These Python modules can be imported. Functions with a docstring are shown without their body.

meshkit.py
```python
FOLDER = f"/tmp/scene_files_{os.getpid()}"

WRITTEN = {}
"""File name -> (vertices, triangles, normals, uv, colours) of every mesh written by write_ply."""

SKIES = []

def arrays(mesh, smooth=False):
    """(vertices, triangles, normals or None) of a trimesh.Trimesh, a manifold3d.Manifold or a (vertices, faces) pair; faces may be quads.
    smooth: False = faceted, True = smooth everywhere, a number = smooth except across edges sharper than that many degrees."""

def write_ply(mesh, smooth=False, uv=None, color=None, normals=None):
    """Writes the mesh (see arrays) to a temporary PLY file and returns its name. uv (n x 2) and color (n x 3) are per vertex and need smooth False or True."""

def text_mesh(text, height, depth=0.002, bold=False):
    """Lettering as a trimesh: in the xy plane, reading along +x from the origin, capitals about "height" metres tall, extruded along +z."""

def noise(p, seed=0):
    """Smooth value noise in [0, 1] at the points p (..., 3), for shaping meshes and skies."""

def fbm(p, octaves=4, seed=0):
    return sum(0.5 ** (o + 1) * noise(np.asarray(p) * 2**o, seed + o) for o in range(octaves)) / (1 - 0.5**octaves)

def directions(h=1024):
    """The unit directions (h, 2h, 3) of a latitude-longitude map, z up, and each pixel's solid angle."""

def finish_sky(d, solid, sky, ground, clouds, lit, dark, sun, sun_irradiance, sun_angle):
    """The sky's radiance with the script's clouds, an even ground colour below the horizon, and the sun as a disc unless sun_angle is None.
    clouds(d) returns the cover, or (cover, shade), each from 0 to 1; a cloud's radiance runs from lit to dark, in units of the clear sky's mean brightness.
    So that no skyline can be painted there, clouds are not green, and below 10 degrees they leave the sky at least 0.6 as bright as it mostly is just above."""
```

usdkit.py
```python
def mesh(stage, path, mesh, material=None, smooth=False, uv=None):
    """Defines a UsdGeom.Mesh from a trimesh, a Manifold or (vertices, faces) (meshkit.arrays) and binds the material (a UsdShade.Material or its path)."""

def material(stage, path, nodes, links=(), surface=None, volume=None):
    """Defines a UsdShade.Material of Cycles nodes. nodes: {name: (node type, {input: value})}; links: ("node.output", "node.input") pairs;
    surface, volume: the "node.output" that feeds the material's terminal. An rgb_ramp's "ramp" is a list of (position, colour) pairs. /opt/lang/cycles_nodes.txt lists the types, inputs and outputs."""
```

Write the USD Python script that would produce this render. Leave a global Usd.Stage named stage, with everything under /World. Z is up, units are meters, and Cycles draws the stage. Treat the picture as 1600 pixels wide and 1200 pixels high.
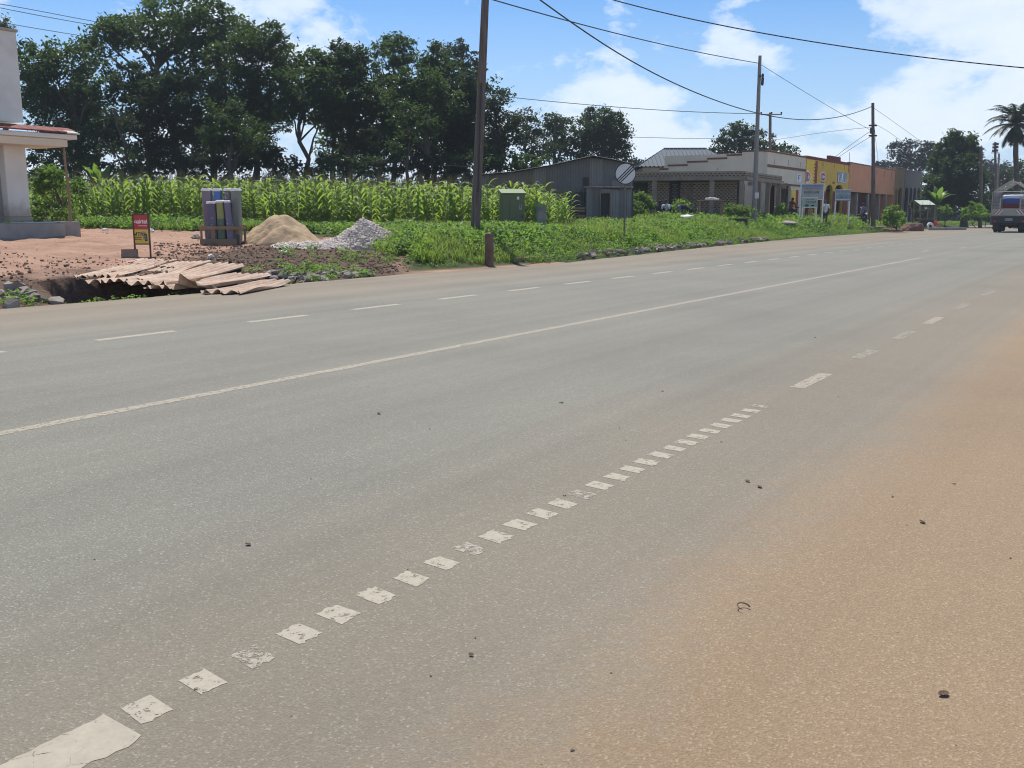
import math, random
import numpy as np, trimesh, shapely, manifold3d as m3
from shapely.geometry import Polygon, box as sbox
from shapely import affinity
import usdkit, meshkit
from pxr import Usd, UsdGeom, UsdLux, UsdShade, Gf, Sdf, Vt
random.seed(7)
rng = np.random.default_rng(7)
T = Sdf.ValueTypeNames
stage = Usd.Stage.CreateInMemory()
UsdGeom.SetStageUpAxis(stage, 'Z'); UsdGeom.SetStageMetersPerUnit(stage, 1.0)
UsdGeom.Xform.Define(stage, '/World'); UsdGeom.Scope.Define(stage, '/World/Looks')

# ------------------------------------------------------------------ camera, sky, sun
F, HOR, EYE = 1500.0, 335.0, 1.35          # focal length in photo pixels, horizon row, eye height
PITCH = math.atan((600 - HOR) / F)
EXPOSURE = 0.15
SUN_EL, SUN_AZ = math.radians(62), math.radians(-12)     # azimuth from +y towards +x
cam = UsdGeom.Camera.Define(stage, '/World/camera')
cam.CreateHorizontalApertureAttr(36.0); cam.CreateVerticalApertureAttr(27.0)
cam.CreateFocalLengthAttr(36.0 * F / 1600)
cam.CreateClippingRangeAttr(Gf.Vec2f(0.05, 5000))
cam.CreateExposureAttr(EXPOSURE)
cx = UsdGeom.Xformable(cam)
cx.AddTranslateOp().Set((0, 0, EYE)); cx.AddRotateXOp().Set(90 - math.degrees(PITCH))

SKY_STRENGTH, SUN_INT = 0.10, 1.2
def build_sky():
    dome = UsdLux.DomeLight.Define(stage, '/World/sky')
    dome.GetPrim().SetCustomDataByKey('kind', 'structure')
    dome.GetPrim().SetCustomDataByKey('label', 'blue midday sky with bands of white cumulus cloud')
    n = {'tc': ('texture_coordinate', {}),
         'sky': ('sky_texture', {'sky_type': 'single_scattering', 'sun_disc': False, 'sun_elevation': SUN_EL, 'sun_rotation': SUN_AZ, 'air_density': 1.0, 'aerosol_density': 0.6, 'ozone_density': 1.6}),
         'map': ('mapping', {'mapping_type': 'point', 'scale': (2.6, 2.6, 5.0), 'location': (1.35, 0.35, 0.3)}),
         'big': ('noise_texture', {'scale': 0.9, 'detail': 2.0, 'roughness': 0.5}),
         'fine': ('noise_texture', {'scale': 2.6, 'detail': 12.0, 'roughness': 0.6, 'distortion': 0.08}),
         'add': ('math', {'math_type': 'multiply_add', 'value2': 0.55}),
         'sep': ('separate_xyz', {}),
         'low': ('map_range', {'from_min': 0.0, 'from_max': 0.30, 'to_min': 0.055, 'to_max': -0.035}),
         'cov': ('math', {'math_type': 'add'}),
         'ramp': ('rgb_ramp', {'ramp': [(0.0, (0, 0, 0)), (0.488, (0, 0, 0)), (0.505, (.30, .30, .30)), (0.53, (.62, .62, .62)), (0.60, (.9, .9, .9)), (0.7, (1, 1, 1)), (1, (1, 1, 1))]}),
         'shade': ('rgb_ramp', {'ramp': [(0.45, (.88, .96, 1.08)), (0.54, (1.0, 1.01, 1.02)), (0.60, (.93, .96, 1.0)), (0.72, (.78, .85, .94))]}),
         'cl': ('mix', {'mix_type': 'multiply', 'fac': 1.0, 'color2': (8.8, 9.3, 9.9)}),
         'haz': ('map_range', {'from_min': 0.0, 'from_max': 0.20, 'to_min': 0.92, 'to_max': 0.0}),
         'hz': ('mix', {'mix_type': 'mix', 'color2': (5.7, 7.1, 8.9)}), 'tint': ('mix', {'mix_type': 'multiply', 'fac': 1.0, 'color2': (.57, .86, 1.17)}),
         'mix': ('mix', {'mix_type': 'mix'}),
         'bg': ('background_shader', {'strength': SKY_STRENGTH})}
    l = [('tc.generated', 'map.vector'), ('map.vector', 'big.vector'), ('map.vector', 'fine.vector'),
         ('fine.fac', 'add.value1'), ('big.fac', 'bigs.value1'), ('bigs.value', 'add.value3'),
         ('tc.generated', 'sep.vector'), ('sep.z', 'low.value'), ('add.value', 'cov.value1'), ('low.result', 'cov.value2'),
         ('cov.value', 'ramp.fac'), ('cov.value', 'shade.fac'), ('shade.color', 'cl.color1'),
         ('sep.z', 'haz.value'), ('sky.color', 'tint.color1'), ('tint.color', 'hz.color1'), ('haz.result', 'hz.fac'),
         ('hz.color', 'mix.color1'), ('cl.color', 'mix.color2'), ('ramp.color', 'mix.fac'), ('mix.color', 'bg.color')]
    n['bigs'] = ('math', {'math_type': 'multiply', 'value2': 0.45})
    m = usdkit.material(stage, '/World/Looks/sky_clouds', n, l, surface='bg.background')
    UsdShade.MaterialBindingAPI.Apply(dome.GetPrim()).Bind(m)
build_sky()
sun = UsdLux.DistantLight.Define(stage, '/World/sun')
sun.CreateNormalizeAttr(True); sun.CreateIntensityAttr(SUN_INT); sun.CreateAngleAttr(0.53); sun.CreateColorAttr(Gf.Vec3f(1.0, .94, .845))
sx = UsdGeom.Xformable(sun)
sx.AddRotateZOp().Set(-math.degrees(SUN_AZ)); sx.AddRotateXOp().Set(math.degrees(SUN_EL) - 90)   # -z must point from the sun: rotate about x

# ------------------------------------------------------------------ picture -> place
cp, sp = math.cos(PITCH), math.sin(PITCH)
def ray(px, py):
    x, y = (px - 800) / F, (600 - py) / F
    return np.array([x, cp + y * sp, -sp + y * cp])
def Gz(px, py, z=0.0):
    r = ray(px, py); return r * ((z - EYE) / r[2]) + [0, 0, EYE]
def P(px, py, D):
    r = ray(px, py); return r * (D / r[1]) + [0, 0, EYE]
def plan(px, D, py=300): return P(px, py, D)[:2]
_vp = ray(1794, 335); RD = _vp[:2] / np.linalg.norm(_vp[:2]); RN = np.array([-RD[1], RD[0]])
RNV = np.array([RN[0], RN[1], 0])
RANG = math.degrees(math.atan2(RD[1], RD[0]))
def st(x, y): return x * RD[0] + y * RD[1], x * RN[0] + y * RN[1]
def xy(s, t): return np.array([s * RD[0] + t * RN[0], s * RD[1] + t * RN[1]])

# ------------------------------------------------------------------ object helpers
_used = {}
def free(parent, name):
    k = (parent, name); i = _used.get(k, 0); _used[k] = i + 1
    return f'{parent}/{name}' if i == 0 else f'{parent}/{name}_{i:03d}'
def keys(prim, label=None, cat=None, group=None, kind=None):
    for k, v in (('label', label), ('category', cat), ('group', group), ('kind', kind)):
        if v: prim.SetCustomDataByKey(k, v)
    return prim
class Thing:
    def __init__(s, name, label, cat, base=(0, 0, 0), rot=0.0, group=None, kind=None, scale=None):
        s.base, s.rot = np.asarray(base, float), rot
        s.path = free('/World', name)
        x = UsdGeom.Xform.Define(stage, s.path); x.AddTranslateOp().Set(tuple(map(float, s.base)))
        if rot: x.AddRotateZOp().Set(float(rot))
        if scale is not None: x.AddScaleOp().Set(Gf.Vec3f(*map(float, scale)))
        s.prim = keys(x.GetPrim(), label, cat, group, kind)
    def local(s, v):
        v = np.asarray(v, float) - s.base
        a = math.radians(-s.rot); c, n = math.cos(a), math.sin(a)
        return np.stack([v[..., 0] * c - v[..., 1] * n, v[..., 0] * n + v[..., 1] * c, v[..., 2]], -1)
    def part(s, name, mesh, mat, smooth=False, world=False, label=None, kind=None, parent=None):
        v, f = vf(mesh)
        if world: v = s.local(v)
        path = free(parent or s.path, name)
        m = usdkit.mesh(stage, path, (v, f), mat, smooth)
        keys(m.GetPrim(), label, kind=kind)
        return path
def vf(mesh):
    if hasattr(mesh, 'to_mesh'):
        q = mesh.to_mesh(); return np.array(q.vert_properties[:, :3], float), np.array(q.tri_verts)
    if isinstance(mesh, (tuple, list)) and len(mesh) == 2 and not hasattr(mesh[0], 'vertices'):
        v, f = np.asarray(mesh[0], float), np.asarray(mesh[1], int)
        if f.shape[1] == 4: f = np.vstack([f[:, [0, 1, 2]], f[:, [0, 2, 3]]])
        return v, f
    return np.array(mesh.vertices, float), np.array(mesh.faces)
def cat(*ms):
    vs, fs, o = [], [], 0
    for m in ms:
        v, f = vf(m); vs.append(v); fs.append(f + o); o += len(v)
    return np.vstack(vs), np.vstack(fs)
def moved(m, off):
    v, f = vf(m); return v + np.asarray(off, float), f
def rotz(m, deg):
    v, f = vf(m); a = math.radians(deg); c, n = math.cos(a), math.sin(a)
    return np.stack([v[:, 0] * c - v[:, 1] * n, v[:, 0] * n + v[:, 1] * c, v[:, 2]], -1), f
def rotx(m, deg):
    v, f = vf(m); a = math.radians(deg); c, n = math.cos(a), math.sin(a)
    return np.stack([v[:, 0], v[:, 1] * c - v[:, 2] * n, v[:, 1] * n + v[:, 2] * c], -1), f
def roty(m, deg):
    v, f = vf(m); a = math.radians(deg); c, n = math.cos(a), math.sin(a)
    return np.stack([v[:, 0] * c + v[:, 2] * n, v[:, 1], -v[:, 0] * n + v[:, 2] * c], -1), f
def bx(x0, x1, y0, y1, z0, z1, ch=0.0):
    """A box, its edges chamfered by ch."""
    if ch <= 0:
        return trimesh.creation.box(bounds=[[x0, y0, z0], [x1, y1, z1]])
    pts = []
    for X, a in ((x0, 1), (x1, -1)):
        for Y, b in ((y0, 1), (y1, -1)):
            for Z, c in ((z0, 1), (z1, -1)):
                pts += [(X, Y + b * ch, Z + c * ch), (X + a * ch, Y, Z + c * ch), (X + a * ch, Y + b * ch, Z)]
    return trimesh.convex.convex_hull(np.array(pts))
def tube(pts, rad, sides=8, caps=True):
    p = np.asarray(pts, float); rad = np.broadcast_to(np.asarray(rad, float), (len(p),))
    t = np.gradient(p, axis=0); t /= np.linalg.norm(t, axis=1, keepdims=True) + 1e-12
    ref = np.where(np.abs(t[:, 2:]) < 0.9, [0, 0, 1.0], [1.0, 0, 0])
    if len(p) > 2: ref = np.tile(ref[len(p) // 2], (len(p), 1))
    a = np.cross(t, ref); a /= np.linalg.norm(a, axis=1, keepdims=True) + 1e-12
    b = np.cross(t, a); ang = np.arange(sides) * 2 * np.pi / sides
    v = p[:, None] + rad[:, None, None] * (np.cos(ang)[None, :, None] * a[:, None] + np.sin(ang)[None, :, None] * b[:, None])
    n = len(p); i, j = np.meshgrid(np.arange(n - 1), np.arange(sides), indexing='ij')
    q = np.stack([i * sides + j, i * sides + (j + 1) % sides, (i + 1) * sides + (j + 1) % sides, (i + 1) * sides + j], -1).reshape(-1, 4)
    v = v.reshape(-1, 3); f = np.vstack([q[:, [0, 2, 1]], q[:, [0, 3, 2]]])
    if caps:
        v = np.vstack([v, p[0], p[-1]]); c0, c1 = len(v) - 2, len(v) - 1; k = np.arange(sides)
        f = np.vstack([f, np.stack([np.full(sides, c0), k, (k + 1) % sides], -1), np.stack([np.full(sides, c1), (n - 1) * sides + (k + 1) % sides, (n - 1) * sides + k], -1)])
    return v, f
def cyl(p0, p1, r0, r1=None, sides=10): return tube([p0, p1], [r0, r0 if r1 is None else r1], sides)
def extr(poly, depth):
    gs = getattr(poly, 'geoms', [poly])
    return cat(*[trimesh.creation.extrude_polygon(g, depth, engine='earcut') for g in gs if g.area > 1e-9])
def upright(poly, depth, y0=0.0):
    """An outline in (x, z) made a slab from y0 to y0 + depth."""
    v, f = extr(poly, depth)
    return np.stack([v[:, 0], y0 + depth - v[:, 2], v[:, 1]], -1), f
def facing_text(txt, h, x, y, z, bold=False, depth=0.006, center=True, squeeze=1.0):
    """Lettering that stands upright, read from -y."""
    m = meshkit.text_mesh(txt, h, depth, bold); v = np.array(m.vertices)
    v[:, 0] *= squeeze
    if center: v[:, 0] -= (v[:, 0].min() + v[:, 0].max()) / 2
    return np.stack([v[:, 0] + x, y - v[:, 2], v[:, 1] + z], -1), np.array(m.faces)
def hull(*spheres):
    """Convex hull of spheres (x, y, z, r)."""
    ms = [m3.Manifold.sphere(r, 12).translate((x, y, z)) for x, y, z, r in spheres]
    return m3.Manifold.batch_hull(ms) if len(ms) > 1 else ms[0]
def rough(m, amp, scale, seed=0):
    v, f = vf(m)
    mm = trimesh.Trimesh(v, f, process=True); n = mm.vertex_normals
    d = meshkit.fbm(np.array(mm.vertices) * scale + seed * 3.17, 3, seed) - 0.5
    return np.array(mm.vertices) + n * (d * 2 * amp)[:, None], np.array(mm.faces)
def stone_mesh(r, seed, sub=2, angular=True):
    g = np.random.default_rng(seed)
    if angular:
        pts = g.normal(size=(14, 3)); pts /= np.linalg.norm(pts, axis=1, keepdims=True)
        pts *= g.uniform(.8, 1.1, (14, 1))
        h = trimesh.convex.convex_hull(pts * np.asarray(r))
        return np.array(h.vertices), np.array(h.faces)
    s = trimesh.creation.icosphere(sub, 1.0)
    return rough((np.array(s.vertices) * np.asarray(r), s.faces), .12 * min(r), 2.0 / max(r), seed)
def copy_of(src_path, name, label, catg, base, rot=0, group=None, scale=None):
    path = free('/World', name)
    x = UsdGeom.Xform.Define(stage, path)
    x.GetPrim().GetReferences().AddInternalReference(src_path)
    x.ClearXformOpOrder()
    x = UsdGeom.Xformable(x)
    x.GetPrim().SetInstanceable(True)
    ops = []
    def op(add, attr, val):
        a = x.GetPrim().GetAttribute(attr)
        o = UsdGeom.XformOp(a) if a else add()
        o.Set(val); ops.append(o)
    op(x.AddTranslateOp, 'xformOp:translate', Gf.Vec3d(*map(float, base)))
    op(x.AddRotateZOp, 'xformOp:rotateZ', float(rot))
    if scale is not None: op(x.AddScaleOp, 'xformOp:scale', Gf.Vec3f(*map(float, scale)))
    x.SetXformOpOrder(ops)
    keys(x.GetPrim(), label, catg, group)
    return path
def instancer(name, protos, pos, rot, scl, idx, mats, kind='stuff', label=None, catg=None, parent='/World', tilt=None):
    path = free(parent, name)
    pi = UsdGeom.PointInstancer.Define(stage, path)
    rel = pi.CreatePrototypesRel()
    for i, pm in enumerate(protos):
        q = f'{path}/prototypes/piece_{i:03d}'
        if i == 0: UsdGeom.Scope.Define(stage, f'{path}/prototypes')
        usdkit.mesh(stage, q, pm, mats[i % len(mats)], False)
        rel.AddTarget(q)
    pos = np.asarray(pos, np.float32); n = len(pos)
    pi.CreatePositionsAttr(Vt.Vec3fArray.FromNumpy(pos))
    pi.CreateProtoIndicesAttr(Vt.IntArray.FromNumpy(np.asarray(idx, np.int32)))
    a = np.asarray(rot, float) / 2
    if tilt is None: qs = [Gf.Quath(float(math.cos(b)), 0, 0, float(math.sin(b))) for b in a]
    else:
        qs = []
        for b, tl in zip(a, tilt):
            q = Gf.Quatf(math.cos(b), 0, 0, math.sin(b)) * Gf.Quatf(math.cos(tl / 2), math.sin(tl / 2), 0, 0)
            im = q.GetImaginary(); qs.append(Gf.Quath(q.GetReal(), im[0], im[1], im[2]))
    pi.CreateOrientationsAttr(Vt.QuathArray(qs))
    s = np.asarray(scl, np.float32); s = np.repeat(s[:, None], 3, 1) if s.ndim == 1 else s
    pi.CreateScalesAttr(Vt.Vec3fArray.FromNumpy(np.ascontiguousarray(s)))
    keys(pi.GetPrim(), label, catg, kind=kind)
    return path

# ------------------------------------------------------------------ materials
def M(name, nodes, links=(), surface='p.BSDF'):
    return usdkit.material(stage, f'/World/Looks/{name}', nodes, links, surface=surface)
def plain(name, col, rough=0.8, var=0.12, scale=3.0, bump=0.25, bscale=None, metallic=0.0, dirt=None, dirt_amt=0.5, spec=None, detail=5.0, bdist=0.02):
    """A colour that varies in patches, with fine relief and, if asked for, blotches of dirt."""
    c = np.asarray(col, float)
    n = {'tc': ('texture_coordinate', {}),
         'n1': ('noise_texture', {'scale': scale, 'detail': detail, 'roughness': .6}),
         'r1': ('rgb_ramp', {'ramp': [(0.25, c * (1 - var)), (0.5, c), (0.75, np.minimum(c * (1 + var), 1))]}),
         'n2': ('noise_texture', {'scale': bscale or scale * 9, 'detail': 4.0}),
         'b': ('bump', {'strength': bump, 'distance': bdist}),
         'p': ('principled_bsdf', {'roughness': rough, 'metallic': metallic, **({'specular_ior_level': spec} if spec is not None else {})})}
    l = [('tc.object', 'n1.vector'), ('n1.fac', 'r1.fac'), ('tc.object', 'n2.vector'), ('n2.fac', 'b.height'), ('b.normal', 'p.normal')]
    if dirt is not None:
        n['n3'] = ('noise_texture', {'scale': scale * .7, 'detail': 8.0, 'roughness': .7, 'distortion': .4})
        n['r3'] = ('rgb_ramp', {'ramp': [(0.45, (0, 0, 0)), (0.7, (dirt_amt,) * 3)]})
        n['mx'] = ('mix', {'mix_type': 'mix', 'color2': tuple(dirt)})
        l += [('tc.object', 'n3.vector'), ('n3.fac', 'r3.fac'), ('r3.color', 'mx.fac'), ('r1.color', 'mx.color1'), ('mx.color', 'p.base_color')]
    else: l += [('r1.color', 'p.base_color')]
    return M(name, n, l)
def leafmat(name, dark, mid, light, trans=0.35, rough=.55, tcol=None):
    """Leaves: each its own shade, with light shining through."""
    tcol = tcol or tuple(np.minimum(np.asarray(mid) * np.array([1.6, 1.7, .6]), 1))
    n = {'g': ('geometry', {}), 'oi': ('object_info', {}),
         'mul': ('math', {'math_type': 'multiply_add', 'value2': .3}),
         'sub': ('math', {'math_type': 'multiply', 'value2': .75}),
         'r': ('rgb_ramp', {'ramp': [(0.0, dark), (0.5, mid), (1.0, light)]}),
         'p': ('principled_bsdf', {'roughness': rough, 'specular_ior_level': .3}),
         't': ('translucent_bsdf', {}), 'tm': ('mix', {'mix_type': 'mix', 'fac': .7, 'color2': tcol}),
         'm': ('mix_closure', {'fac': trans})}
    l = [('g.random_per_island', 'sub.value1'), ('oi.random', 'mul.value1'), ('sub.value', 'mul.value3'), ('mul.value', 'r.fac'),
         ('r.color', 'p.base_color'), ('r.color', 'tm.color1'), ('tm.color', 't.color'), ('p.BSDF', 'm.closure1'), ('t.BSDF', 'm.closure2')]
    return M(name, n, l, surface='m.closure')

mat_bark = plain('bark', (.075, .06, .048), .9, .3, 2.5, .6, 14)
mat_leaf_dark = leafmat('leaf_dark', (.024, .044, .027), (.044, .074, .038), (.09, .128, .052), .42, .45)
mat_leaf_mid = leafmat('leaf_mid', (.032, .058, .028), (.066, .108, .044), (.135, .185, .064), .45, .45)
mat_leaf_light = leafmat('leaf_light', (.035, .06, .024), (.065, .105, .035), (.11, .16, .055), .34, .5)
mat_leaf_grey = leafmat('leaf_grey', (.03, .048, .032), (.058, .08, .05), (.115, .14, .088), .28, .5)
mat_leaf_far = leafmat('leaf_far', (.014, .028, .02), (.022, .04, .028), (.035, .058, .034), .2, .6)
mat_maize = leafmat('maize_leaf', (.085, .14, .022), (.165, .25, .038), (.25, .36, .065), .5, .45, (.5, .70, .09))
mat_maize_dry = leafmat('maize_tassel', (.2, .15, .07), (.28, .21, .1), (.38, .3, .16), .2, .7)
mat_stalk = plain('maize_stalk', (.14, .2, .05), .6, .2, 4)
mat_weed = leafmat('weed_leaf', (.085, .15, .024), (.14, .24, .038), (.20, .31, .055), .47, .5, (.34, .6, .07))
mat_weed_dark = leafmat('weed_leaf_dark', (.045, .09, .024), (.075, .14, .034), (.125, .205, .05), .4, .5, (.28, .46, .06))
mat_grass = leafmat('grass_blade', (.105, .165, .03), (.16, .245, .044), (.24, .32, .075), .42, .5, (.42, .58, .08))
mat_banana = leafmat('banana_leaf', (.06, .13, .025), (.1, .2, .035), (.15, .27, .05), .45, .4, (.3, .5, .06))
mat_palm = leafmat('palm_leaf', (.014, .026, .016), (.026, .042, .022), (.045, .066, .03), .22, .5)

mat_plaster = plain('white_plaster', (.64, .63, .57), .9, .07, .8, .15, 30, dirt=(.40, .35, .28), dirt_amt=.45)
mat_white_shop = plain('cream_plaster', (.64, .57, .44), .9, .06, .6, .1, 20, dirt=(.4, .35, .28), dirt_amt=.35)
mat_concrete = plain('concrete', (.30, .28, .25), .92, .15, 1.5, .35, 25, dirt=(.16, .14, .12), dirt_amt=.5)
mat_concrete_pale = plain('pale_concrete', (.34, .295, .245), .92, .12, 1.5, .3, 25, dirt=(.2, .17, .14), dirt_amt=.4)
mat_brown_concrete = plain('brown_concrete', (.27, .21, .155), .92, .2, 1.5, .35, 25, dirt=(.14, .105, .08), dirt_amt=.5)
mat_tile_red = plain('red_clay_tile', (.20, .055, .04), .85, .3, 4, .4, 20)
mat_tile_pale = plain('broken_tile', (.5, .46, .4), .9, .2, 5, .4)
mat_wood = plain('rough_timber', (.25, .16, .095), .85, .25, 3, .5, 30)
mat_wood_pole = M('weathered_pole', {
    'tc': ('texture_coordinate', {}), 'mp': ('mapping', {'scale': (14, 14, .9)}),
    'n': ('noise_texture', {'scale': 1.2, 'detail': 6.0, 'roughness': .65}),
    'r': ('rgb_ramp', {'ramp': [(0.3, (.055, .04, .032)), (0.55, (.13, .1, .082)), (0.75, (.2, .165, .14))]}),
    'b': ('bump', {'strength': .6, 'distance': .02}), 'p': ('principled_bsdf', {'roughness': .9})},
    [('tc.object', 'mp.vector'), ('mp.vector', 'n.vector'), ('n.fac', 'r.fac'), ('r.color', 'p.base_color'), ('n.fac', 'b.height'), ('b.normal', 'p.normal')])
mat_pole_grey = plain('grey_pole', (.24, .21, .19), .9, .15, 1.2, .3, 20)
mat_dark_metal = plain('dark_metal', (.035, .03, .03), .6, .2, 3, .1)
mat_rust = plain('rusty_steel', (.11, .05, .032), .8, .3, 5, .3)
mat_steel = plain('galvanised_steel', (.36, .37, .38), .45, .1, 4, .1, metallic=.6)
mat_wire = plain('black_cable', (.025, .025, .03), .7, .1, 2, 0.0)
mat_white = plain('white_paint', (.75, .75, .72), .6, .04, 4, .05)
mat_black = plain('black_paint', (.02, .02, .02), .6, .1, 4, .05)
mat_green_box = plain('green_cabinet_paint', (.10, .125, .05), .5, .08, 1.5, .05, 20, dirt=(.16, .13, .08), dirt_amt=.45)
mat_green_lid = plain('green_lid_paint', (.17, .21, .075), .5, .08, 1.5, .05, 20, dirt=(.2, .17, .1), dirt_amt=.3)
mat_sheet_grey = plain('grey_iron_sheet', (.135, .13, .126), .6, .14, 1.1, .1, 20, metallic=.15, dirt=(.10, .075, .06), dirt_amt=.55)
mat_sheet_light = plain('pale_iron_sheet', (.19, .182, .172), .6, .14, 1.1, .1, 20, metallic=.15, dirt=(.12, .09, .07), dirt_amt=.5)
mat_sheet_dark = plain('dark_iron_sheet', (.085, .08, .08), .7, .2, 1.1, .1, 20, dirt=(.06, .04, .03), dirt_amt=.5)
mat_roof_blue = plain('blue_grey_roof_sheet', (.075, .10, .12), .8, .08, 1.0, .05)
mat_sheet_rust = plain('dusty_rusted_sheet', (.60, .45, .33), .9, .2, 1.6, .35, 24, dirt=(.27, .14, .09), dirt_amt=.7)
mat_brick = plain('tan_block', (.37, .30, .225), .95, .22, 6, .4, 30)
mat_brick_warm = plain('brown_block', (.23, .17, .125), .95, .22, 6, .4, 30)
mat_mortar_pale = plain('pale_mortar', (.29, .225, .16), .95, .15, 5, .5, 30)
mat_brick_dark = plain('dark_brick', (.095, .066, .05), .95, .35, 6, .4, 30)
mat_mortar = plain('dark_joint', (.05, .04, .034), .95, .2, 3, .3)
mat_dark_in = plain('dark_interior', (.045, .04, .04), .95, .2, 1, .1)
mat_shutter = plain('blue_grey_shutter', (.10, .11, .135), .6, .1, 2, .1)
mat_shutter_brown = plain('brown_door', (.09, .065, .058), .7, .15, 2, .1)
mat_trim_brown = plain('brown_trim_paint', (.16, .07, .05), .8, .1, 2, .1)
mat_yellow = plain('yellow_shop_paint', (.66, .43, .065), .85, .06, .7, .08, 20, dirt=(.4, .26, .06), dirt_amt=.4)
mat_yellow_bright = plain('bright_yellow_paint', (.80, .54, .07), .85, .05, .7, .08, 20)
mat_red = plain('red_shop_paint', (.30, .045, .035), .85, .1, 1, .08)
mat_maroon = plain('maroon_paint', (.16, .03, .03), .85, .12, 1, .08)
mat_orange = plain('orange_shop_paint', (.62, .29, .15), .88, .05, .6, .08, 20, dirt=(.38, .17, .09), dirt_amt=.35)
mat_orange_pale = plain('faded_orange_paint', (.46, .27, .15), .88, .07, .6, .08, 20)
mat_ochre = plain('ochre_shop_paint', (.30, .19, .085), .88, .1, .8, .08)
mat_grey_shop = plain('grey_shop_plaster', (.17, .155, .14), .9, .12, .8, .1)
mat_sign_grey = plain('grey_sign_paint', (.34, .36, .345), .6, .05, 2, .05)
mat_sign_blue = plain('blue_sign_paint', (.10, .19, .34), .6, .08, 2, .05)
mat_sign_lightblue = plain('pale_blue_sign', (.22, .28, .36), .6, .08, 2, .05)
mat_sign_green = plain('pale_green_sign', (.33, .40, .33), .6, .06, 2, .05)
mat_sign_dkgreen = plain('dark_green_sign', (.05, .11, .07), .6, .06, 2, .05)
mat_sign_red = plain('red_sign_paint', (.42, .035, .035), .5, .06, 4, .05)
mat_sign_yellow = plain('yellow_sign_paint', (.65, .46, .06), .5, .06, 4, .05)
mat_skin = plain('dark_skin', (.055, .03, .02), .5, .08, 5, 0.0)
mat_hair = plain('black_hair', (.01, .009, .008), .8, .1, 5, .2)
mat_rubber = plain('tyre_rubber', (.018, .018, .018), .9, .1, 5, .1)

print('helpers ready')
# ------------------------------------------------------------------ ground, road, markings
_edge = np.array([st(*Gz(px, py)[:2]) for px, py in ((0, 483), (200, 467), (330, 456.5), (460, 443), (620, 429.5), (760, 420), (870, 412), (960, 402), (1050, 392), (1250, 372), (1400, 361.5), (1480, 356.5), (1550, 351))])
_es = np.concatenate([[-60], _edge[:, 0], [_edge[-1, 0] + 60, 600]]); _et = np.concatenate([[_edge[0, 1]], _edge[:, 1], [_edge[-1, 1], _edge[-1, 1]]])
def tedge(s): return np.interp(s, _es, _et)
DIRT = Polygon([plan(*q) for q in ((618, 20.2), (628, 22), (612, 25), (598, 28), (560, 30.5), (440, 33.5), (370, 33.5), (330, 35), (200, 37), (100, 37.5), (-60, 38), (-330, 37))] + [(-16, 6), (0, 10)])
shapely.prepare(DIRT); _dring = DIRT.exterior; shapely.prepare(_dring)
def dirt_in(x, y):
    """Signed distance to the dirt yard: positive inside."""
    p = shapely.points(np.stack([np.ravel(x), np.ravel(y)], -1))
    d = shapely.distance(_dring, p); ins = shapely.contains(DIRT, p)
    return np.where(ins, d, -d).reshape(np.shape(x))
def sm(x, a, b):
    u = np.clip((np.asarray(x, float) - a) / (b - a), 0, 1); return u * u * (3 - 2 * u)
_d0, _d1 = st(*Gz(112, 477)[:2])[0], st(*Gz(318, 458)[:2])[0]
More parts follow.
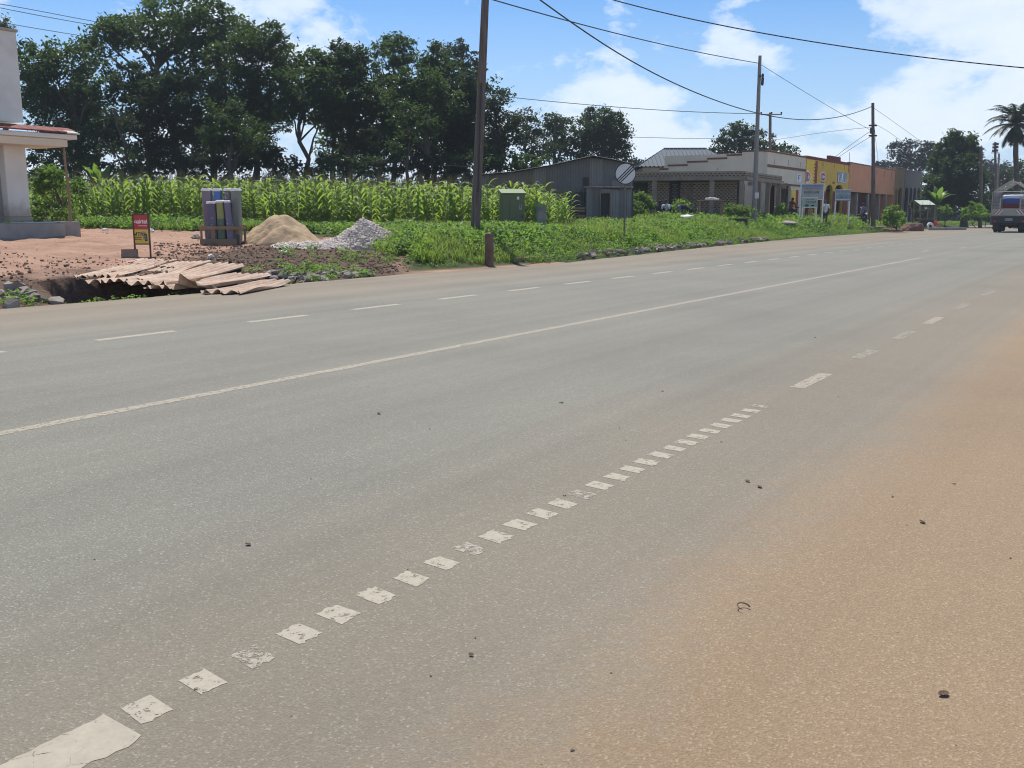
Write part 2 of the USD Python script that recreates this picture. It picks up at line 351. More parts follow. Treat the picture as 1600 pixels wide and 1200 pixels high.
def ground_z(x, y):
    x, y = np.asarray(x, float), np.asarray(y, float)
    s, t = st(x, y); e = t - tedge(s)
    p = np.stack([x, y, 0 * x], -1)
    nz = meshkit.fbm(p * .35, 3, 5) - .5
    zd = np.where(e < 9, .056 * e, .504 + .024 * (e - 9)) + nz * .10 + .05 * sm(e, .1, .8)
    zd = zd + (meshkit.fbm(p * 3.2, 3, 9) - .5) * .17 * sm(e, .6, 1.6)
    zg = .62 * sm(e, .2, 3.0) + .30 * sm(e, 6, 22) + nz * .25 * sm(e, 1, 4) + .22 * sm(s, 34, 46) * sm(e, 2.2, 4.0) * (1 - sm(e, 6.5, 9.0)) * (1 - sm(s, 78, 95)) - .35 * sm(s, 84, 100) * sm(e, .3, 4)
    w = sm(dirt_in(x, y), -1.0, .6)
    z = zg * (1 - w) + zd * w
    # the open drain beside the road, under the iron sheets
    dr = sm(s - .45 * e, _d0, _d0 + .35) * (1 - sm(s, _d1 + 2.2, _d1 + 3.2)) * sm(e, .10, .30) * (1 - sm(e, 2.35, 2.5))
    z = z * (1 - dr) + (-.62) * dr
    z = np.where(e <= 0.02, -.10, z)
    # the near side of the road
    z = np.where(t < -2.9, np.where(t < -3.1, .0, -.1) - .02 * np.minimum(np.maximum(-t - 3, 0), 5), z)
    return z
def gz(x, y): return float(ground_z(np.array([x]), np.array([y]))[0])
def on_ground(px, D):
    x, y = plan(px, D); return np.array([x, y, gz(x, y)])

def build_ground():
    xs = np.unique(np.concatenate([np.linspace(-900, -60, 15), np.linspace(-60, -16, 45), np.arange(-16, 7, .17), np.linspace(7, 80, 110), np.linspace(80, 900, 18)]))
    ys = np.unique(np.concatenate([np.linspace(-60, 10, 36), np.arange(10, 41, .17), np.linspace(41, 130, 120), np.linspace(130, 1500, 24)]))
    X, Y = np.meshgrid(xs, ys, indexing='ij')
    Z = ground_z(X, Y)
    v = np.stack([X, Y, Z], -1).reshape(-1, 3)
    ni, nj = X.shape; i, j = np.meshgrid(np.arange(ni - 1), np.arange(nj - 1), indexing='ij')
    f = np.stack([i * nj + j, (i + 1) * nj + j, (i + 1) * nj + j + 1, i * nj + j + 1], -1).reshape(-1, 4)
    s, t = st(v[:, 0], v[:, 1]); e = t - tedge(s)
    din = dirt_in(v[:, 0], v[:, 1]) + (meshkit.fbm(v * .9, 3, 2) - .5) * 2.2
    wd = sm(din, -.5, .4)
    # dark dug soil: from the sheets to the gravel, in front of the mattresses
    soil = Polygon([plan(*q) for q in ((235, 21.5), (310, 24.5), (400, 27.5), (520, 28), (640, 27), (640, 17), (300, 13), (250, 17))])
    ps = shapely.points(v[:, :2]); ds = shapely.distance(soil.exterior, ps); ds = np.where(shapely.contains(soil, ps), ds, -ds) + (meshkit.fbm(v * 1.1, 3, 4) - .5) * 2.0
    left = sm(4.2 - e + (meshkit.fbm(v * 1.2, 3, 14) - .5) * 3.0, 0, 1.2) * (s < _d1 + 3.2) * (e > 0)
    ws = np.clip(np.maximum(sm(ds, -.4, .5), left), 0, 1) * wd
    # red earth beside the road: the apron in front of the wooden post, the far yard, the near side
    apron = np.maximum(1 - sm(e, .25, .6), 0) * (s > 10) * (s < 24)
    yard = sm(s, 94, 104) * .6 * sm(e, 2, 6)
    col = np.stack([np.clip(np.maximum.reduce([wd, apron, yard, (t < -2.5) * 1.0]), 0, 1), ws, np.zeros(len(v))], -1)
    m = usdkit.mesh(stage, free('/World', 'ground'), (v, f), mat_ground, True)
    UsdGeom.PrimvarsAPI(m).CreatePrimvar('soil', T.Color3fArray, 'vertex').Set(Vt.Vec3fArray.FromNumpy(col.astype(np.float32)))
    keys(m.GetPrim(), 'red earth and green verge rising behind the road', kind='structure')
mat_ground = M('earth', {
    'g': ('geometry', {}), 'at': ('attribute', {'attribute': 'soil'}), 'sp': ('separate_color', {}),
    'n1': ('noise_texture', {'scale': .8, 'detail': 8.0, 'roughness': .65}), 'n2': ('noise_texture', {'scale': 9.0, 'detail': 7.0, 'roughness': .7}),
    'v': ('voronoi_texture', {'scale': 11.0, 'randomness': 1.0}),
    'red': ('rgb_ramp', {'ramp': [(0.3, (.28, .165, .112)), (0.5, (.37, .225, .155)), (0.72, (.44, .285, .205))]}),
    'soil': ('rgb_ramp', {'ramp': [(0.32, (.07, .044, .030)), (0.52, (.125, .08, .055)), (0.75, (.20, .135, .095))]}),
    'grs': ('rgb_ramp', {'ramp': [(0.3, (.03, .045, .015)), (0.7, (.075, .10, .03))]}),
    'a': ('mix', {'mix_type': 'mix'}), 'b': ('mix', {'mix_type': 'mix'}),
    'bm': ('bump', {'strength': .9, 'distance': .05}), 'p': ('principled_bsdf', {'roughness': .95, 'specular_ior_level': .2})},
    [('g.position', 'n1.vector'), ('g.position', 'n2.vector'), ('g.position', 'v.vector'), ('at.color', 'sp.color'), ('n1.fac', 'red.fac'), ('n2.fac', 'soil.fac'), ('n1.fac', 'grs.fac'),
     ('grs.color', 'a.color1'), ('red.color', 'a.color2'), ('sp.r', 'a.fac'), ('a.color', 'b.color1'), ('soil.color', 'b.color2'), ('sp.g', 'b.fac'), ('b.color', 'p.base_color'),
     ('n2.fac', 'bm.height'), ('bm.normal', 'p.normal')])
build_ground()

# asphalt: stone chips in worn grey binder, red dust driven in from the near shoulder
mat_asphalt = M('asphalt', {
    'g': ('geometry', {}),
    't': ('vector_math', {'math_type': 'dot_product', 'vector2': (RN[0], RN[1], 0)}),
    'nd': ('noise_texture', {'scale': .55, 'detail': 6.0, 'roughness': .6}),
    'nd2': ('noise_texture', {'scale': 6.0, 'detail': 5.0, 'roughness': .7}),
    'edge': ('map_range', {'range_type': 'smoothstep', 'from_min': 3.6, 'from_max': 1.8, 'to_min': 0.0, 'to_max': .32}), 'edge2': ('map_range', {'range_type': 'smoothstep', 'from_min': 1.6, 'from_max': .85, 'to_min': 0.0, 'to_max': .68}), 'es': ('math', {'math_type': 'add'}),
    'w1': ('math', {'math_type': 'multiply_add', 'value2': .9, 'value3': -.45}),
    'w2': ('math', {'math_type': 'multiply_add', 'value2': .7, 'value3': -.35}),
    'ta': ('math', {'math_type': 'add'}), 'tb': ('math', {'math_type': 'add'}),
    'far': ('map_range', {'range_type': 'smoothstep', 'from_min': 9.0, 'from_max': 13.8, 'to_min': 0.0, 'to_max': .5}),
    'dust': ('math', {'math_type': 'maximum'}),
    'vc': ('voronoi_texture', {'scale': 150.0, 'randomness': 1.0}),
    'vd': ('voronoi_texture', {'scale': 150.0, 'randomness': 1.0}),
    'vs': ('separate_color', {}),
    'chip': ('rgb_ramp', {'ramp': [(0.0, (.160, .153, .124)), (0.45, (.186, .175, .139)), (0.85, (.208, .196, .157)), (0.95, (.25, .24, .20)), (1, (.34, .325, .28))]}),
    'chipd': ('rgb_ramp', {'ramp': [(0.0, (.225, .155, .09)), (0.5, (.258, .18, .106)), (0.9, (.282, .203, .124)), (1, (.35, .27, .18))]}),
    'wear': ('noise_texture', {'scale': .23, 'detail': 5.0, 'roughness': .6}),
    'wr': ('rgb_ramp', {'ramp': [(0.3, (.86, .86, .86)), (0.5, (.99, .99, .98)), (0.72, (1.08, 1.07, 1.04))]}),
    
    'sn': ('noise_texture', {'dimensions': '1D', 'scale': 1.3, 'detail': 5.0, 'roughness': .6}),
    'sr': ('rgb_ramp', {'ramp': [(0.3, (.90, .90, .90)), (0.7, (1.07, 1.07, 1.07))]}),
    'm1': ('mix', {'mix_type': 'mix'}), 'm2': ('mix', {'mix_type': 'multiply', 'fac': 1.0}), 'm3': ('mix', {'mix_type': 'multiply', 'fac': 1.0}),
    'sub': ('math', {'math_type': 'multiply', 'value2': 1.0}),
    'nb': ('noise_texture', {'scale': 160.0, 'detail': 3.0}),
    'bh': ('math', {'math_type': 'add'}),
    'bm': ('bump', {'strength': .4, 'distance': .005}),
    'p': ('principled_bsdf', {'roughness': .8, 'specular_ior_level': .35})},
    [('g.position', 't.vector1'), ('g.position', 'nd.vector'), ('g.position', 'nd2.vector'), ('nd.fac', 'w1.value1'), ('nd2.fac', 'w2.value1'),
     ('t.value', 'ta.value1'), ('w1.result' if False else 'w1.value', 'ta.value2'), ('ta.value', 'tb.value1'), ('w2.value', 'tb.value2'),
     ('tb.value', 'edge.value'), ('tb.value', 'far.value'), ('tb.value', 'edge2.value'), ('edge.result', 'es.value1'), ('edge2.result', 'es.value2'), ('es.value', 'dust.value1'), ('far.result', 'dust.value2'),
     ('g.position', 'vc.vector'), ('g.position', 'vd.vector'), ('vc.color', 'vs.color'), ('vs.r', 'chip.fac'), ('vs.g', 'chipd.fac'),
     ('chip.color', 'm1.color1'), ('chipd.color', 'm1.color2'), ('dust.value', 'm1.fac'),
     ('g.position', 'wear.vector'), ('wear.fac', 'wr.fac'), ('t.value', 'sn.w'), ('sn.fac', 'sr.fac'),
     ('m1.color', 'm2.color1'), ('wr.color', 'm2.color2'), ('m2.color', 'm3.color1'), ('sr.color', 'm3.color2'), ('m3.color', 'p.base_color'),
     ('g.position', 'nb.vector'), ('nb.fac', 'bh.value1'), ('vd.distance', 'bh.value2'), ('bh.value', 'bm.height'), ('bm.normal', 'p.normal')])
def paintmat(name, col, lo, hi, sc=26.0, crack=0.0):
    return M(name, {'g': ('geometry', {}), 'n': ('noise_texture', {'scale': sc, 'detail': 9.0, 'roughness': .72}), 'f': ('noise_texture', {'scale': 170.0, 'detail': 3.0}),
        'v': ('voronoi_texture', {'feature': 'distance_to_edge', 'scale': 9.0}), 'vr': ('map_range', {'from_min': 0.0, 'from_max': .004, 'to_min': -crack, 'to_max': 0.0}),
        's': ('math', {'math_type': 'multiply_add', 'value2': .34}), 's2': ('math', {'math_type': 'add'}),
        'r': ('rgb_ramp', {'ramp': [(lo, (0, 0, 0)), (hi, (1, 1, 1))]}), 'cr': ('rgb_ramp', {'ramp': [(0.3, np.asarray(col) * .82), (0.7, np.asarray(col) * 1.08)]}),
        'p': ('principled_bsdf', {'roughness': .75})},
        [('g.position', 'n.vector'), ('g.position', 'f.vector'), ('g.position', 'v.vector'), ('v.distance', 'vr.value'), ('f.fac', 's.value1'), ('n.fac', 's.value3'), ('s.value', 's2.value1'), ('vr.result', 's2.value2'),
         ('s2.value', 'r.fac'), ('r.color', 'p.alpha'), ('n.fac', 'cr.fac'), ('cr.color', 'p.base_color')])
mat_line = paintmat('worn_line_paint', (.335, .29, .215), .555, .63)
mat_line_white = paintmat('white_dash_paint', (.37, .325, .245), .545, .605)
mat_line_bar = paintmat('bar_paint', (.37, .325, .245), .58, .64, 18.0, .08)
mat_line_faint = paintmat('faint_dash_paint', (.33, .295, .23), .61, .69)

def build_road():
    path = free('/World', 'road')
    x = UsdGeom.Xform.Define(stage, path)
    keys(x.GetPrim(), 'dusty grey tarmac road with worn pale markings', kind='structure')
    S = np.unique(np.concatenate([np.arange(-25, 60, .5), np.arange(60, 140, 1.0), np.linspace(140, 600, 30)]))
    te = tedge(S) + (meshkit.fbm(np.stack([S * 1.7, 0 * S, 0 * S], -1), 4, 3) - .5) * .22
    tn = np.full_like(S, -3.0)
    top1, top0 = np.array([xy(s, t) for s, t in zip(S, te)]), np.array([xy(s, t) for s, t in zip(S, tn)])
    n = len(S); z = lambda a, h: np.column_stack([a, np.full(len(a), h)])
    v = np.vstack([z(top0, 0), z(top1, 0), z(top1, -.25), z(top0, -.25)])
    k = np.arange(n - 1); q = lambda a, b: np.stack([a * n + k, a * n + k + 1, b * n + k + 1, b * n + k], -1)
    f = np.vstack([q(0, 1), q(1, 2), q(3, 0)])
    usdkit.mesh(stage, path + '/tarmac', (v, f), mat_asphalt)
    def strip(name, s0, s1, t, w, mat, h=.0013, lab=None, rag=.004, shear=0.0):
        m = max(8, int((s1 - s0) / .03) + 1); m = min(m, 260)
        ss = np.linspace(s0, s1, m); g = np.random.default_rng(int(abs(s0 * 977 + t * 31)) % 99991)
        a = np.array([xy(s + shear * w / 2 + g.normal() * rag * (i in (0, m - 1)), t - w / 2 + g.normal() * rag) for i, s in enumerate(ss)])
        b = np.array([xy(s - shear * w / 2 + g.normal() * rag * (i in (0, m - 1)), t + w / 2 + g.normal() * rag) for i, s in enumerate(ss)])
        v = np.vstack([z(a, h), z(b, h)]); k = np.arange(m - 1)
        f = np.stack([k, k + 1, m + k + 1, m + k], -1)
        pm = usdkit.mesh(stage, free(path, name), (v, f), mat)
        keys(pm.GetPrim(), lab)
    sc = lambda px, py: st(*Gz(px, py)[:2])
    # centre line
    tc = np.mean([sc(*q)[1] for q in ((400, 605), (800, 521), (1100, 468))])
    strip('centre_line', -8, sc(1440, 403)[0], tc, .115, mat_line, lab='worn cream centre line')
    # near edge line: a long bar, a run of blocks, then short dashes
    tn_ = np.mean([sc(*q)[1] for q in ((525, 958), (770, 838), (1011, 722), (1190, 637))])
    blocks = [(225, 1107), (313, 1063), (390, 1023), (463, 988), (525, 958), (586, 930), (637, 903), (687, 879), (732, 857), (771, 838), (808, 819), (843, 802), (876, 787), (907, 772), (936, 758), (962, 745), (987, 733), (1011, 722), (1034, 711), (1056, 701), (1077, 692), (1097, 683), (1115, 674), (1134, 666), (1151, 658), (1168, 651), (1183, 643), (1198, 636)]
    sb = np.array([sc(*q)[0] for q in blocks])
    pf = np.polyfit(np.arange(len(sb)), sb, 1)
    print('block pitch', pf, 'tn', tn_, 'tc', tc, np.round(np.diff(sb), 3))
    for i, q in enumerate(blocks):
        strip('edge_block', sb[i] - .05, sb[i] + .05, tn_, .125, mat_line_white if i not in (2, 8, 13, 27) else mat_line_faint, rag=.0045, shear=-.15)
    strip('edge_bar', sb[0] - 2.3, sb[0] - .085, tn_ - .02, .19, mat_line_bar, rag=.006, lab='long pale bar of the near edge line')
    for (a, b, mt) in (((1246, 606), (1306, 585), mat_line), ((1340, 560), (1377, 548), mat_line_faint), ((1407, 530), (1436, 518), mat_line_faint), ((1452, 506), (1478, 496), mat_line), ((1500, 484), (1522, 475), mat_line_faint), ((1545, 462), (1560, 455), mat_line_faint)):
        strip('edge_dash', sc(*a)[0], sc(*b)[0], tn_, .12, mt)
    # far edge line: dashes of a metre
    tf = np.mean([sc(*q)[1] for q in ((200, 524), (424, 497), (722, 464), (910, 442), (1097, 419), (1218, 404))])
    s0 = [sc(*q)[0] for q in ((134, 530), (374, 502), (555, 484), (692, 468), (803, 455), (891, 444.5), (966, 435.5))]
    pitch = np.mean(np.diff(s0)); ln = sc(270, 517)[0] - s0[0]
    print('dash pitch', pitch, np.diff(s0), 'len', ln, 'tf', tf)
    for i in range(-3, 24):
        a = s0[0] + i * pitch if i < 0 or i >= len(s0) else s0[i]
        if i >= len(s0): a = s0[-1] + (i - len(s0) + 1) * pitch
        strip('lane_dash', a, a + ln, tf, .135, mat_line_white if i < 14 else mat_line)
    # a far second line past the junction
    for a, b in (((1440, 393), (1455, 392)), ((1500, 388), (1518, 387)),):
        strip('lane_dash', sc(*a)[0], sc(*a)[0] + 1.4, sc(*a)[1], .12, mat_line)
    return tn_, tc, tf
TN, TC, TF = build_road()
# ------------------------------------------------------------------ buildings
def on_line(px, t):
    """Where the sight line of column px meets the line t metres beside the road: (s, depth)."""
    rx = (px - 800) / F * 1.0
    r = ray(px, 300); lam = t / (r[0] * RN[0] + r[1] * RN[1])
    p = r[:2] * lam; return st(*p)[0], p[1]
def zl(px, py, t): return P(px, py, on_line(px, t)[1])[2]
GB = .45                                   # ground beside the shops
def arch_wall(length, height, openings, z0=0.0):
    """Wall outline with arched (x0, x1, spring, rise) openings that reach the ground."""
    w = sbox(0, z0, length, height)
    for x0, x1, spring, rise in openings:
        n = 9; a = np.linspace(math.pi, 0, n)
        arc = [((x0 + x1) / 2 + (x1 - x0) / 2 * math.cos(k), spring + rise * math.sin(k)) for k in a] if rise > 0 else [(x0, spring), (x1, spring)]
        w = w.difference(Polygon([(x0, -1)] + arc + [(x1, -1)]))
    return w
def shop(name, label, px0, px1, t, ztop0, mats, floor_h, openings, depth=8.0, slots=(), slot_mat=None, trims=(), doors=(), veranda=2.2, door_mat=None, inner=None, cap=.12, cap_mat=None):
    """A street-side shop: a tall parapet over an arcade, the shop wall with its doors set back behind it."""
    s0, _ = on_line(px0, t); s1, _ = on_line(px1, t); L = s1 - s0
    b = xy(s0, t); th = Thing(name, label, 'shop', (b[0], b[1], GB), RANG)
    X = lambda px: on_line(px, t)[0] - s0
    Z = lambda px, py: zl(px, py, t) - GB
    H = ztop0 - GB
    ops = [(X(a), X(b_), Z((a + b_) / 2, sy), rise) for a, b_, sy, rise in openings]
    th.part('front_wall', upright(arch_wall(L, H, ops, -.4), .22, 0), mats[0])
    th.part('rear_wall', bx(.02, L - .02, depth - .2, depth, -.4, H - 1.4), mats[0])
    for k, xx in enumerate((0.0, L - .2)):
        th.part('side_wall', bx(xx + (.01 if k else 0), xx + .2, .23, depth - .21, -.4, H - .05), mats[0])
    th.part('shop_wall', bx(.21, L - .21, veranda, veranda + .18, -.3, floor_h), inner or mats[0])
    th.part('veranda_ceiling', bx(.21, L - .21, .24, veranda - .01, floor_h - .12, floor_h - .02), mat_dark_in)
    th.part('veranda_floor', bx(.0, L, -.25, veranda - .02, -.4, .12, .02), mat_concrete)
    r0 = H - .7; th.part('roof', cat(rotx(bx(-0.0, L, 0, depth - .6, 0, .05), -5)) if False else (lambda m: moved(rotx(m, -6), (.0, .26, r0)))(bx(.22, L - .22, 0, depth - .5, 0, .04)), mat_sheet_rust)
    th.part('coping', bx(-.03, L + .03, -.06, .29, H + .002, H + cap, .02), cap_mat or mat_trim_brown)
    for a, b_, y0, y1, mt in trims:
        th.part('trim', bx(X(a), X(b_), -.05, -.002, min(Z(a, y1), Z(b_, y1)) if False else Z((a + b_) / 2, y1), Z((a + b_) / 2, y0)), mt)
    for px, y0, y1 in slots:
        th.part('vent_slot', bx(X(px) - .05, X(px) + .05, -.012, -.003, Z(px, y1), Z(px, y0)), slot_mat or mat_trim_brown)
    for a, b_, hh, mt in doors:
        xa, xb = X(a), X(b_); d = th.part('door', bx(xa, xb, veranda - .06, veranda - .003, .13, hh, .01), mt)
        n = max(2, int((xb - xa) / .35))
        for i in range(1, n): th.part('door_rib', bx(xa + (xb - xa) * i / n - .02, xa + (xb - xa) * i / n + .02, veranda - .085, veranda - .061, .16, hh - .03), mt, parent=d)
    return th, X, Z, L, H

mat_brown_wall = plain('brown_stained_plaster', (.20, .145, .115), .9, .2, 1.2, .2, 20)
# --- the cream shop with the stepped parapet on its end wall
TW = 22.6
ztopW = zl(1197, 237, TW)
shopW, X, Z, L, H = shop('cream_shop', 'cream shop with stepped parapet on its end wall and brown bands', 1197, 1257, TW, ztopW, (mat_white_shop,), 3.1,
    [(1199, 1215, 298, .55), (1219, 1236, 298, .55), (1251.5, 1255.5, 297, .4)], slots=((1208, 249, 257), (1229.5, 250, 259), (1248.5, 253, 261)), slot_mat=mat_concrete,
    trims=((1197.2, 1256.8, 260.5, 264.5, mat_trim_brown), (1197.2, 1256.8, 287, 290, mat_trim_brown)),
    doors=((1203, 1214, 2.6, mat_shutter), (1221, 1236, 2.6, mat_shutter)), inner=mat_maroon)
# painted piers of the arcade
for a, b_, mt in ((1215.2, 1218.8, mat_red), (1236.2, 1243, mat_yellow_bright), (1243.1, 1247, mat_red), (1247.1, 1251.2, mat_white_shop)):
    shopW.part('pier_face', bx(X(a), X(b_), -.035, -.003, -.3, Z((a + b_) / 2, 297)), mt)
# end wall in steps, brown coping on each
endD = on_line(1197, TW)[1]
steps = [(1030, 1043, 265.5), (1043, 1073, 259.6), (1073, 1104, 254), (1104, 1134, 249), (1134, 1157, 243.5), (1157, 1197, 237)]
def back_off(px):                          # local y on the end wall (which runs back from the street corner) at column px
    c = np.array(xy(on_line(1197, TW)[0], TW)); r = ray(px, 300)[:2]
    A = np.stack([r, -RN], 1); lam, y = np.linalg.solve(A, c); return y, (r * lam)[1]
for a, b_, yy in steps:
    ya, Da = back_off(a); yb, Db = back_off(b_); zt = P((a + b_) / 2, yy, (Da + Db) / 2)[2] - GB
    shopW.part('parapet_step', bx(-.02, .18, max(yb, .23), ya, min(zt - .4, 3.0), zt), mat_white_shop)
    shopW.part('parapet_coping', bx(-.07, .23, max(yb, .23) - .02, ya + .02, zt + .002, zt + .12), mat_trim_brown)
shopW.part('wall_notice', bx(X(1243.5), X(1250.5), -.03, -.003, Z(1247, 284.5), Z(1247, 272), .004), mat_white)
shopW.part('notice_mark', cat(bx(X(1245.2), X(1246.2), -.036, -.031, Z(1247, 282.5), Z(1247, 273.6)), bx(X(1246.3), X(1249), -.036, -.031, Z(1247, 275.2), Z(1247, 273.6)), bx(X(1246.3), X(1248), -.036, -.031, Z(1247, 278.8), Z(1247, 277.4))), mat_sign_blue)

# --- yellow shop
shopY, X, Z, L, H = shop('yellow_shop', 'bright yellow shop with dark red trim and round red emblem', 1257.6, 1325, TW, zl(1290, 252.8, TW), (mat_yellow,), 3.1,
    [(1259.5, 1270, 298, .5), (1275.5, 1287, 298, .5), (1290.5, 1301, 298, .5), (1304.5, 1317, 298, .5)], slots=((1283.5, 253.5, 261), (1301, 255.5, 263), (1317, 257.5, 264.5)), slot_mat=mat_red,
    trims=((1271.5, 1274.5, 251.8, 296, mat_red),), doors=((1263, 1273, 2.6, mat_maroon), (1279, 1290, 2.5, mat_shutter_brown), (1294, 1304, 2.6, mat_maroon), (1308, 1319, 2.5, mat_shutter_brown)), inner=mat_maroon, cap=.22, cap_mat=mat_maroon)
shopY.part('parapet_block', bx(X(1293.5), X(1310.5), -.02, .26, H + .225, H + .55, .02), mat_maroon)
shopY.part('bright_panel', bx(.02, X(1271.3), -.02, -.003, Z(1264, 288), H - .05), mat_yellow_bright)
for q in ((1269, 1275), (1269, 1275)): pass
for yy in (256, 261, 266, 271, 276, 281, 286): shopY.part('quoin', bx(X(1269.6), X(1271.4), -.045, -.021, Z(1270, yy + 1.8), Z(1270, yy)), mat_red)
for a, b_ in ((1270.2, 1273), (1287.2, 1290.3), (1301.2, 1304.3), (1317.2, 1324.6)):
    shopY.part('pier_face', bx(X(a), X(b_), -.035, -.003, -.3, Z((a + b_) / 2, 299)), mat_maroon)
# arrow-shaped sign cut off at the shop's corner
zc = Z(1261, 276.5)
arrow = Polygon([(.02, zc + .5), (.7, zc + .44), (X(1266.8), zc), (.7, zc - .44), (.02, zc - .5)])
arrow2 = Polygon([(.03, zc + .38), (.66, zc + .33), (X(1265.2), zc), (.66, zc - .33), (.03, zc - .38)])
shopY.part('arrow_sign', upright(arrow, .025, -.05), mat_white); shopY.part('arrow_field', upright(arrow2, .012, -.064), mat_sign_red)
shopY.part('arrow_lettering', facing_text('in', .34, .72, -.066, zc - .16, True, squeeze=2.0), mat_white)
xc, zc = X(1284, ), Z(1284, 276.3)
oval = lambda r: affinity.scale(shapely.Point(xc, zc).buffer(r, 24), 2.15, 1)
shopY.part('round_sign', upright(oval(.40), .03, -.036), mat_white); shopY.part('round_field', upright(oval(.32), .012, -.049), mat_sign_red)
shopY.part('round_lettering', facing_text('zain', .24, xc, -.05, zc - .10, True, squeeze=1.7), mat_white)
shopY.part('wall_lettering', facing_text('AIRTIME', .16, xc, -.003, Z(1284, 285.6), True), mat_trim_brown)
shopY.part('wall_lettering', facing_text('MONEY', .16, X(1302), -.003, Z(1302, 287), True), mat_trim_brown)
shopY.part('wall_lettering', facing_text('airtime', .14, X(1261), -.023, Z(1262, 284.8), True, squeeze=.8), mat_trim_brown)
shopY.part('blue_panel', bx(X(1307), X(1321), -.04, -.003, Z(1314, 286), Z(1314, 269.5), .006), mat_sign_lightblue)
shopY.part('panel_border', cat(bx(X(1308), X(1309), -.046, -.041, Z(1314, 284.8), Z(1314, 274)), bx(X(1309.2), X(1319.5), -.046, -.041, Z(1314, 284.8), Z(1314, 284)), bx(X(1319.6), X(1320.3), -.046, -.041, Z(1314, 284.8), Z(1314, 279))), mat_white)
bt = Polygon([(X(1313.0), Z(1314, 280.5)), (X(1313.0), Z(1314, 275)), (X(1313.4), Z(1314, 273.6)), (X(1312.8), Z(1314, 271.2)), (X(1315.8), Z(1314, 271.2)), (X(1315.2), Z(1314, 273.6)), (X(1314.9), Z(1314, 280.5))])
shopY.part('panel_figure', upright(bt, .006, -.047), mat_white)
shopY.part('panel_lettering', facing_text('MILK', .22, X(1313.8), -.041, Z(1314, 283.2), True, squeeze=1.3), mat_white)
shopY.part('wall_poster', bx(X(1289.0), X(1290.6), -.045, -.036, 1.0, 1.9), mat_concrete_pale)
shopY.part('painted_board', bx(X(1258.5), X(1266), -.3, -.26, .2, 1.3, .004), mat_ochre)

# --- orange shop and the two smaller shops past it
shopO, X, Z, L, H = shop('orange_shop', 'plain orange shop with tall blank parapet over a dark veranda', 1325.6, 1397, TW, zl(1360, 260.6, TW), (mat_orange,), 3.15,
    [(1327, 1396.3, 302, 0)], slots=((1367.5, 266, 273), (1379.5, 267.5, 275), (1391, 269, 277)), slot_mat=mat_trim_brown,
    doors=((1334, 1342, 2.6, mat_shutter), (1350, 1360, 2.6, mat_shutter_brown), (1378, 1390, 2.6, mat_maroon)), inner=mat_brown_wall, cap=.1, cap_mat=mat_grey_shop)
for px in (1341, 1358.5, 1376, 1386.5): shopO.part('veranda_post', bx(X(px) - .16, X(px) + .16, .03, .2, -.3, Z(px, 302.3)), mat_concrete)
shopO.part('faded_panel', bx(X(1361), L - .02, -.02, -.003, Z(1380, 301), H - .04), mat_orange_pale) if False else None
shopB, X, Z, L, H = shop('ochre_shop', 'narrow ochre brown shop between the orange and grey shops', 1397.6, 1412, TW, zl(1405, 263.5, TW), (mat_ochre,), 3.0,
    [(1399.5, 1402.3, 300, .4), (1404, 1409.5, 300, .5)], doors=((1404, 1411, 2.4, mat_shutter),), inner=mat_concrete, cap_mat=mat_grey_shop)
shopG, X, Z, L, H = shop('grey_shop', 'unpainted grey arcaded shop at the far end of the row', 1412.6, 1440, TW, zl(1426, 268.5, TW), (mat_grey_shop,), 3.0,
    [(1414, 1419.5, 300, .5), (1421.5, 1425.5, 300, .5), (1427.5, 1431.5, 300, .5), (1433.5, 1438, 300, .5)], doors=((1416, 1421, 2.4, mat_shutter),), inner=mat_grey_shop, cap_mat=mat_grey_shop)

# --- unfinished block building at the corner
C0, C1 = plan(978, 61.5), plan(1162, 60.0); C2 = plan(1221, 68.0)
zt = P(1162, 266.5, 60)[2] - GB; zb = P(1162, 275.6, 60)[2] - GB; zbb = P(1162, 281.5, 60)[2] - GB
u = (C1 - C0) / np.linalg.norm(C1 - C0); LU = np.linalg.norm(C1 - C0); angU = math.degrees(math.atan2(u[1], u[0]))
bb = Thing('unfinished_block_shop', 'roofless tan block building on concrete posts behind the second pole', 'building', (C0[0], C0[1], GB), angU)
def blockwork(L, z0, z1, seed=0, bw=.25, bh=.118, holes=()):
    """Courses of separate blocks with open, shadowed joints; a block facing -y, joined into one."""
    g = np.random.default_rng(seed); out = []; r = 0; z = z0
    while z + bh <= z1 + .02:
        x = -(bw / 2 if r % 2 else 0) ; h = bh - .052
        while x < L:
            a, b_ = max(x + g.uniform(0, .02), 0), min(x + bw - .075 - g.uniform(0, .04), L)
            if b_ - a > .05 and not any(h0 < (a + b_) / 2 < h1 and k0 < z < k1 for h0, h1, k0, k1 in holes):
                dy = g.uniform(-.012, .012)
                out.append(bx(a, b_, dy - .012, .05, z, z + h))
            x += bw
        z += bh; r += 1
    return cat(*out)
def U(px): # distance along the end face at column px
    r = ray(px, 300)[:2]; A = np.stack([r, -u], 1); return np.linalg.solve(A, C0)[1]
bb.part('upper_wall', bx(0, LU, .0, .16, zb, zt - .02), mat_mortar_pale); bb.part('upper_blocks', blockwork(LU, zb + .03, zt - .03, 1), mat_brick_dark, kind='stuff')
bb.part('ring_beam', bx(-.05, LU + .06, -.10, .2, zbb, zb - .003, .02), mat_brown_concrete)
for px in (1022.5, 1112, 1158.5):
    x = U(px); bb.part('post', bx(x - .15, x + .15, -.09, .19, -.5, zbb - .003, .02), mat_brown_concrete)
